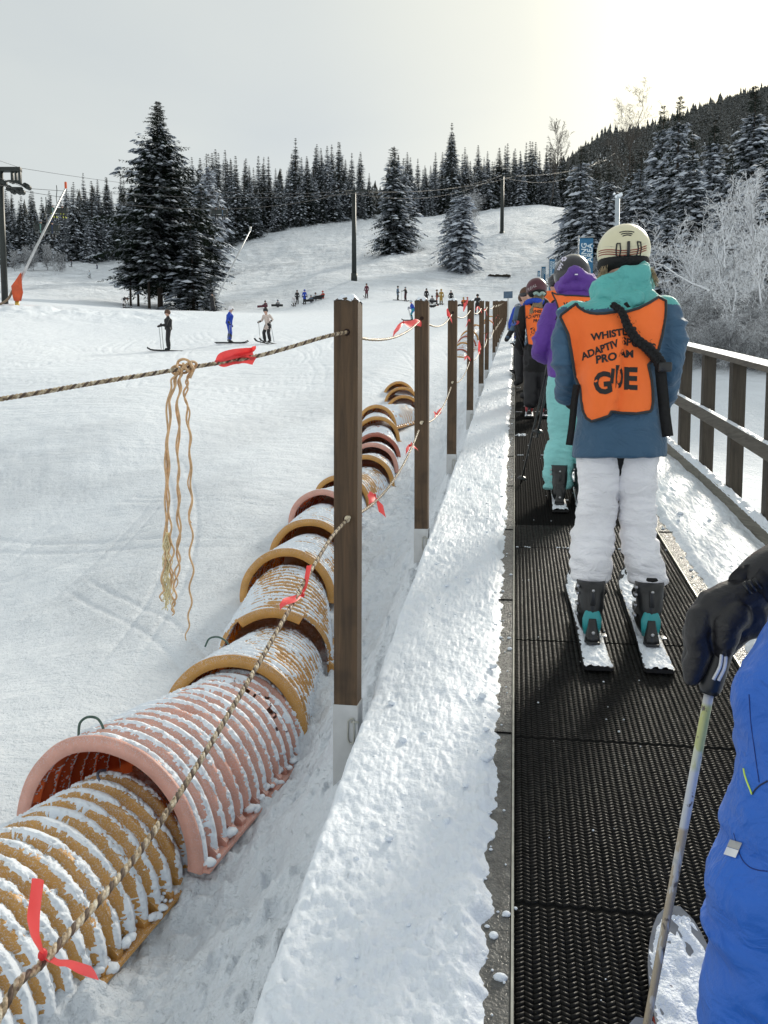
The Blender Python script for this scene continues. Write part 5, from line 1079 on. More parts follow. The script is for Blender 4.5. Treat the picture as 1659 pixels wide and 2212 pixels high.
for lab, x, y, d, rz, ps, j, t_, hm_, kw in [
    ('tiny skier in pale clothes at the left, nearest the dark wood', 101, 580, 185, 170, 'ski', 'grey', 'navy', 'white', {}), ('tiny dark skier on the upper piste, left of two', 155, 577, 188, 160, 'ski', 'navy', 'black', 'black', {}), ('tiny dark skier with arms spread, right on the upper piste', 210, 582, 185, 180, 'ski', 'navy', 'navy', 'black', {}),
    ('tiny skier in a pale jacket, lowest on the upper piste', 194, 600, 168, 190, 'ski', 'pale', 'black', 'grey', {}), ('tiny figure sitting high on the upper piste', 252, 545, 215, 90, 'sit', 'black', 'black', 'black', {}),
    ('seated snowboarder, left of the seated pair left of the standing group', 572, 663, 95, 170, 'sit', 'burgundy', 'black', 'black', dict(skis='board', poles=False, ski_col='burgundy')), ('seated snowboarder in grey, right of the seated pair', 600, 663, 95, 190, 'sit', 'grey', 'black', 'steel', dict(skis='board', poles=False)),
    ('person in black standing by a bending friend on the flat', 642, 662, 96, 10, 'stand', 'black', 'black', 'black', dict(poles=False)), ('person in white bending over in front of the one in black', 636, 663, 94, 180, 'bend', 'white', 'white', 'white', dict(poles=False)),
    ('person in a blue jacket standing with back turned on the flat', 658, 662, 94, 0, 'stand', 'royal', 'black', 'royal', dict(poles=False, h=1.8)), ('seated snowboarder in dark blue right of the blue jacket', 671, 663, 94, 170, 'sit', 'steel', 'grey', 'grey', dict(skis='board', poles=False)),
    ('seated snowboarder in pale clothes right of the dark blue one', 682, 664, 95, 200, 'sit', 'pale', 'grey', 'black', dict(skis='board', poles=False)), ('seated person in orange red, right end of the seated group', 696, 664, 95, 160, 'sit', 'red', 'red', 'red', dict(skis='board', poles=False)),
    ('person in burgundy standing alone between the first two posts', 792, 664, 92, 175, 'stand', 'burgundy', 'burgundy', 'black', dict(poles=False)), ('slim person in dark clothes standing, left of a pair', 859, 666, 92, -60, 'stand', 'steel', 'black', 'black', dict(poles=False)),
    ('person in black reaching an arm to the slim one', 876, 667, 92, 60, 'stand', 'black', 'burgundy', 'grey', dict(arms={-1: ((-.3, .1, 1.2), (-.55, .2, 1.15))})), ('person in dark clothes, head above the second post', 921, 664, 93, 0, 'stand', 'black', 'black', 'black', dict(poles=False)),
    ('seated person in grey just right of the second post', 933, 665, 92, 180, 'sit', 'grey', 'black', 'black', dict(skis='board', poles=False)), ('person in brown red standing beside the mustard suit', 944, 666, 92, 90, 'stand', 'brown', 'red', 'brown', dict(poles=False)),
    ('person in a mustard suit with back turned', 953, 666, 91, 20, 'stand', 'mustard', 'mustard', 'mustard', dict(poles=False, h=1.85)), ('person in dark clothes, head above the third post', 974, 663, 92, 0, 'stand', 'black', 'black', 'grey', dict(poles=False)),
    ('person in orange kneeling right of the third post', 1001, 664, 90, 180, 'sit', 'orange', 'brown', 'mustard', dict(skis=None, poles=False)), ('person in pink red kneeling left of the fourth post', 1009, 665, 90, 170, 'sit', 'pink', 'red', 'red', dict(skis=None, poles=False)),
    ('person in black lying on the snow with a board right of the third post', 1000, 674, 82, 80, 'lie', 'black', 'black', 'black', dict(skis='board', poles=False)), ('dark boot and board tip of a person lying right of the second post', 932, 673, 82, 100, 'lie', 'black', 'black', 'black', dict(skis='board', poles=False)),
    ('distant person in dark clothes low behind the fourth and fifth posts', 1031, 690, 60, 0, 'ski', 'black', 'black', 'black', {})]:
    kw = dict(kw); kw.setdefault('voxel', .055 if d < 110 else .08); sk(lab, on_snow(x, y, d), face(rz), ps, j, t_, hm_, group=W, **kw)

# ------------------------------------------------------------------ rest of the queue on the belt
M['orange_far'] = M['orange']
# the one with the burgundy helmet
QY = 9.9; loc = np.array([on_y(1160, 800, QY)[0], QY, bz(QY)])
q1 = thing('person', 'person in a burgundy helmet with a grey hair tie, black jacket and orange vest', 'person', loc)
def gp(x, y, dy=0.0): return on_y(x, y, QY) + np.array([0, dy, 0]) - loc
hd = gp(1160, 620, .02)
figure('body', [([hd, hd + [0, 0, -.1]], [.09, .07], 1, 0), ([hd + [0, 0, -.08], gp(1163, 668)], [.055, .06], 1, 0), ([gp(1163, 668), gp(1162, 715), gp(1160, 760)], [.16, .155, .165], .72, 1), ([gp(1134, 668), gp(1124, 710), gp(1122, 745, .1), gp(1128, 757, .18)], [.07, .065, .055, .045], 1, 1), ([gp(1186, 668), gp(1194, 710), gp(1192, 750, .1)], [.07, .065, .055], 1, 1),
    ([gp(1148, 765), gp(1146, 825, .02), gp(1146, 868)], [.10, .085, .085], 1, 2), ([gp(1176, 765), gp(1179, 825, .02), gp(1180, 868)], [.10, .085, .085], 1, 2)], [M['skin'], M['black_c'], C_('black')], .018, q1, wrinkle(.01, 6, 8, 5))
helmet(q1, gp(1159, 622, .02), (.128, .145, .125), 'burg')
b = MB(); b.ell(gp(1161, 634, -.0), (.115, .13, .06), nu=24, nv=12); b.build('helmet_lining', M['black_c'], q1)
b = MB(); rs = np.random.RandomState(8)
for k in range(150): x0 = 1160 + rs.uniform(-6, 14); b.tube(spline([gp(x0, 640, -.10), gp(x0 - 2, 655, -.13 + rs.uniform(-.02, .02)), gp(1150 + rs.uniform(-8, 22), 672 + rs.uniform(0, 14), -.16)], 4), .0025, 4)
b.build('hair', M['hair_b'], q1)
b = MB(); P = spline([gp(x, y, -.15) for x, y in ((1152, 641), (1158, 638), (1164, 642), (1170, 638), (1176, 642))], 5); b.tube(P, .018, 8); b.build('hair_tie', cm('grey_tie', (.30, .42, .38)), q1)
b = MB(); P = spline([gp(x, y, dz) for x, y, dz in ((1134, 660, -.02), (1142, 655, -.10), (1158, 654, -.14), (1172, 656, -.1))], 5); b.tube(P, .035, 8); b.build('neck_warmer', C_('royal'), q1)
vest, vt = plate_px('vest', [(1133, 650), (1141, 652), (1150, 664), (1165, 668), (1182, 668), (1200, 660), (1204, 700), (1200, 745), (1150, 747), (1141, 744), (1138, 720), (1135, 690)], bvh([c for c in q1.children if c.name.startswith('body')][0]), QY - .1, M['orange'], q1, .02, .025, trim=M['trim'], trim_r=.005)
print_px('vest_print', [('WHISTLER', 1168, 675, 7, 46, 0, .1), ('ADAPTIVE SPORTS', 1172, 685, 7, 74, 0, 0), ('PROGRAM', 1172, 695, 7, 40, 0, 0), ('B', 1151, 717, 16, 11, 0, 0), ('U', 1166, 717, 16, 11, 0, 0)], vt, QY - .1, M['ink'], q1)
V, F = textmesh('REAL', 1.0, .02); hm = bvh([c for c in q1.children if c.name.startswith('helmet_shell')][0]); out = []; V -= V.mean(0)
for v in V:
    p = on_y(1146 + v[0] * 9, 626 - v[1] * 9 - v[0] * 4, QY); h_ = hm.ray_cast(Vector((p[0], 1, p[2])), Vector((0, 1, 0))); qv = h_[0] if h_[0] is not None else Vector((p[0], QY, p[2])); out.append(np.array([qv.x, qv.y - .004, qv.z]) - loc)
b = MB(); b.add(out, F); b.build('helmet_print', cm('grey_print', (.4, .35, .36)), q1)
for nm, tx, bx in (('left', 1143, 1142), ('right', 1180, 1177)):
    A = on_belt(tx, 905); B = on_belt(bx, 872); B = A + (B - A) * 1.6
    rt_, A3, d3, s3, u3, L3 = ski(f'snow-topped {nm} ski of the person with the burgundy helmet', A[:2], B[:2], .115, .06, seed=bx)
    boot(q1, A3 + d3 * .26 + u3 * .014 - loc, d3, s3, u3, 'red_p', 'red_p', .27, 1.0)
ski_pole('ski pole with a red basket pointing up over the walkway snow', on_y(1138, 765, QY + .1), on_y(1113, 690, QY - .3), .010, basket='red_p')
ski_pole('ski pole with a blue basket pointing up over the walkway snow', on_y(1137, 768, QY + .1), on_y(1107, 692, QY - .3), .010, basket='blue_p')
def qp(x, Y): return (x, Y, bz(Y) + .02)
Qg = 'people queueing further up the belt'
sk('tall person in a black hooded jacket and orange vest just beyond the purple hood', qp(.62, 12.4), 0, 'stand', 'black', 'steel', M['blk_h'], 1.86, voxel=.025, poles=False)
o = bpy.context.scene.objects[-1]; q2 = [o for o in scene.objects if o.get('label', '').startswith('tall person in a black')][0]
b = MB(); P = np.array([[(x * .19, -.155 - .02 * (1 - x * x), z) for x in np.linspace(-1, 1, 9)] for z in np.linspace(1.02, 1.56, 8)]); b.add(P.reshape(-1, 3), [tuple(f) for f in grid_faces(8, 9)]); o = b.build('vest', M['orange'], q2); s_ = o.modifiers.new('s', 'SOLIDIFY'); s_.thickness = .01
sk('person in brown goggles and pale blue scarf looking back to the left', qp(.20, 13.6), R(150), 'stand', 'steel', 'black', 'brown', 1.68, voxel=.025, poles=False, goggles=True, skis=None)
sk('person with pale helmet in a white and blue jacket behind the burgundy helmet', qp(.30, 11.8), R(60), 'stand', 'pale', 'steel', 'brown', 1.70, voxel=.025, poles=False, skis=None)
for i, (x, Y, j, h_, lab) in enumerate([(.16, 16.0, 'royal', 'brown', 'person in a blue jacket at the left edge of the far queue'), (.5, 17.5, 'navy', 'black', 'person in navy hidden mostly behind the queue'), (.2, 19.5, 'grey', 'navy', 'person in grey far up the belt at its left edge'), (.4, 22.5, 'black', 'black', 'person in black far up the belt'), (.25, 26, 'steel', 'grey', 'person in slate blue far up the belt'), (.5, 30, 'navy', 'white', 'last person of the queue that can be seen up the belt')]):
    sk(lab, qp(x, Y), R(random.uniform(-25, 25)), 'stand', j, 'black', h_, random.uniform(1.6, 1.78), voxel=.035, poles=False)

# ------------------------------------------------------------------ the companion in blue at the right edge
D0 = 1.16
loc = at(1790, 2000, D0); loc = np.array([loc[0], loc[1], bz(loc[1])])
blu = thing('person', 'person in bright blue ski wear and a black glove at the right edge', 'person', loc)
def cp3(x, y, d): return at(x, y, d) - loc
M['blue_sh'] = cloth('bright_blue_shell', (0.010, 0.125, 0.58), 0.5, 0.014, 8, 1.0, 1.4, 0.1, 0.06)
edge = [(1330, 1700), (1380, 1680), (1425, 1650), (1470, 1631), (1510, 1613), (1555, 1611), (1600, 1617), (1650, 1611), (1690, 1600), (1730, 1592), (1770, 1573), (1795, 1567), (1830, 1571), (1870, 1556), (1905, 1541), (1950, 1530), (1985, 1535), (2012, 1541), (2040, 1531), (2075, 1527), (2120, 1516), (2165, 1511), (2215, 1508), (2300, 1508), (2450, 1512), (2620, 1520), (2800, 1530)]
b = MB(); rings = []
for y, xl in edge:
    xl += float(np.interp(y, [1500, 1600, 1900, 2000, 2212], [8, 12, 12, 20, 30])); w = np.interp(y, [1330, 1500, 1900, 2200, 2800], [330, 330, 330, 300, 260]); a = cp3(xl, y, D0); c_ = cp3(xl + w, y, D0); m_ = (a + c_) / 2; rx_ = np.linalg.norm(c_ - a) / 2; rings.append(ring((m_[0], m_[1] + 0.02, m_[2]), rx_, rx_ * 0.92, 30, rz=YAW))
b.loft(rings[::-1])
def bdisp(co, no):
    n1 = 1 - 2.6 * np.abs(fbm(co[:, 0] * 5 + co[:, 2] * 4, co[:, 1] * 5, co[:, 2] * 9 - co[:, 0] * 5, 3)); n2 = fbm(co[:, 0] * 9, co[:, 1] * 9, co[:, 2] * 5, 2); n3 = 1 - 2.4 * np.abs(fbm(co[:, 0] * 10 + co[:, 2] * 6, co[:, 1] * 9, co[:, 2] * 17 - co[:, 0] * 12, 3)); return co + no * (n1 * .013 + n2 * .004 + n3 * .005)[:, None]
leg = b.build('trousers', [M['blue_sh']], blu); remeshed(leg, .007, bdisp, 3)
hx, hy = (loc + np.array([0, 0, 0]))[:2]
top = cp3(2060, 1330, D0); figure('body', [([top + [0.02, -.02, -.35], top + [.03, -.06, .10], top + [.02, -.08, .36]], [.14, .14, .15], .8, 1), ([top + [.02, -.08, .36], top + [.02, -.04, .66]], [.06, .10], 1, 0), ([top + [.1, -.05, -.1], top + [.14, 0, -.55], top + [.14, -.1, -.98]], [.1, .08, .07], 1, 1), ([top + [-.1, -.02, -.1], top + [-.15, 0, -.5], top + [-.15, -.06, -.98]], [.09, .08, .07], 1, 1)], [M['skin'], M['blue_sh']], .02, blu)
sh = top + [-.17, -.05, .30]; wr = cp3(1668, 1240, 1.36)
figure('jacket', [([top + [.02, -.04, -.25], top + [.03, -.07, .10], top + [.02, -.08, .38]], [.20, .19, .19], .8, 0), ([sh, sh + [.10, .20, -.16], wr + [.16, -.06, .03]], [.09, .08, .062], 1, 0)], [M['blue_sh']], .012, blu, wrinkle(.008, 6, 8, 2), 4)
b = MB(); b.ell(top + np.array([.02, -.03, .73]), (.125, .145, .13), nu=24, nv=16); b.build('helmet', M['blk_h'], blu)
lt = bvh(leg)
def patch(pts, m, nm, off=.003, w=None):
    b = MB(); o3 = []
    for x, y in pts:
        q = ray(x, y); q = q / np.linalg.norm(q); h = lt.ray_cast(Vector(_c), Vector(q)); p = np.array(h[0]) if h[0] is not None else at(x, y, D0 - .1); o3.append(p - q * off - loc)
    return o3
g_ = []
for k in np.linspace(0, 1, 10):
    for j in np.linspace(0, 1, 8): g_.append((1580 + (1600 - 1580) * k * 0 + (26 * j) - 12 * k, 1812 + 26 * k + 6 * j))
for nm, y0_, dy, mm in (('reflective_patch', 1813, 15, 'metal'), ('reflective_patch', 1829, 16, 'textile_white')):
    G = [(1577 - (y0_ - 1813) * .45 + 26 * j - 7 * k, y0_ + dy * k + 8 * j) for k in np.linspace(0, 1, 6) for j in np.linspace(0, 1, 8)]
    o3 = patch(G, None, nm, .004); b = MB(); b.add(o3, [tuple(f)[::-1] for f in grid_faces(6, 8)]); b.build(nm, cm('grey_reflective', (.42, .42, .42), .4) if mm == 'metal' else cm('white_reflective', (.8, .82, .88), .4), blu)
b = MB(); b.tube(patch([(1606, 1660), (1608, 1672), (1613, 1688), (1620, 1705), (1624, 1716)], None, 'x', .001), .0014, 6); b.build('zip_piping', cm('lime', (.65, .9, .12), .4), blu)
for sm in ([(1618, 1500), (1622, 1560), (1630, 1620), (1640, 1690)], [(1585, 1800), (1600, 1850), (1618, 1872), (1640, 1880), (1658, 1882)]):
    b = MB(); b.tube(patch([tuple(q_) for q_ in spline([np.array(a_, float) for a_ in sm], 8)], None, 'x', .0002), .0009, 5); b.build('seam', cm('dark_seam', (.004, .02, .16)), blu)
b = MB(); b.tube(patch([(1625, 1716), (1632, 1705), (1642, 1696), (1658, 1687)], None, 'x', .0005), .0012, 6); b.build('seam', C_('navy'), blu)
# glove closed on the grip: palm, cuff, four fingers, thumb
GD = 1.42
def hp(x, y, dz=0.0): return cp3(x, y, GD + dz)
caps = [([hp(1628, 1275), hp(1590, 1300), hp(1548, 1322), hp(1528, 1340)], [.040, .042, .044, .038], 1, 0), ([hp(1640, 1325, .02), hp(1600, 1345, .01), hp(1572, 1372, .01), hp(1560, 1395, .01)], [.03, .034, .030, .024], 1, 0),
        ([hp(1612, 1330), hp(1575, 1350)], [.045, .038], 1, 0)]
caps += [([hp(1515, 1335, -.01), hp(1507, 1372, -.015), hp(1511, 1410, -.01), hp(1499, 1445, 0), hp(1496, 1462, 0)], [.026, .0235, .021, .0205, .0165], 1, 0),
         ([hp(1513, 1335, .03), hp(1500, 1368, .04), hp(1500, 1405, .05), hp(1492, 1430, .05)], [.022, .021, .019, .016], 1, 0),
         ([hp(1530, 1340, .05), hp(1522, 1375, .07), hp(1530, 1405, .075), hp(1541, 1410, .05)], [.021, .020, .018, .015], 1, 0),
         ([hp(1555, 1340, .06), hp(1552, 1378, .08), hp(1558, 1400, .07), hp(1565, 1402, .05)], [.020, .018, .016, .013], 1, 0),
         ([hp(1590, 1330, -.035), hp(1572, 1352, -.045), hp(1566, 1385, -.035), hp(1562, 1402, -.02)], [.026, .024, .021, .017], 1, 0)]
def gdisp(co, no):
    n1 = 1 - 2.6 * np.abs(fbm(co[:, 0] * 16, co[:, 1] * 16, co[:, 2] * 22, 3)); return co + no * (n1 * .0022)[:, None]
M['glove'] = cloth('black_leather_glove', (0.012, 0.0115, 0.014), 0.42, 0.0022, 16, sheen=0.0)
gl = figure('glove', caps, [M['glove']], .0035, blu, gdisp, 3)
b = MB()
for k in range(5): q = hp(1622 + k * 12, 1262 - k * 10, 0); 
P = [hp(1622, 1278), hp(1640, 1265), hp(1665, 1248), hp(1700, 1232)]; b.tube(spline(P, 6), np.interp(np.linspace(0, 1, 19), [0, .15, .3, 1], [.042, .047, .050, .058]), 20)
b.build('glove_cuff', M['glove'], blu)
b = MB(); ax = (hp(1660, 1248) - hp(1622, 1275)); ax /= np.linalg.norm(ax); c_ = hp(1618, 1262, -.035); P = spline([hp(1598, 1268, -.005), hp(1604, 1252, -.02), hp(1620, 1245, -.02), hp(1640, 1262, -.045), hp(1648, 1290, -.03)], 6); b.tube(P, .022, 4, flat=.25, up=tuple(ray(1620, 1260))); b.build('wrist_strap', C_('black'), gl)
b = MB()
for k in range(3): b.tube([hp(1606 + k * 11, 1258 - k * 4, -.052), hp(1622 + k * 11, 1284 - k * 6, -.055)], .0035, 5)
b.build('strap_buckle', M['black_p'], gl)
# its ski pole
t = NT('worn_pole'); z = t.N('SeparateXYZ', {0: t.coord(kind='Generated')}).outputs[2]; n = t.noise(t.coord(), 45, 4, .6)
c1_ = t.ramp(z, [(0.0, (.36, .29, .20)), (.665, (.40, .33, .24)), (.672, (.50, .52, .55)), (.80, (.55, .57, .60)), (.82, (.46, .48, .22)), (.955, (.50, .52, .20)), (.965, (.60, .60, .60))])
c1_ = t.mix(t.rng(n, .60, .66), c1_, (.12, .10, .08)); t.base(t.mix(t.rng(t.noise(t.coord((1, 1, .3)), 60, 3), .55, .6, 0, .6), c1_, (.62, .63, .62)), .35); M['worn_pole'] = t.m
top_w = at(1534, 1486, GD); tip_w = on_belt(1362, 2400, 0.01)
pol_ = thing('ski_pole', 'worn tan and yellow ski pole held in the black glove at the right', 'ski pole', tip_w); d = top_w - tip_w; Lp = np.linalg.norm(d); d /= Lp
b = MB(); b.tube([d * k for k in np.linspace(0, Lp, 12)], np.linspace(.0066, .0088, 12), 16); b.build('shaft', M['worn_pole'], pol_)
b = MB(); g0 = top_w - tip_w; g1 = at(1562, 1380, GD) - tip_w; gd_ = (g1 - g0) / np.linalg.norm(g1 - g0); P = [g0 - gd_ * .012, g0 + gd_ * .0, g0 + gd_ * .03, g0 + gd_ * .08, g1 + gd_ * .02]; b.tube(P, [.014, .020, .0215, .023, .022], 18); gr = b.build('grip', M['black_p'], pol_)
b = MB()
for a_, b_, c_, e_ in ((1559, 1412, 1541, 1468), (1568, 1414, 1552, 1470)): b.tube(spline([at(a_, b_, GD - .032) - tip_w, at((a_ + c_) / 2 + 5, (b_ + e_) / 2, GD - .034) - tip_w, at(c_, e_, GD - .030) - tip_w], 6), .0032, 6)
b.build('grip_stripe', cm('white_stripe', (.75, .76, .78)), gr)
b = MB(); b.tube([d * .05, d * .06, d * .07], [.04, .035, .012], 18); b.build('basket', M['black_p'], pol_)
M['ski_grey'] = simple('grey_ski_top', (.20, .21, .23), .35, .2, 30)
T1 = on_belt(1452, 2012); T0 = on_belt(1492, 2230); dv = (T0 - T1)[:2]; dv /= np.linalg.norm(dv)
sk1 = ski('snow-covered ski tip with a red edge below the blue trousers', T1[:2] + dv * 1.6, T1[:2] - dv * 0.0, .155, .05, side='ski_grey', seed=77, waist=.68)
T2 = on_belt(1386, 2262)
ski('second ski of the person in blue, its tip just showing at the bottom edge', T2[:2] + dv * 1.6 + np.array([.0, 0]), T2[:2], .155, .05, side='ski_grey', seed=78, waist=.68)
r1, A3, d3, s3, u3, L3 = sk1; kk = np.linspace(.3, .84, 30); wd = .155 / 2 * (1 - .32 * np.sin(np.clip(kk / .92, 0, 1) * math.pi)); b = MB(); b.tube([d3 * k * L3 - s3 * w_ + u3 * (.006 + .05 * max(0, (k - .8) / .2) ** 2) for k, w_ in zip(kk, wd)], .0035, 6); b.build('red_edge', M['red_edge'], r1)
for T_ in (T1, T2):
    A = T_[:2] + dv * 1.1; A3 = np.array([A[0], A[1], bz(A[1]) + .02]); d3 = np.array([-dv[0], -dv[1], -dv[1] * TS]); d3 /= np.linalg.norm(d3); s3 = np.cross(d3, (0, 0, 1.)); u3 = np.cross(s3, d3); boot(blu, A3 - loc, d3, s3, u3, 'black_p', 'black_p', .27)
# ------------------------------------------------------------------ trees
t = NT('snowy_needles'); inf = t.N('ObjectInfo').outputs['Random']; v = t.coord()
n = t.noise(v, 1.4, 4, 0.6); g_ = t.ramp(t.noise(v, 0.35, 3), [(0.3, (0.008, 0.014, 0.009)), (0.55, (0.014, 0.022, 0.013)), (0.8, (0.026, 0.028, 0.015))])
m = t.math('MULTIPLY', t.rng(t.up(), 0.25, 0.75), t.rng(n, 0.44, 0.56)); m = t.math('MULTIPLY', m, 0.5)
t.base(t.mix(m, g_, (0.55, 0.61, 0.69)), 0.8); t.b.inputs['Specular IOR Level'].default_value = 0.1; M['needles'] = t.m
def needles2(name, th0, th1, amt, dark, warm=0.0, up0=0.15, up1=0.6):
    t = NT(name); v = t.coord(); n = t.noise(v, 2.2, 4, 0.6); g_ = t.ramp(t.noise(v, 0.5, 3), [(0.3, dark), (0.75, tuple(a * 2.0 + warm * b for a, b in zip(dark, (0.02, 0.01, 0.0))))])
    m = t.math('MULTIPLY', t.math('MULTIPLY', t.rng(t.up(), up0, up1), t.rng(n, th0, th1)), amt); t.base(t.mix(m, g_, (0.68, 0.73, 0.80)), 0.8); t.b.inputs['Specular IOR Level'].default_value = 0.1; return t.m
M['needles_s'] = needles2('snow_laden_needles', 0.40, 0.50, 0.95, (0.008, 0.013, 0.009)); M['needles_d'] = needles2('dark_needles', 0.52, 0.62, 0.55, (0.008, 0.014, 0.008)); M['needles_w'] = needles2('rusty_needles', 0.56, 0.66, 0.5, (0.020, 0.018, 0.010), 1.0)
M['tree_snow'] = simple('shaded_bough_snow', (.52, .57, .65), .8, .1, 1.5, .02, 9)  # snow colour darkened so the boughs carry shade in their paint
M['bark'] = wood('tree_bark', (0.018, 0.013, 0.010), (0.055, 0.042, 0.032), 0.9)
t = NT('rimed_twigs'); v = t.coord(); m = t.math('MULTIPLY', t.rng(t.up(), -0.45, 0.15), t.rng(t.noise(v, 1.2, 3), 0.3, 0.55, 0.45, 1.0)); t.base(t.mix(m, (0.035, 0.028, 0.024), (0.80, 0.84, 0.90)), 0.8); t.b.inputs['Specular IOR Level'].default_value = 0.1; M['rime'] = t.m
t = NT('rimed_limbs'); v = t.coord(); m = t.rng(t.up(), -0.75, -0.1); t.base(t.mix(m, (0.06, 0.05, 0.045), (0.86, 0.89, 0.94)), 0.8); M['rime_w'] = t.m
M['twig'] = simple('bare_twigs', (0.06, 0.05, 0.042), 0.85, 0.3, 2)
def conifer_mesh(seed, H, Rb, levels=34, per=7, seg=6, twig=0.34, droop=0.18, start=0.06, power=0.85, ragged=0.35, leaf=1.0, sub=0, clump=.35, cl=1.0, upper_up=0.35):
    """crown as thousands of small sprays on drooping boughs, plus the trunk; returns (V, F) of each"""
    rs = np.random.RandomState(seed); Qs = []
    prof_n = rs.uniform(0.8, 1.2, 64)
    zs = np.linspace(start, 0.985, levels) + rs.uniform(-.5, .5, levels) / levels * 0.6
    O = []; D = []; Ls = []; U = []
    for i, z in enumerate(zs):
        k = per if z < 0.85 else max(3, per - 2)
        a0 = rs.uniform(0, 6.28)
        for j in range(k):
            a = a0 + j * 6.283 / k + rs.normal(0, .25); Lr = Rb * (1 - z) ** power * (1 - 0.55 * max(0, (start + 0.10 - z) / 0.10)) * rs.uniform(1 - ragged, 1 + ragged * 0.6) * prof_n[int(z * 20) % 64] + 0.006 * H
            O.append((0, 0, z * H)); D.append((math.cos(a), math.sin(a))); Ls.append(Lr); U.append(z)
    O = np.array(O); D = np.array(D); Ls = np.array(Ls); U = np.array(U)
    V = []; nrmz = []
    s = (np.arange(seg) + 0.6) / seg
    S = s[None, :] ** 0.85 * Ls[:, None]
    rise = (upper_up * (U - 0.35))[:, None] + rs.uniform(-.1, .08, (len(U), 1)); dz = S * rise - droop * S * s[None, :] * (1.4 - U[:, None]) * (1 + rs.uniform(-.3, .6, (len(U), 1)))
    ctr = np.stack([O[:, 0, None] + D[:, 0, None] * S, O[:, 1, None] + D[:, 1, None] * S, O[:, 2, None] + dz], -1)         # branch points
    for side in (-1, 1, 0):
        ang = side * rs.uniform(0.7, 1.15, S.shape); ca, sa = np.cos(ang), np.sin(ang)
        dx = D[:, 0, None] * ca - D[:, 1, None] * sa; dy = D[:, 0, None] * sa + D[:, 1, None] * ca
        tl = (twig * Ls[:, None] * (1.15 - s[None, :]) + 0.0045 * H) * rs.uniform(.7, 1.3, S.shape); tl = np.minimum(tl, 0.06 * H)
        if side == 0: tl = tl * 0.8
        nsub = sub + 1
        for q in range(nsub):
            if nsub == 1: st = ctr; l2 = tl; ddx, ddy = dx, dy
            else:
                f = (q + 0.3) / nsub; st = ctr + np.stack([dx * tl * f, dy * tl * f, -0.25 * tl * f], -1) + rs.normal(0, .02, ctr.shape) * tl[..., None]
                l2 = tl * rs.uniform(.35, .6, S.shape); an2 = rs.uniform(-1.0, 1.0, S.shape); ddx = dx * np.cos(an2) - dy * np.sin(an2); ddy = dx * np.sin(an2) + dy * np.cos(an2)
            dr = -rs.uniform(0.1, 0.75, S.shape) * l2 + (U[:, None] > 0.8) * 0.45 * l2
            tip = st + np.stack([ddx * l2, ddy * l2, dr], -1); mid = (st + tip) / 2; w = l2 * rs.uniform(.16, .30, S.shape) * leaf
            px, py = -ddy * w, ddx * w; tz = rs.uniform(-.5, .5, S.shape) * w
            mid = mid + np.stack([0 * w, 0 * w, l2 * 0.10], -1)
            V.append(np.stack([st, mid + np.stack([px, py, tz - .25 * w], -1), tip, mid + np.stack([-px, -py, -tz - .25 * w], -1)], 2).reshape(-1, 4, 3))
    V = np.concatenate(V).reshape(-1, 3); F = np.arange(len(V)).reshape(-1, 4)
    if clump > 0:
        sel = rs.rand(*S.shape) < clump; sel[:, 0] &= rs.rand(len(U)) < .5; sel[U > .86] = False; c0 = ctr[sel]; dd_ = np.repeat(D[:, None, :], seg, 1)[sel]; n_ = len(c0); Ln = np.clip((.16 * Ls[:, None] * np.ones(seg))[sel] * rs.uniform(.6, 1.5, n_), .0, .045 * H * cl) + .006 * H * cl; Wn = Ln * rs.uniform(.35, .8, n_) * 1.1; a_ = np.arange(6) * 6.283 / 6
        off = rs.normal(0, .5, n_) * Wn; cx = c0[:, 0] - dd_[:, 1] * off; cy = c0[:, 1] + dd_[:, 0] * off; rimv = np.stack([cx[:, None] + dd_[:, 0, None] * np.cos(a_) * Ln[:, None] - dd_[:, 1, None] * np.sin(a_) * Wn[:, None] * rs.uniform(.6, 1.3, (n_, 6)), cy[:, None] + dd_[:, 1, None] * np.cos(a_) * Ln[:, None] + dd_[:, 0, None] * np.sin(a_) * Wn[:, None] * rs.uniform(.6, 1.3, (n_, 6)),
            (c0[:, 2, None] - np.cos(a_) * Ln[:, None] * (.45 - .3 * (c0[:, 2, None] > .8 * H)) - rs.uniform(0, .3, (n_, 6)) * Wn[:, None])], -1)
        top = np.stack([cx, cy, c0[:, 2] + Wn * .42], -1)[:, None]; CV = np.concatenate([rimv, top], 1).reshape(-1, 3); o8 = np.arange(n_)[:, None] * 7 + len(V); CF = np.concatenate([o8 + np.array([6, j, (j + 1) % 6, (j + 2) % 6])[None] for j in (0, 2, 4)]); nF = len(F); V = np.vstack([V, CV]); F = np.vstack([F, CF]); CF = np.concatenate([np.zeros(nF, int), np.ones(len(CF), int)])
    else: CF = np.zeros(len(F), int)
    b = MB(); kk = np.linspace(0, 1, 9); b.tube([(0.01 * H * math.sin(3 * a + seed) * a, 0.01 * H * math.cos(2 * a), H * a * 0.99 - 0.3 * (a == 0)) for a in kk], 0.0125 * H * (1 - kk) ** 0.9 + 0.0012 * H, 8)
    # leader with short bare whorls
    for a in (0.93, 0.955, 0.975):
        for j in range(4): an = j * 1.57 + a * 40; b.tube([(0, 0, a * H), (math.cos(an) * .022 * H * (1.02 - a) * 14, math.sin(an) * .022 * H * (1.02 - a) * 14, a * H + .012 * H)], 0.0012 * H, 3)
    return V, F, b, CF
def conifer_mesh_objs(name, mat, seed, H, Rb, label, group=None, cat='tree', **k):
    V, F, b, CF = conifer_mesh(seed, H, Rb, **k); root = thing(name, label, cat, group=group); mk('crown', V, F, [M[mat], M['tree_snow']], root, False, CF)
    b.build('trunk', M['bark'], root); return root
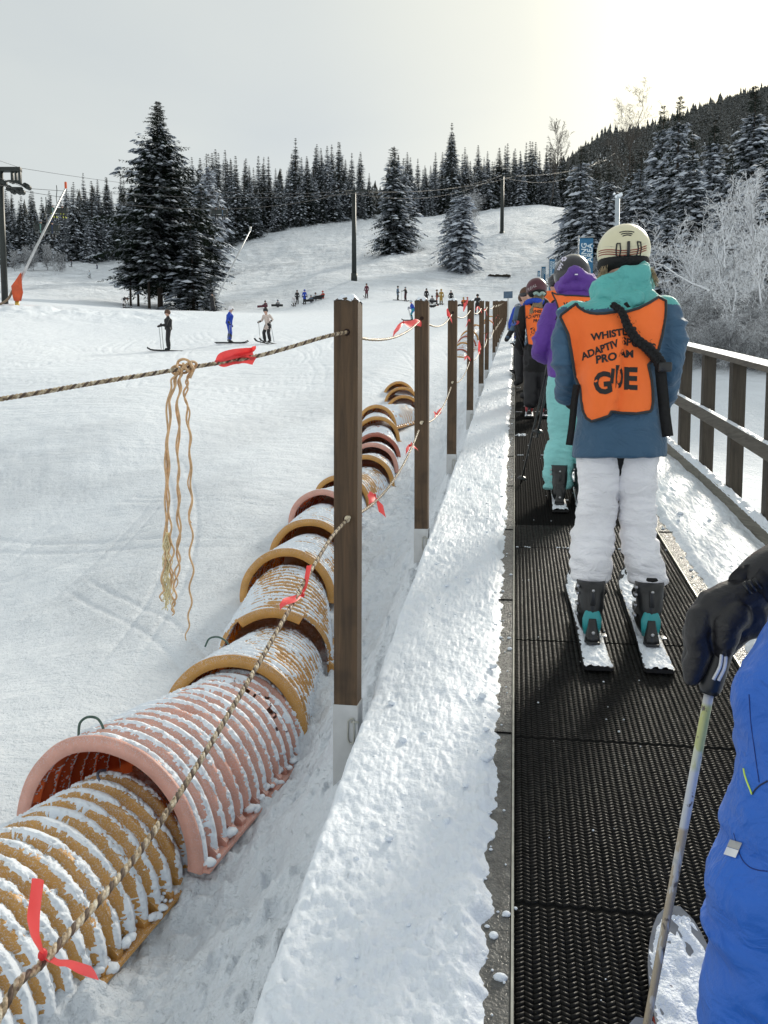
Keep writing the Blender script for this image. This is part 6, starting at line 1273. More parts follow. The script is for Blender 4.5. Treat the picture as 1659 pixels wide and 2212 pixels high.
def plant(root, x, y, d, top=None, H0=1.0, base=None, rs=None, sx=None):
    """put a tree of height H0 on the snow at the pixel/depth; scale it so that its top reaches pixel row `top`"""
    P = at(x, y, d); z = gz(P[0], P[1]); s = 1.0
    if top is not None:
        Q = at(x, top, d); s = max(0.1, (Q[2] - z) / H0)
    root.location = (P[0], P[1], z - 0.1); root.scale = ((sx or 1) * s, (sx or 1) * s, s); root.rotation_euler = (0, 0, random.uniform(0, 6.28)); return s
# --- named, free-standing trees
H = 26
big = conifer_mesh_objs('fir_tree', 'needles', 11, H, 9.2, 'large ragged fir standing alone beside the piste, tallest tree at left', levels=54, per=9, seg=10, twig=.24, droop=.12, start=.12, power=.8, ragged=.62, leaf=1.1, sub=3, clump=.3, cl=.38)
plant(big, 350, 668, 95, 232, H)
for i, (x, y, d, tp, sx, mt, st, sd, lab) in enumerate([(415, 672, 92, 470, 1.55, 'needles', .03, 21, 'broad low spruce filling the right foot of the large ragged fir'), (300, 670, 96, 500, 1.3, 'needles', .36, 22, 'slender fir with a bare stem at the left foot of the large fir'),
      (325, 668, 93, 440, 1.1, 'needles', .36, 23, 'fir with a bare stem just left of the large fir trunk'), (282, 668, 95, 520, 1.5, 'needles_d', .30, 28, 'short fir at the outer left foot of the large fir'), (385, 650, 100, 380, 1.5, 'needles', .12, 24, 'fir growing into the right side of the large fir'),
      (440, 645, 102, 400, 1.4, 'needles', .16, 25, 'fir right of the large fir, in front of the rusty one'), (455, 660, 88, 600, 1.8, 'needles_s', .05, 26, 'small snowy spruce near the skier in the long coat')]):
    k = 14; r_ = conifer_mesh_objs('fir_tree', mt, sd, k, 3.4, lab, levels=36, per=8, seg=8, twig=.27, start=st, droop=.16, ragged=.4, sub=2, leaf=1.2, clump=.2); plant(r_, x, y, d, tp, k, sx=sx)
r_ = conifer_mesh_objs('cedar_tree', 'needles_w', 27, 20, 4.4, 'rusty brown green conifer standing right behind the large fir', levels=44, per=8, seg=7, twig=.2, start=.05, droop=.25, ragged=.25, sub=1, power=.7); plant(r_, 452, 560, 150, 335, 20)
r_ = conifer_mesh_objs('spruce_tree', 'needles', 31, 19, 4.5, 'dense snow-dusted spruce on the slope right of the lift tower', levels=46, per=8, seg=8, twig=.22, start=.02, droop=.2, power=.62, ragged=.42, sub=3, leaf=1.2, clump=.3, cl=.6); plant(r_, 850, 551, 148, 322, 19)
r_ = conifer_mesh_objs('spruce_tree', 'needles', 32, 17, 4.2, 'narrower spruce grown together with the dense one on the slope', levels=38, per=7, seg=7, start=.04, sub=1); plant(r_, 872, 548, 152, 345, 17)
r_ = conifer_mesh_objs('spruce_tree', 'needles_s', 33, 13, 2.9, 'heavily snowed small spruce on the slope, farthest right of the lone trees', levels=40, per=8, seg=8, twig=.22, start=.01, droop=.25, power=.5, ragged=.3, sub=2, leaf=1.2, clump=.7); plant(r_, 998, 588, 127, 402, 13)
r_ = conifer_mesh_objs('spruce_tree', 'needles_s', 34, 10, 3.0, 'small snowed spruce joined to the left of the heavily snowed one', levels=30, per=7, seg=7, start=.02, power=.6, sub=1); plant(r_, 975, 583, 129, 430, 10)

# --- forest edge: every tree its own object
protos = []
for i, (mt, Rb, st, pw, mat) in enumerate([('needles', 3.3, .06, .8, 0), ('needles', 2.7, .10, .85, 0), ('needles_d', 3.6, .05, .75, 0), ('needles_s', 3.0, .05, .8, 0), ('needles', 2.4, .12, .9, 0), ('needles_d', 2.9, .08, .8, 0)]):
    V, F, b, CF = conifer_mesh(60 + i, 20, Rb * 1.6, levels=42, per=9, seg=7, twig=.26, start=.0, power=.95, ragged=.36, sub=1, droop=.2, leaf=1.35, cl=.7, clump=[.16, .10, .06, .26, .16, .08][i])
    root = thing('conifer', 'x', 'tree'); mk('crown', V, F, [M[mt], M['tree_snow']], root, False, CF); b.build('trunk', M['bark'], root); protos.append(root)
used = set(); rsF = random.Random(42)
def forest_tree(kind, x, y, d, h, lab, grp, sx=1.0):
    root = protos[kind] if kind not in used else copy_tree(protos[kind]); used.add(kind)
    P = at(x, y, d); root.location = (P[0], P[1], gz(P[0], P[1]) - .3); s = h / 20; root.scale = (s * sx, s * sx, s); root.rotation_euler = (0, 0, rsF.uniform(0, 6.28)); root['label'] = lab; root['group'] = grp; return root
def edge_y(x): return np.interp(x, [-60, 0, 130, 170, 250, 330, 480, 540, 600, 680, 750, 830, 900, 1000, 1080, 1200, 1260], [582, 580, 573, 558, 525, 535, 552, 525, 505, 490, 480, 474, 470, 463, 455, 444, 450])
def top_y(x): return np.interp(x, [-60, 20, 100, 180, 250, 330, 420, 480, 540, 600, 640, 700, 760, 790, 815, 850, 900, 950, 975, 1010, 1060, 1110, 1150, 1200, 1240], [420, 415, 412, 388, 395, 380, 345, 330, 345, 358, 332, 322, 320, 355, 400, 345, 335, 345, 300, 330, 325, 310, 312, 315, 330])
def edge_d(x): return np.interp(x, [0, 250, 480, 600, 750, 900, 1000, 1200], [190, 215, 200, 214, 234, 250, 262, 282])
LF = 'dark snow-dusted conifer in the forest edge above the piste, left of the lift tower'; LR = 'dark snow-dusted conifer in the forest edge above the piste, right of the lift tower'
nt = 0
for row, (dd, n_, dt) in enumerate([(0, 84, 16), (14, 74, 2), (34, 54, -4), (60, 38, -6)]):
    for i in range(n_):
        x = -50 + (1290) * (i + rsF.uniform(.1, .9)) / n_
        if 800 < x < 828 and row < 4: continue
        d = edge_d(x) + dd + rsF.uniform(-3, 5); y = edge_y(x); ty = top_y(x) + dt * 0.5 + rsF.uniform(-14, 30) + (rsF.uniform(0, 60) if row == 0 else 0)
        P = at(x, y, d); zg = gz(P[0], P[1]); h = max(6, at(x, ty, d)[2] - zg); h = min(h, 34)
        forest_tree(rsF.choice([0, 0, 1, 2, 3, 4, 5]) if row < 2 else rsF.choice([0, 1, 4, 5]), x, y, d, h, LF if x < 765 else LR, 'conifers of the forest edge above the piste', rsF.uniform(.75, 1.05)); nt += 1
for x, ty, lab in ((975, 268, 'tallest pointed fir of the forest edge, above the snowed small spruce'), (732, 308, 'tall pointed fir of the forest edge just left of the lift tower'), (640, 300, 'tall pointed fir midway along the forest edge')):
    d = edge_d(x) + 3; P = at(x, edge_y(x), d); r_ = forest_tree(1, x, edge_y(x), d, at(x, ty, d)[2] - gz(P[0], P[1]), lab, None, .85); del r_['group']
# --- conifers at the right
NR = 'conifer in the wood on the right, behind the rimed thicket'
big_r = [(1457, 219, 62, 'needles_s', 15, 'tall snowy fir with a clear spire, left of the two tallest at right'), (1612, 196, 55, 'needles_s', 15, 'tallest snowy fir at the right, near the edge of the picture'), (1531, 268, 52, 'needles_s', 13, 'snowy fir between the two tallest at right'), (1421, 238, 70, 'needles', 15, 'fir just left of the spired snowy one'),
         (1252, 318, 80, 'needles', 14, 'dark fir at the left end of the right-hand wood, beside the banner'), (1310, 355, 72, 'needles', 13, 'dusted fir left of the white hydrant pole'), (1375, 330, 60, 'needles_s', 13, 'snow-dusted fir behind the white hydrant pole'), (1485, 300, 46, 'needles_s', 12, 'broad snow-laden fir behind the alders, its boughs hanging low'),
         (1570, 330, 44, 'needles_s', 12, 'snow-laden fir behind the rimed thicket, below the tallest'), (1650, 300, 42, 'needles_s', 12, 'snow-laden fir cut by the right edge of the picture'), (1440, 420, 42, 'needles_s', 10, 'snow-laden fir just right of the cream helmet'), (1340, 430, 60, 'needles', 11, 'low dark fir behind the hydrant pole foot'), (1275, 400, 66, 'needles', 11, 'low dusted fir behind the large blue banner'), (1228, 430, 92, 'needles', 10, 'small dark fir at the edge of the snow slope left of the banner')]
for i, (x, ty, d, mt, Hh, lab) in enumerate(big_r):
    near_ = d < 58
    r_ = conifer_mesh_objs('fir_tree', mt, 90 + i, Hh, Hh * .26, lab, levels=46 if near_ else 38, per=8, seg=8, twig=.26, start=.02, droop=.22, power=.9, ragged=.45, sub=3 if near_ else 2, leaf=1.1, clump=.6 if near_ else .45, cl=.8); y = np.interp(x, [1220, 1300, 1659], [590, 640, 700])
    plant(r_, x, y, d, ty, Hh)
for i in range(44):
    x = rsF.uniform(1225, 1700); d = rsF.uniform(70, 260); y = 560; ty = np.interp(x, [1225, 1300, 1400, 1500, 1700], [372, 370, 330, 330, 300]) + rsF.uniform(-20, 60)
    P = at(x, y, d); h = at(x, ty, d)[2] - gz(P[0], P[1])
    if h < 5 or h > 32: h = rsF.uniform(10, 20)
    forest_tree(rsF.choice([0, 1, 2, 3, 3, 5]), x, y, d, h, NR, 'conifers of the wood on the right'); nt += 1
# --- the dark ridge: a wood that reads as one mass
def low_tree(rs, n=5):
    V = []; F = []
    for k in range(n):
        z0 = .12 + .17 * k; z1 = z0 + .36 - .03 * k; r = .19 * (1 - k / n) + .025; m_ = 7; o = len(V)
        for j in range(m_): a = j * 6.283 / m_ + k; rr_ = r * rs.uniform(.55, 1.25); V.append((rr_ * math.cos(a), rr_ * math.sin(a), z0 - rs.uniform(0, .07)))
        V.append((0, 0, min(z1, 1.0))); F += [(o + j, o + (j + 1) % m_, o + m_) for j in range(m_)]
    return np.array(V), np.array(F)
rsn = np.random.RandomState(77); lows = [low_tree(rsn) for _ in range(8)]; VV = []; FF = []; no = 0
pts_ = []
for i in range(8000):
    th_ = rsn.uniform(R(1.0), R(26)); r = 400 + 700 * rsn.rand() ** 0.6; pts_.append((r * math.sin(th_), r * math.cos(th_)))
for i in range(1500):
    th_ = rsn.uniform(R(-40), R(2)); r = rsn.uniform(290, 420); pts_.append((r * math.sin(th_), r * math.cos(th_)))
pts_ = np.array(pts_); zz = ground(pts_[:, 0], pts_[:, 1]); clear = np.array([(abs(math.degrees(math.atan2(x, y)) - 17.2) < .75 and 560 < math.hypot(x, y) < 800) for x, y in pts_])
for (x, y), z, c_ in zip(pts_, zz, clear):
    if c_: continue
    Vt, Ft = lows[rsn.randint(8)]; rr0 = math.hypot(x, y); h = rsn.uniform(6, 12) * (1.6 if rsn.rand() < .08 else 1) ; a = rsn.uniform(0, 6.28); ca, sa = math.cos(a), math.sin(a); w = h * rsn.uniform(.7, 1.15)
    VV.append(np.stack([x + (Vt[:, 0] * ca - Vt[:, 1] * sa) * w, y + (Vt[:, 0] * sa + Vt[:, 1] * ca) * w, z - .5 + Vt[:, 2] * h], 1)); FF.append(Ft + no); no += len(Vt)
M['ridge'] = needles2('hazed_ridge_needles', 0.48, 0.66, 0.5, (0.022, 0.024, 0.021), 0.4)  # needle colour lightened to stand in for haze over the distance
o = mk('ridge_forest', np.vstack(VV), np.vstack(FF), M['ridge'], None, False); tag(o, 'dark wood of small conifers covering the mountain ridge at the upper right', 'forest', kind='stuff')

# ------------------------------------------------------------------ bare, rimed broadleaf trees
def sticks(S0, S1, r0, r1, n=3):
    S0 = np.asarray(S0); S1 = np.asarray(S1); r0 = np.asarray(r0)[:, None]; r1 = np.asarray(r1)[:, None]; T = S1 - S0; T /= np.linalg.norm(T, axis=1)[:, None] + 1e-9
    up_ = np.where(np.abs(T[:, 2:3]) > .95, np.array([[1., 0, 0]]), np.array([[0, 0, 1.]])); a = np.cross(T, up_); a /= np.linalg.norm(a, axis=1)[:, None] + 1e-9; b = np.cross(a, T); V = []
    for S, r in ((S0, r0), (S1, r1)):
        for j in range(n): t_ = j * 2 * math.pi / n + math.pi / 2; V.append(S + r * (math.cos(t_) * a + math.sin(t_) * b))
    V = np.stack(V, 1).reshape(-1, 3); o = np.arange(len(S0))[:, None] * 2 * n; F = np.concatenate([o + np.array([j, (j + 1) % n, n + (j + 1) % n, n + j])[None] for j in range(n)]); return V, F
def bare_tree(seed, H, spread=.55, levels=4, kids=5, stems=1, lean=.0, droop=0.0, rad=.012, wig=.16, nseg=6, clear=.15, ratio=.55, tw_min=.007):
    rs = np.random.RandomState(seed); A = []; B = []; ra = []; rb = []
    def grow(p, d, L, r, lv, u):
        pts = [p]; dd = d
        for i in range(nseg):
            dd = dd + rs.normal(0, wig, 3) + np.array([0, 0, (.10 if lv < 2 else -.02) - droop * (lv + 1) * (i / nseg)]); dd /= np.linalg.norm(dd); q = pts[-1] + dd * L / nseg
            k0 = 1 - .8 * i / nseg; k1 = 1 - .8 * (i + 1) / nseg; A.append(pts[-1]); B.append(q); ra.append(max(tw_min, r * k0)); rb.append(max(tw_min * .7, r * k1)); pts.append(q)
            if lv < levels and (lv > 0 or (i + 1) / nseg > clear):
                for _ in range(kids if lv == 0 else max(1, int(kids * .55 + rs.rand()))):
                    if rs.rand() < (.95 if lv else 1.0):
                        a = rs.uniform(0, 6.28); px = np.cross(dd, [math.cos(a), math.sin(a), .3]); px /= np.linalg.norm(px) + 1e-9; nd = dd * (1 - spread) + px * spread + np.array([0, 0, .12]); nd /= np.linalg.norm(nd)
                        grow(q, nd, L * ratio * (1 - .55 * i / nseg) * rs.uniform(.6, 1.15), r * k1 * .5, lv + 1, u)
    for s_ in range(stems):
        a = s_ * 6.283 / max(1, stems) + rs.rand(); d0 = np.array([math.cos(a) * lean, math.sin(a) * lean, 1.]) ; d0 /= np.linalg.norm(d0); grow(np.array([math.cos(a), math.sin(a), 0]) * .05 * (stems > 1), d0, H * rs.uniform(.8, 1.05), H * rad, 0, 0)
    return A, B, ra, rb
def bare_obj(name, label, mat, args, loc, rz=0, sc=1, group=None, cat='tree', **k):
    A, B, ra, rb = bare_tree(*args, **k); A = np.array(A); B = np.array(B); q_ = args[1] / max(B[:, 2].max(), .1); A *= q_; B *= q_; V, F = sticks(A, B, ra, rb); root = thing(name, label, cat, loc, rz, group); nb = (np.array(ra) > .35 * max(ra)); root.scale = (sc, sc, sc)
    V2 = V.reshape(-1, 6, 3); n6 = len(A)
    Fi = F.reshape(3, n6, 4).transpose(1, 0, 2)
    mk('trunk', V, Fi[nb].reshape(-1, 4), M[mat], root, False); mk('crown', V, Fi[~nb].reshape(-1, 4), M[mat], root, False); return root
def ground_at(x, y, d): P = at(x, y, d); return (P[0], P[1], gz(P[0], P[1]) - .1)
def top_scale(x, ty, d, Hh): P = at(x, 700, d); return (at(x, ty, d)[2] - gz(P[0], P[1])) / Hh
for i, (x, ty, d, Hh, lab, k) in enumerate([(1592, 395, 27, 6.5, 'tall rimed alder with long arching limbs, right of the guide', dict(levels=3, kids=2, spread=.62, droop=.03, nseg=8, ratio=.6)), (1500, 520, 30, 5, 'rimed alder with thin bent branches, left of the tall one', dict(levels=3, kids=2, spread=.62, droop=.03, nseg=7, ratio=.55)),
        (1650, 470, 24, 5, 'rimed alder at the right edge of the picture', dict(levels=3, kids=2, spread=.6, droop=.04, nseg=7, ratio=.6)), (1545, 440, 33, 6, 'rimed young tree with upright stems behind the arching alder', dict(levels=3, kids=2, spread=.45, nseg=8, ratio=.5)), (1455, 590, 29, 4, 'low rimed alder beside the teal hood', dict(levels=3, kids=2, spread=.65, droop=.04, nseg=7, ratio=.6)), (1625, 360, 34, 7, 'slender rimed tree with fine white twigs behind the tall alder', dict(levels=3, kids=2, spread=.5, droop=.0, nseg=8, ratio=.5)), (1475, 480, 35, 6, 'slender rimed tree between the cream helmet and the alders', dict(levels=3, kids=2, spread=.5, nseg=8, ratio=.5)), (1540, 400, 31, 7, 'rimed alder with a forked crown standing behind the leaning one', dict(levels=3, kids=2, spread=.5, nseg=8, ratio=.55)), (1648, 385, 30, 7, 'tall rimed alder whose crown is cut by the right edge', dict(levels=3, kids=2, spread=.52, nseg=8, ratio=.55)), (1502, 450, 33, 6, 'rimed alder reaching over the low bushes toward the fir', dict(levels=3, kids=2, spread=.58, nseg=8, ratio=.55)), (1565, 560, 22, 4, 'small rimed tree leaning left just beyond the handrail', dict(levels=3, kids=2, spread=.65, droop=.04, nseg=7, ratio=.6))]):
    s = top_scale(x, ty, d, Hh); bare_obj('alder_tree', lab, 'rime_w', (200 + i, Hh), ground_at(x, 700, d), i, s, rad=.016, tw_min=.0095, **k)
protoB = None; BL_ = 'low dense bush white with rime in the thicket beyond the railing'; BG = 'rimed bushes of the thicket beyond the railing'
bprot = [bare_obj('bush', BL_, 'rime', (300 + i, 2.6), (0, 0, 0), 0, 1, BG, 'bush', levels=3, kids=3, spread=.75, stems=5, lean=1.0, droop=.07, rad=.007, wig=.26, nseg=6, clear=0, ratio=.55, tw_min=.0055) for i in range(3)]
spots = []
for i in range(30):
    x = rsF.uniform(1440, 1740); d = rsF.uniform(20.5, 31); spots.append((x, d))
spots += [(1455, 24), (1490, 21.5), (1530, 20.5), (1575, 20), (1620, 20), (1665, 20), (1470, 27)]
for i, (x, d) in enumerate(spots):
    b_ = bprot[i] if i < 3 else copy_tree(bprot[rsF.randrange(3)]); b_.location = ground_at(x, 740, d); b_.rotation_euler = (0, 0, rsF.uniform(0, 6.28)); s = rsF.uniform(.45, .8) * (.75 if d < 22 else 1); b_.scale = (s * 1.15, s * 1.15, s)
# taller bare trees against the sky and in the woods
for x, ty, d, y, lab, k in ((1372, 168, 175, 560, 'tall bare broadleaf tree against the bright sky above the right-hand wood', dict(levels=4, kids=2, spread=.5, nseg=7, clear=.3, ratio=.55, rad=.009)), (1452, 205, 190, 540, 'thin bare tree on the skyline right of the tall bare one', dict(levels=3, kids=2, spread=.3, nseg=7, clear=.3, ratio=.45, rad=.007)),
        (1186, 268, 275, 450, 'bare tree standing among the last conifers of the forest edge', dict(levels=3, kids=4, spread=.33, nseg=7, clear=.3, ratio=.42, rad=.008)), (1020, 395, 180, 560, 'bare tree with fanned twigs behind the heavily snowed small spruce', dict(levels=3, kids=4, spread=.55, nseg=6, clear=.1, ratio=.55, rad=.008))):
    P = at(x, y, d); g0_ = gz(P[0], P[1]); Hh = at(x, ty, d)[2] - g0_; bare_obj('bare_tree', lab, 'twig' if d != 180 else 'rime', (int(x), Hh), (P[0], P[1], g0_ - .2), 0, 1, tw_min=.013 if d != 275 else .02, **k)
RT = 'grey leafless rimed tree in the hazy lower edge of the woods'; rt_p = None
for i in range(18):
    if i < 5: x = rsF.uniform(30, 250); d = rsF.uniform(170, 186); y = edge_y(x) + 3; h = rsF.uniform(4, 8)
    else: x = rsF.uniform(1225, 1440); d = rsF.uniform(50, 80); y = 600; h = rsF.uniform(3.5, 7)
    P = at(x, y, d); l_ = (P[0], P[1], gz(P[0], P[1]) - .2)
    if rt_p is None: r_ = rt_p = bare_obj('bare_tree', RT, 'rime', (501, 8), l_, 0, 1, 'leafless trees along the edge of the woods', levels=3, kids=4, spread=.6, nseg=6, clear=.1, ratio=.5, rad=.009, stems=2, lean=.3, tw_min=.012)
    else: r_ = copy_tree(rt_p)
    r_.location = l_; r_.scale = (h / 8,) * 3; r_.rotation_euler = (0, 0, rsF.uniform(0, 6.28))

# ------------------------------------------------------------------ chairlift
M['tower'] = simple('dark_green_tower_paint', (0.012, 0.018, 0.017), 0.5, 0.2, 3); M['cable'] = simple('lift_cable', (0.05, 0.05, 0.055), 0.5)
def pole_tower(label, x, yb, d, yt, arm_l, arm_r, w):
    Pb = at(x, yb, d); z = gz(Pb[0], Pb[1]); Ht = at(x, yt, d)[2] - z; root = thing('lift_tower', label, 'lift tower', (Pb[0], Pb[1], z - .2), YAW); b = MB(); b.tube([(0, 0, 0), (0, 0, Ht)], [w * .55, w * .45], 14); b.build('mast', M['tower'], root)
    b = MB(); b.tube([(0, 0, 0), (0, 0, 1.1)], [w * .72, w * .68], 14); b.build('foot_sleeve', M['tower'], root)
    b = MB(); b.box(((arm_r - arm_l) / 2, 0, Ht), (arm_l + arm_r, .22, .22), ch=.02)
    for a in (-arm_l, arm_r): b.box((a, 0, Ht - .25), (.12, 1.4, .12)); b.box((a, 0, Ht - .1), (.16, .16, .3))
    b.build('crossarm', M['tower'], root); b = MB()
    for a in (-arm_l, arm_r):
        for q in (-.55, -.2, .2, .55): b.tube([(a - .08, q, Ht - .35), (a + .08, q, Ht - .35)], .15, 12)
    b.build('sheave', M['black_p'], root); return root, np.array([Pb[0], Pb[1], z - .2]), Ht
t2, p2, h2 = pole_tower('dark lift tower with a narrow crossarm, in the middle of the slope', 765, 605, 106, 414, 1.1, 2.0, .62)
t3, p3, h3 = pole_tower('farther dark lift tower higher on the slope', 1084, 512, 166, 380, .9, 2.6, .75)
D1 = 60; Pb = at(11, 656, D1); z = gz(Pb[0], Pb[1]); h1 = at(10, 366, D1)[2] - z; t1 = thing('lift_tower', 'nearest lift tower at the left edge with its wheel assembly', 'lift tower', (Pb[0], Pb[1], z - .2), YAW); u1 = D1 / FP
b = MB(); b.tube([(0, 0, 0), (0, 0, h1)], [6.8 * u1, 6 * u1], 18); b.build('mast', M['tower'], t1)
b = MB(); b.box((22 * u1, 0, h1 - 3 * u1), (46 * u1, 10 * u1, 9 * u1), ch=.02)
for x_, z_, w_, h_ in ((42, -16, 5, 30), (34, -16, 4, 30), (26, -18, 5, 28), (30, -28, 22, 4)): b.box((x_ * u1, 0, h1 + z_ * u1), (w_ * u1, .25, h_ * u1), ch=.01)
b.build('crossarm', M['tower'], t1); b = MB()
b.tube(spline([(8 * u1, -.2, h1 - 32 * u1), (22 * u1, -.2, h1 - 28 * u1), (40 * u1, -.1, h1 - 32 * u1), (55 * u1, 0, h1 - 39 * u1)], 5), 2.2 * u1, 8); b.box((32 * u1, -.2, h1 - 45 * u1), (34 * u1, .3, 7 * u1), ch=.03)
for x_, z_ in ((9, -32), (22, -43), (28, -49), (40, -50), (47, -50), (56, -38), (60, -40)): b.tube([(x_ * u1, -.35, h1 + z_ * u1), (x_ * u1, .1, h1 + z_ * u1)], 5.2 * u1, 14)
b.build('sheave_train', M['tower'], t1)
def on1(dx, dz, dy=0): c_ = math.cos(YAW); s_ = math.sin(YAW); return np.array([Pb[0] + dx * u1 * c_ - dy * s_, Pb[1] + dx * u1 * s_ + dy * c_, z - .2 + h1 + dz * u1])
def t_pt(p, h, a): return np.array([p[0] + a * math.cos(YAW), p[1] + a * math.sin(YAW), p[2] + h - .2])
off_l = on1(-120, -30, -14)
cable_specs = [('upper communication line of the lift', [on1(-300, 12, -30), on1(46, 0), t_pt(p2, h2 + .3, 0), t_pt(p3, h3 + .3, 0), at(1330, 330, 260)], .014, 1.6), ('left haul cable of the chairlift', [on1(-300, -20, -30), on1(46, -48, -.1), t_pt(p2, h2, -1.1), t_pt(p3, h3, -.9), at(1290, 350, 250)], .018, 2.6), ('right haul cable of the chairlift', [on1(-300, -10, -30), on1(58, -42), t_pt(p2, h2, 2.0), t_pt(p3, h3, 2.6), at(1310, 345, 250)], .018, 1.0)]
for lab, pts, r, sg in cable_specs:
    P = [];
    for a, b_ in zip(pts[:-1], pts[1:]): P += list(sag(a, b_, sg * np.linalg.norm(np.array(b_) - a) / 80, 16))
    b = MB(); b.tube(P, r, 5); tag(b.build('lift_cable', M['cable']), lab, 'cable')
def chair(label, P, riders, rz, ski_c='yellow'):
    root = thing('lift_chair', label, 'lift chair', P, rz); b = MB(); b.tube(spline([(0, 0, 0), (0.0, .1, -.5), (-.1, .25, -1.1), (0, .05, -1.7), (0, -.1, -2.0)], 6), .035, 8); b.build('hanger', M['tower'], root)
    b = MB(); b.tube(spline([(-.95, -.1, -2.6), (-.95, -.15, -2.15), (-.7, -.12, -2.0), (.7, -.12, -2.0), (.95, -.15, -2.15), (.95, -.1, -2.6)], 5), .03, 8); b.build('chair_frame', M['tower'], root)
    b = MB(); b.box((0, .18, -2.72), (1.8, .5, .07), ch=.02); b.box((0, -.12, -2.4), (1.8, .06, .5), ch=.02); b.build('seat', M['tower'], root); c_, s_ = math.cos(rz), math.sin(rz)
    for k, (ox, j, hcol, lb) in enumerate(riders):
        q = (P[0] + ox * c_, P[1] + ox * s_, P[2] - 2.72); sk(lb, q, rz, 'chair', j, 'black', hcol, 1.75, skis='ski', poles=False, voxel=.05, ski_col=ski_c)
P = on1(72, -42, 2.0); chair('lift chair with two riders hanging beside the nearest tower', P, [(-.45, 'green', 'grey', 'chairlift rider in a grey green jacket, left seat of the nearest chair'), (.4, 'navy', 'navy', 'chairlift rider in navy, right seat of the nearest chair')], YAW + .3, 'grey')
P = at(217, 400, 76) ; q_ = at(217, 398, 76); chair('lift chair with riders above the upper piste, bright yellow skis', at(120, 404, 76) + (at(121, 404, 76) - at(120, 404, 76)) * 97 * .0 + np.array([0, 0, 0]) if False else at(122, 400, 74), [(-.4, 'green', 'white', 'chairlift rider in a teal striped jacket with yellow skis'), (.45, 'black', 'white', 'chairlift rider in black beside the teal striped one')], YAW + .2)
chair('far lift chair in front of the forest behind the rusty conifer', at(473, 412, 88), [(-.4, 'black', 'black', 'left rider in black on the far lift chair'), (.4, 'steel', 'black', 'right rider in slate on the far lift chair')], YAW, 'grey')

# ------------------------------------------------------------------ snow lances, hydrant, banners
M['lance'] = simple('brushed_lance', (0.50, 0.51, 0.52), 0.4, 0.15, 5, Metallic=.4); M['cover_o'] = simple('orange_padding', (0.62, 0.10, 0.035), 0.7, 0.2, 2, .02, 6)
d = 58; r_ = thing('snow_lance', 'long leaning snowmaking lance with an orange padded base, near the left lift tower', 'snow lance', at(30, 648, d)); l0 = at(30, 648, d)
b = MB(); b.tube([at(41, 612, d) - l0, at(75, 540, d + 1) - l0, at(141, 408, d + 2) - l0], [.11, .09, .06], 10); b.build('lance_pipe', M['lance'], r_); b = MB(); b.box(at(142, 400, d + 2) - l0, (.16, .16, .5), ch=.04); b.build('nozzle', M['cover_o'], r_)
b = MB(); u = d / FP
for xs_ in (-.22, .22): 
    pl = [(24, 618), (33, 606), (42, 592), (46, 588), (48, 620), (50, 632), (46, 650), (30, 650), (27, 640)]
b.loft([np.array([at(x, y, d + dd) - l0 for x, y in pl]) for dd in (-.5, .5)]); b.build('padding', M['cover_o'], r_); b = MB(); b.tube([at(37, 650, d) - l0, at(37, 668, d) - l0], .16, 10); b.build('foot_post', simple('yellow_post', (.62, .48, .10), .5), r_)
b = MB(); b.tube(spline([at(27, 628, d) - l0, at(18, 645, d - .3) - l0, at(2, 656, d - .6) - l0, at(-20, 660, d - 1) - l0], 5), .09, 7); b.build('hose', simple('tan_hose', (.25, .19, .13), .6), r_)
d = 78; l0 = at(470, 640, d); r_ = thing('snow_lance', 'leaning snowmaking lance right of the large fir', 'snow lance', l0); b = MB(); b.tube([at(470, 640, d) - l0, at(505, 567, d + 1) - l0, at(541, 497, d + 2) - l0], [.10, .09, .06], 8); b.build('lance_pipe', M['lance'], r_); b = MB(); b.box(at(541, 494, d + 2) - l0, (.2, .2, .4), ch=.04); b.build('nozzle', M['lance'], r_)
d = 21; l0 = np.array(at(1333, 640, d)); l0[2] = gz(l0[0], l0[1]); r_ = thing('hydrant_pole', 'pale frosted hydrant pole with a bent head above the cream helmet', 'pole', l0); tp_ = at(1334, 424, d); b = MB(); b.tube([(0, 0, 0), tp_ - l0], [.075, .062], 14); b.build('pole', simple('frosted_steel', (.42, .48, .53), .45, .15, 10), r_)
b = MB(); b.box(tp_ - l0 + [.03, 0, .01], (.20, .12, .09), rot=Matrix.Rotation(R(-25), 3, 'Y'), ch=.02); b.ell(tp_ - l0 + [-.09, 0, .07], (.035, .04, .03)); b.build('pole_head', M['snow_lump'], r_)
M['ban'] = cloth('banner_blue', (0.015, 0.13, 0.27), 0.6, .01, 3); M['ban_t'] = simple('banner_white', (.62, .72, .78), .6)
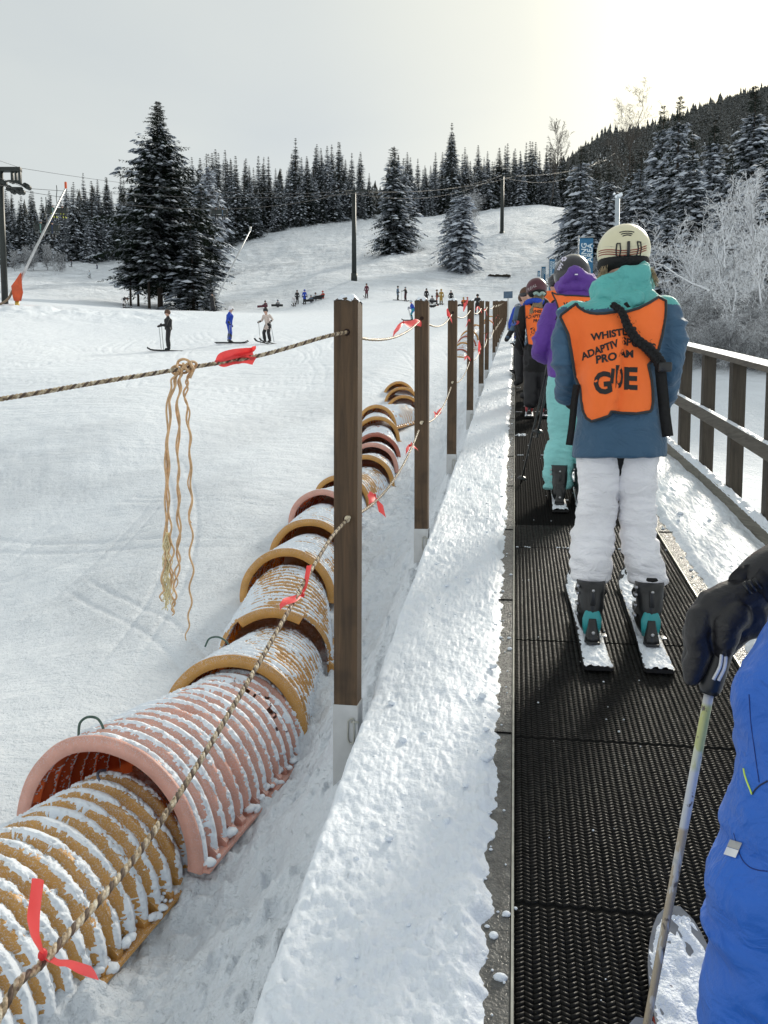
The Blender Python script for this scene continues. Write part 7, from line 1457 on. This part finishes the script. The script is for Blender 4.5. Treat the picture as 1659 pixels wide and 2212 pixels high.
def banner(label, x0, x1, yt, d, grp='blue learning area banners along the lift', H=3.3):
    a = at(x0, yt, d); c_ = at(x1, yt, d); w = np.linalg.norm(c_ - a); l0 = np.array([a[0], a[1], gz(a[0], a[1])]); root = thing('banner', label, 'banner', l0, YAW, grp); Hh = a[2] - l0[2]
    b = MB(); b.tube([(0, 0, 0), (0, 0, Hh + .06)], .022, 8); b.tube([(0, 0, Hh), (w + .05, 0, Hh + .02)], .014, 6); b.build('pole', M['lance'], root); n = 24; zc = Hh - H
    X, Z = np.meshgrid(np.linspace(.03, w, 8), np.linspace(Hh - .02, zc, n)); Y = .02 * np.sin(Z * 3 + X * 4); mk('cloth', np.stack([X, Y, Z], -1).reshape(-1, 3), grid_faces(n, 8), M['ban'], root)
    b = MB(); 
    for s_, xo in (('LEARNING', .36), ('AREA', .76)):
        V, F = textmesh(s_, 1.0, .02); V[:, 0] -= V[:, 0].max(); k = w * .36; V *= k / .7; x = w * xo - V[:, 1] * 1.0 + 0 + (V[:, 1].max() + V[:, 1].min()) / 2; zt = Hh - .18 + V[:, 0]; b.add(np.stack([x, .02 * np.sin(zt * 3 + x * 4) - .012, zt], 1), F)
    b.build('banner_print', M['ban_t'], root, False)
banner('largest blue banner lettered LEARNING AREA, above the purple hood', 1250, 1282, 513, 25); banner('second blue LEARNING AREA banner, left of the largest', 1186, 1199, 559, 58); banner('third blue LEARNING AREA banner, above the burgundy helmet', 1169.5, 1179, 576, 82); banner('smallest and farthest blue banner', 1161, 1167, 585, 120)
# bare patch of earth where the snow has melted, and a small dark sign at the end of the fence
b = MB(); q = at(1080, 586, 122); rs = np.random.RandomState(3)
for k in range(26): a = on_snow(1058 + k * 1.7 + rs.uniform(-1, 1), 584 + k * .28, 122); b.ell((a[0], a[1], a[2] - .02), (rs.uniform(.2, .45), rs.uniform(.5, 1.6), .10), nu=8, nv=5)
tag(b.build('bare_earth', simple('earth', (.07, .055, .04), .9, .4, 3)), kind='structure')
l0 = np.array([-.35, 40, bz(40)]); r_ = thing('sign', 'small dark blue sign above the far end of the fence posts', 'sign', l0); b = MB(); b.tube([(0, 0, 0), (0, 0, 1.9)], .03, 8); b.build('post', M['lance'], r_); b = MB(); b.box((0, -.04, 1.78), (.45, .03, .34), ch=.008); b.build('panel', C_('steel'), r_)
print('individual conifers', nt)
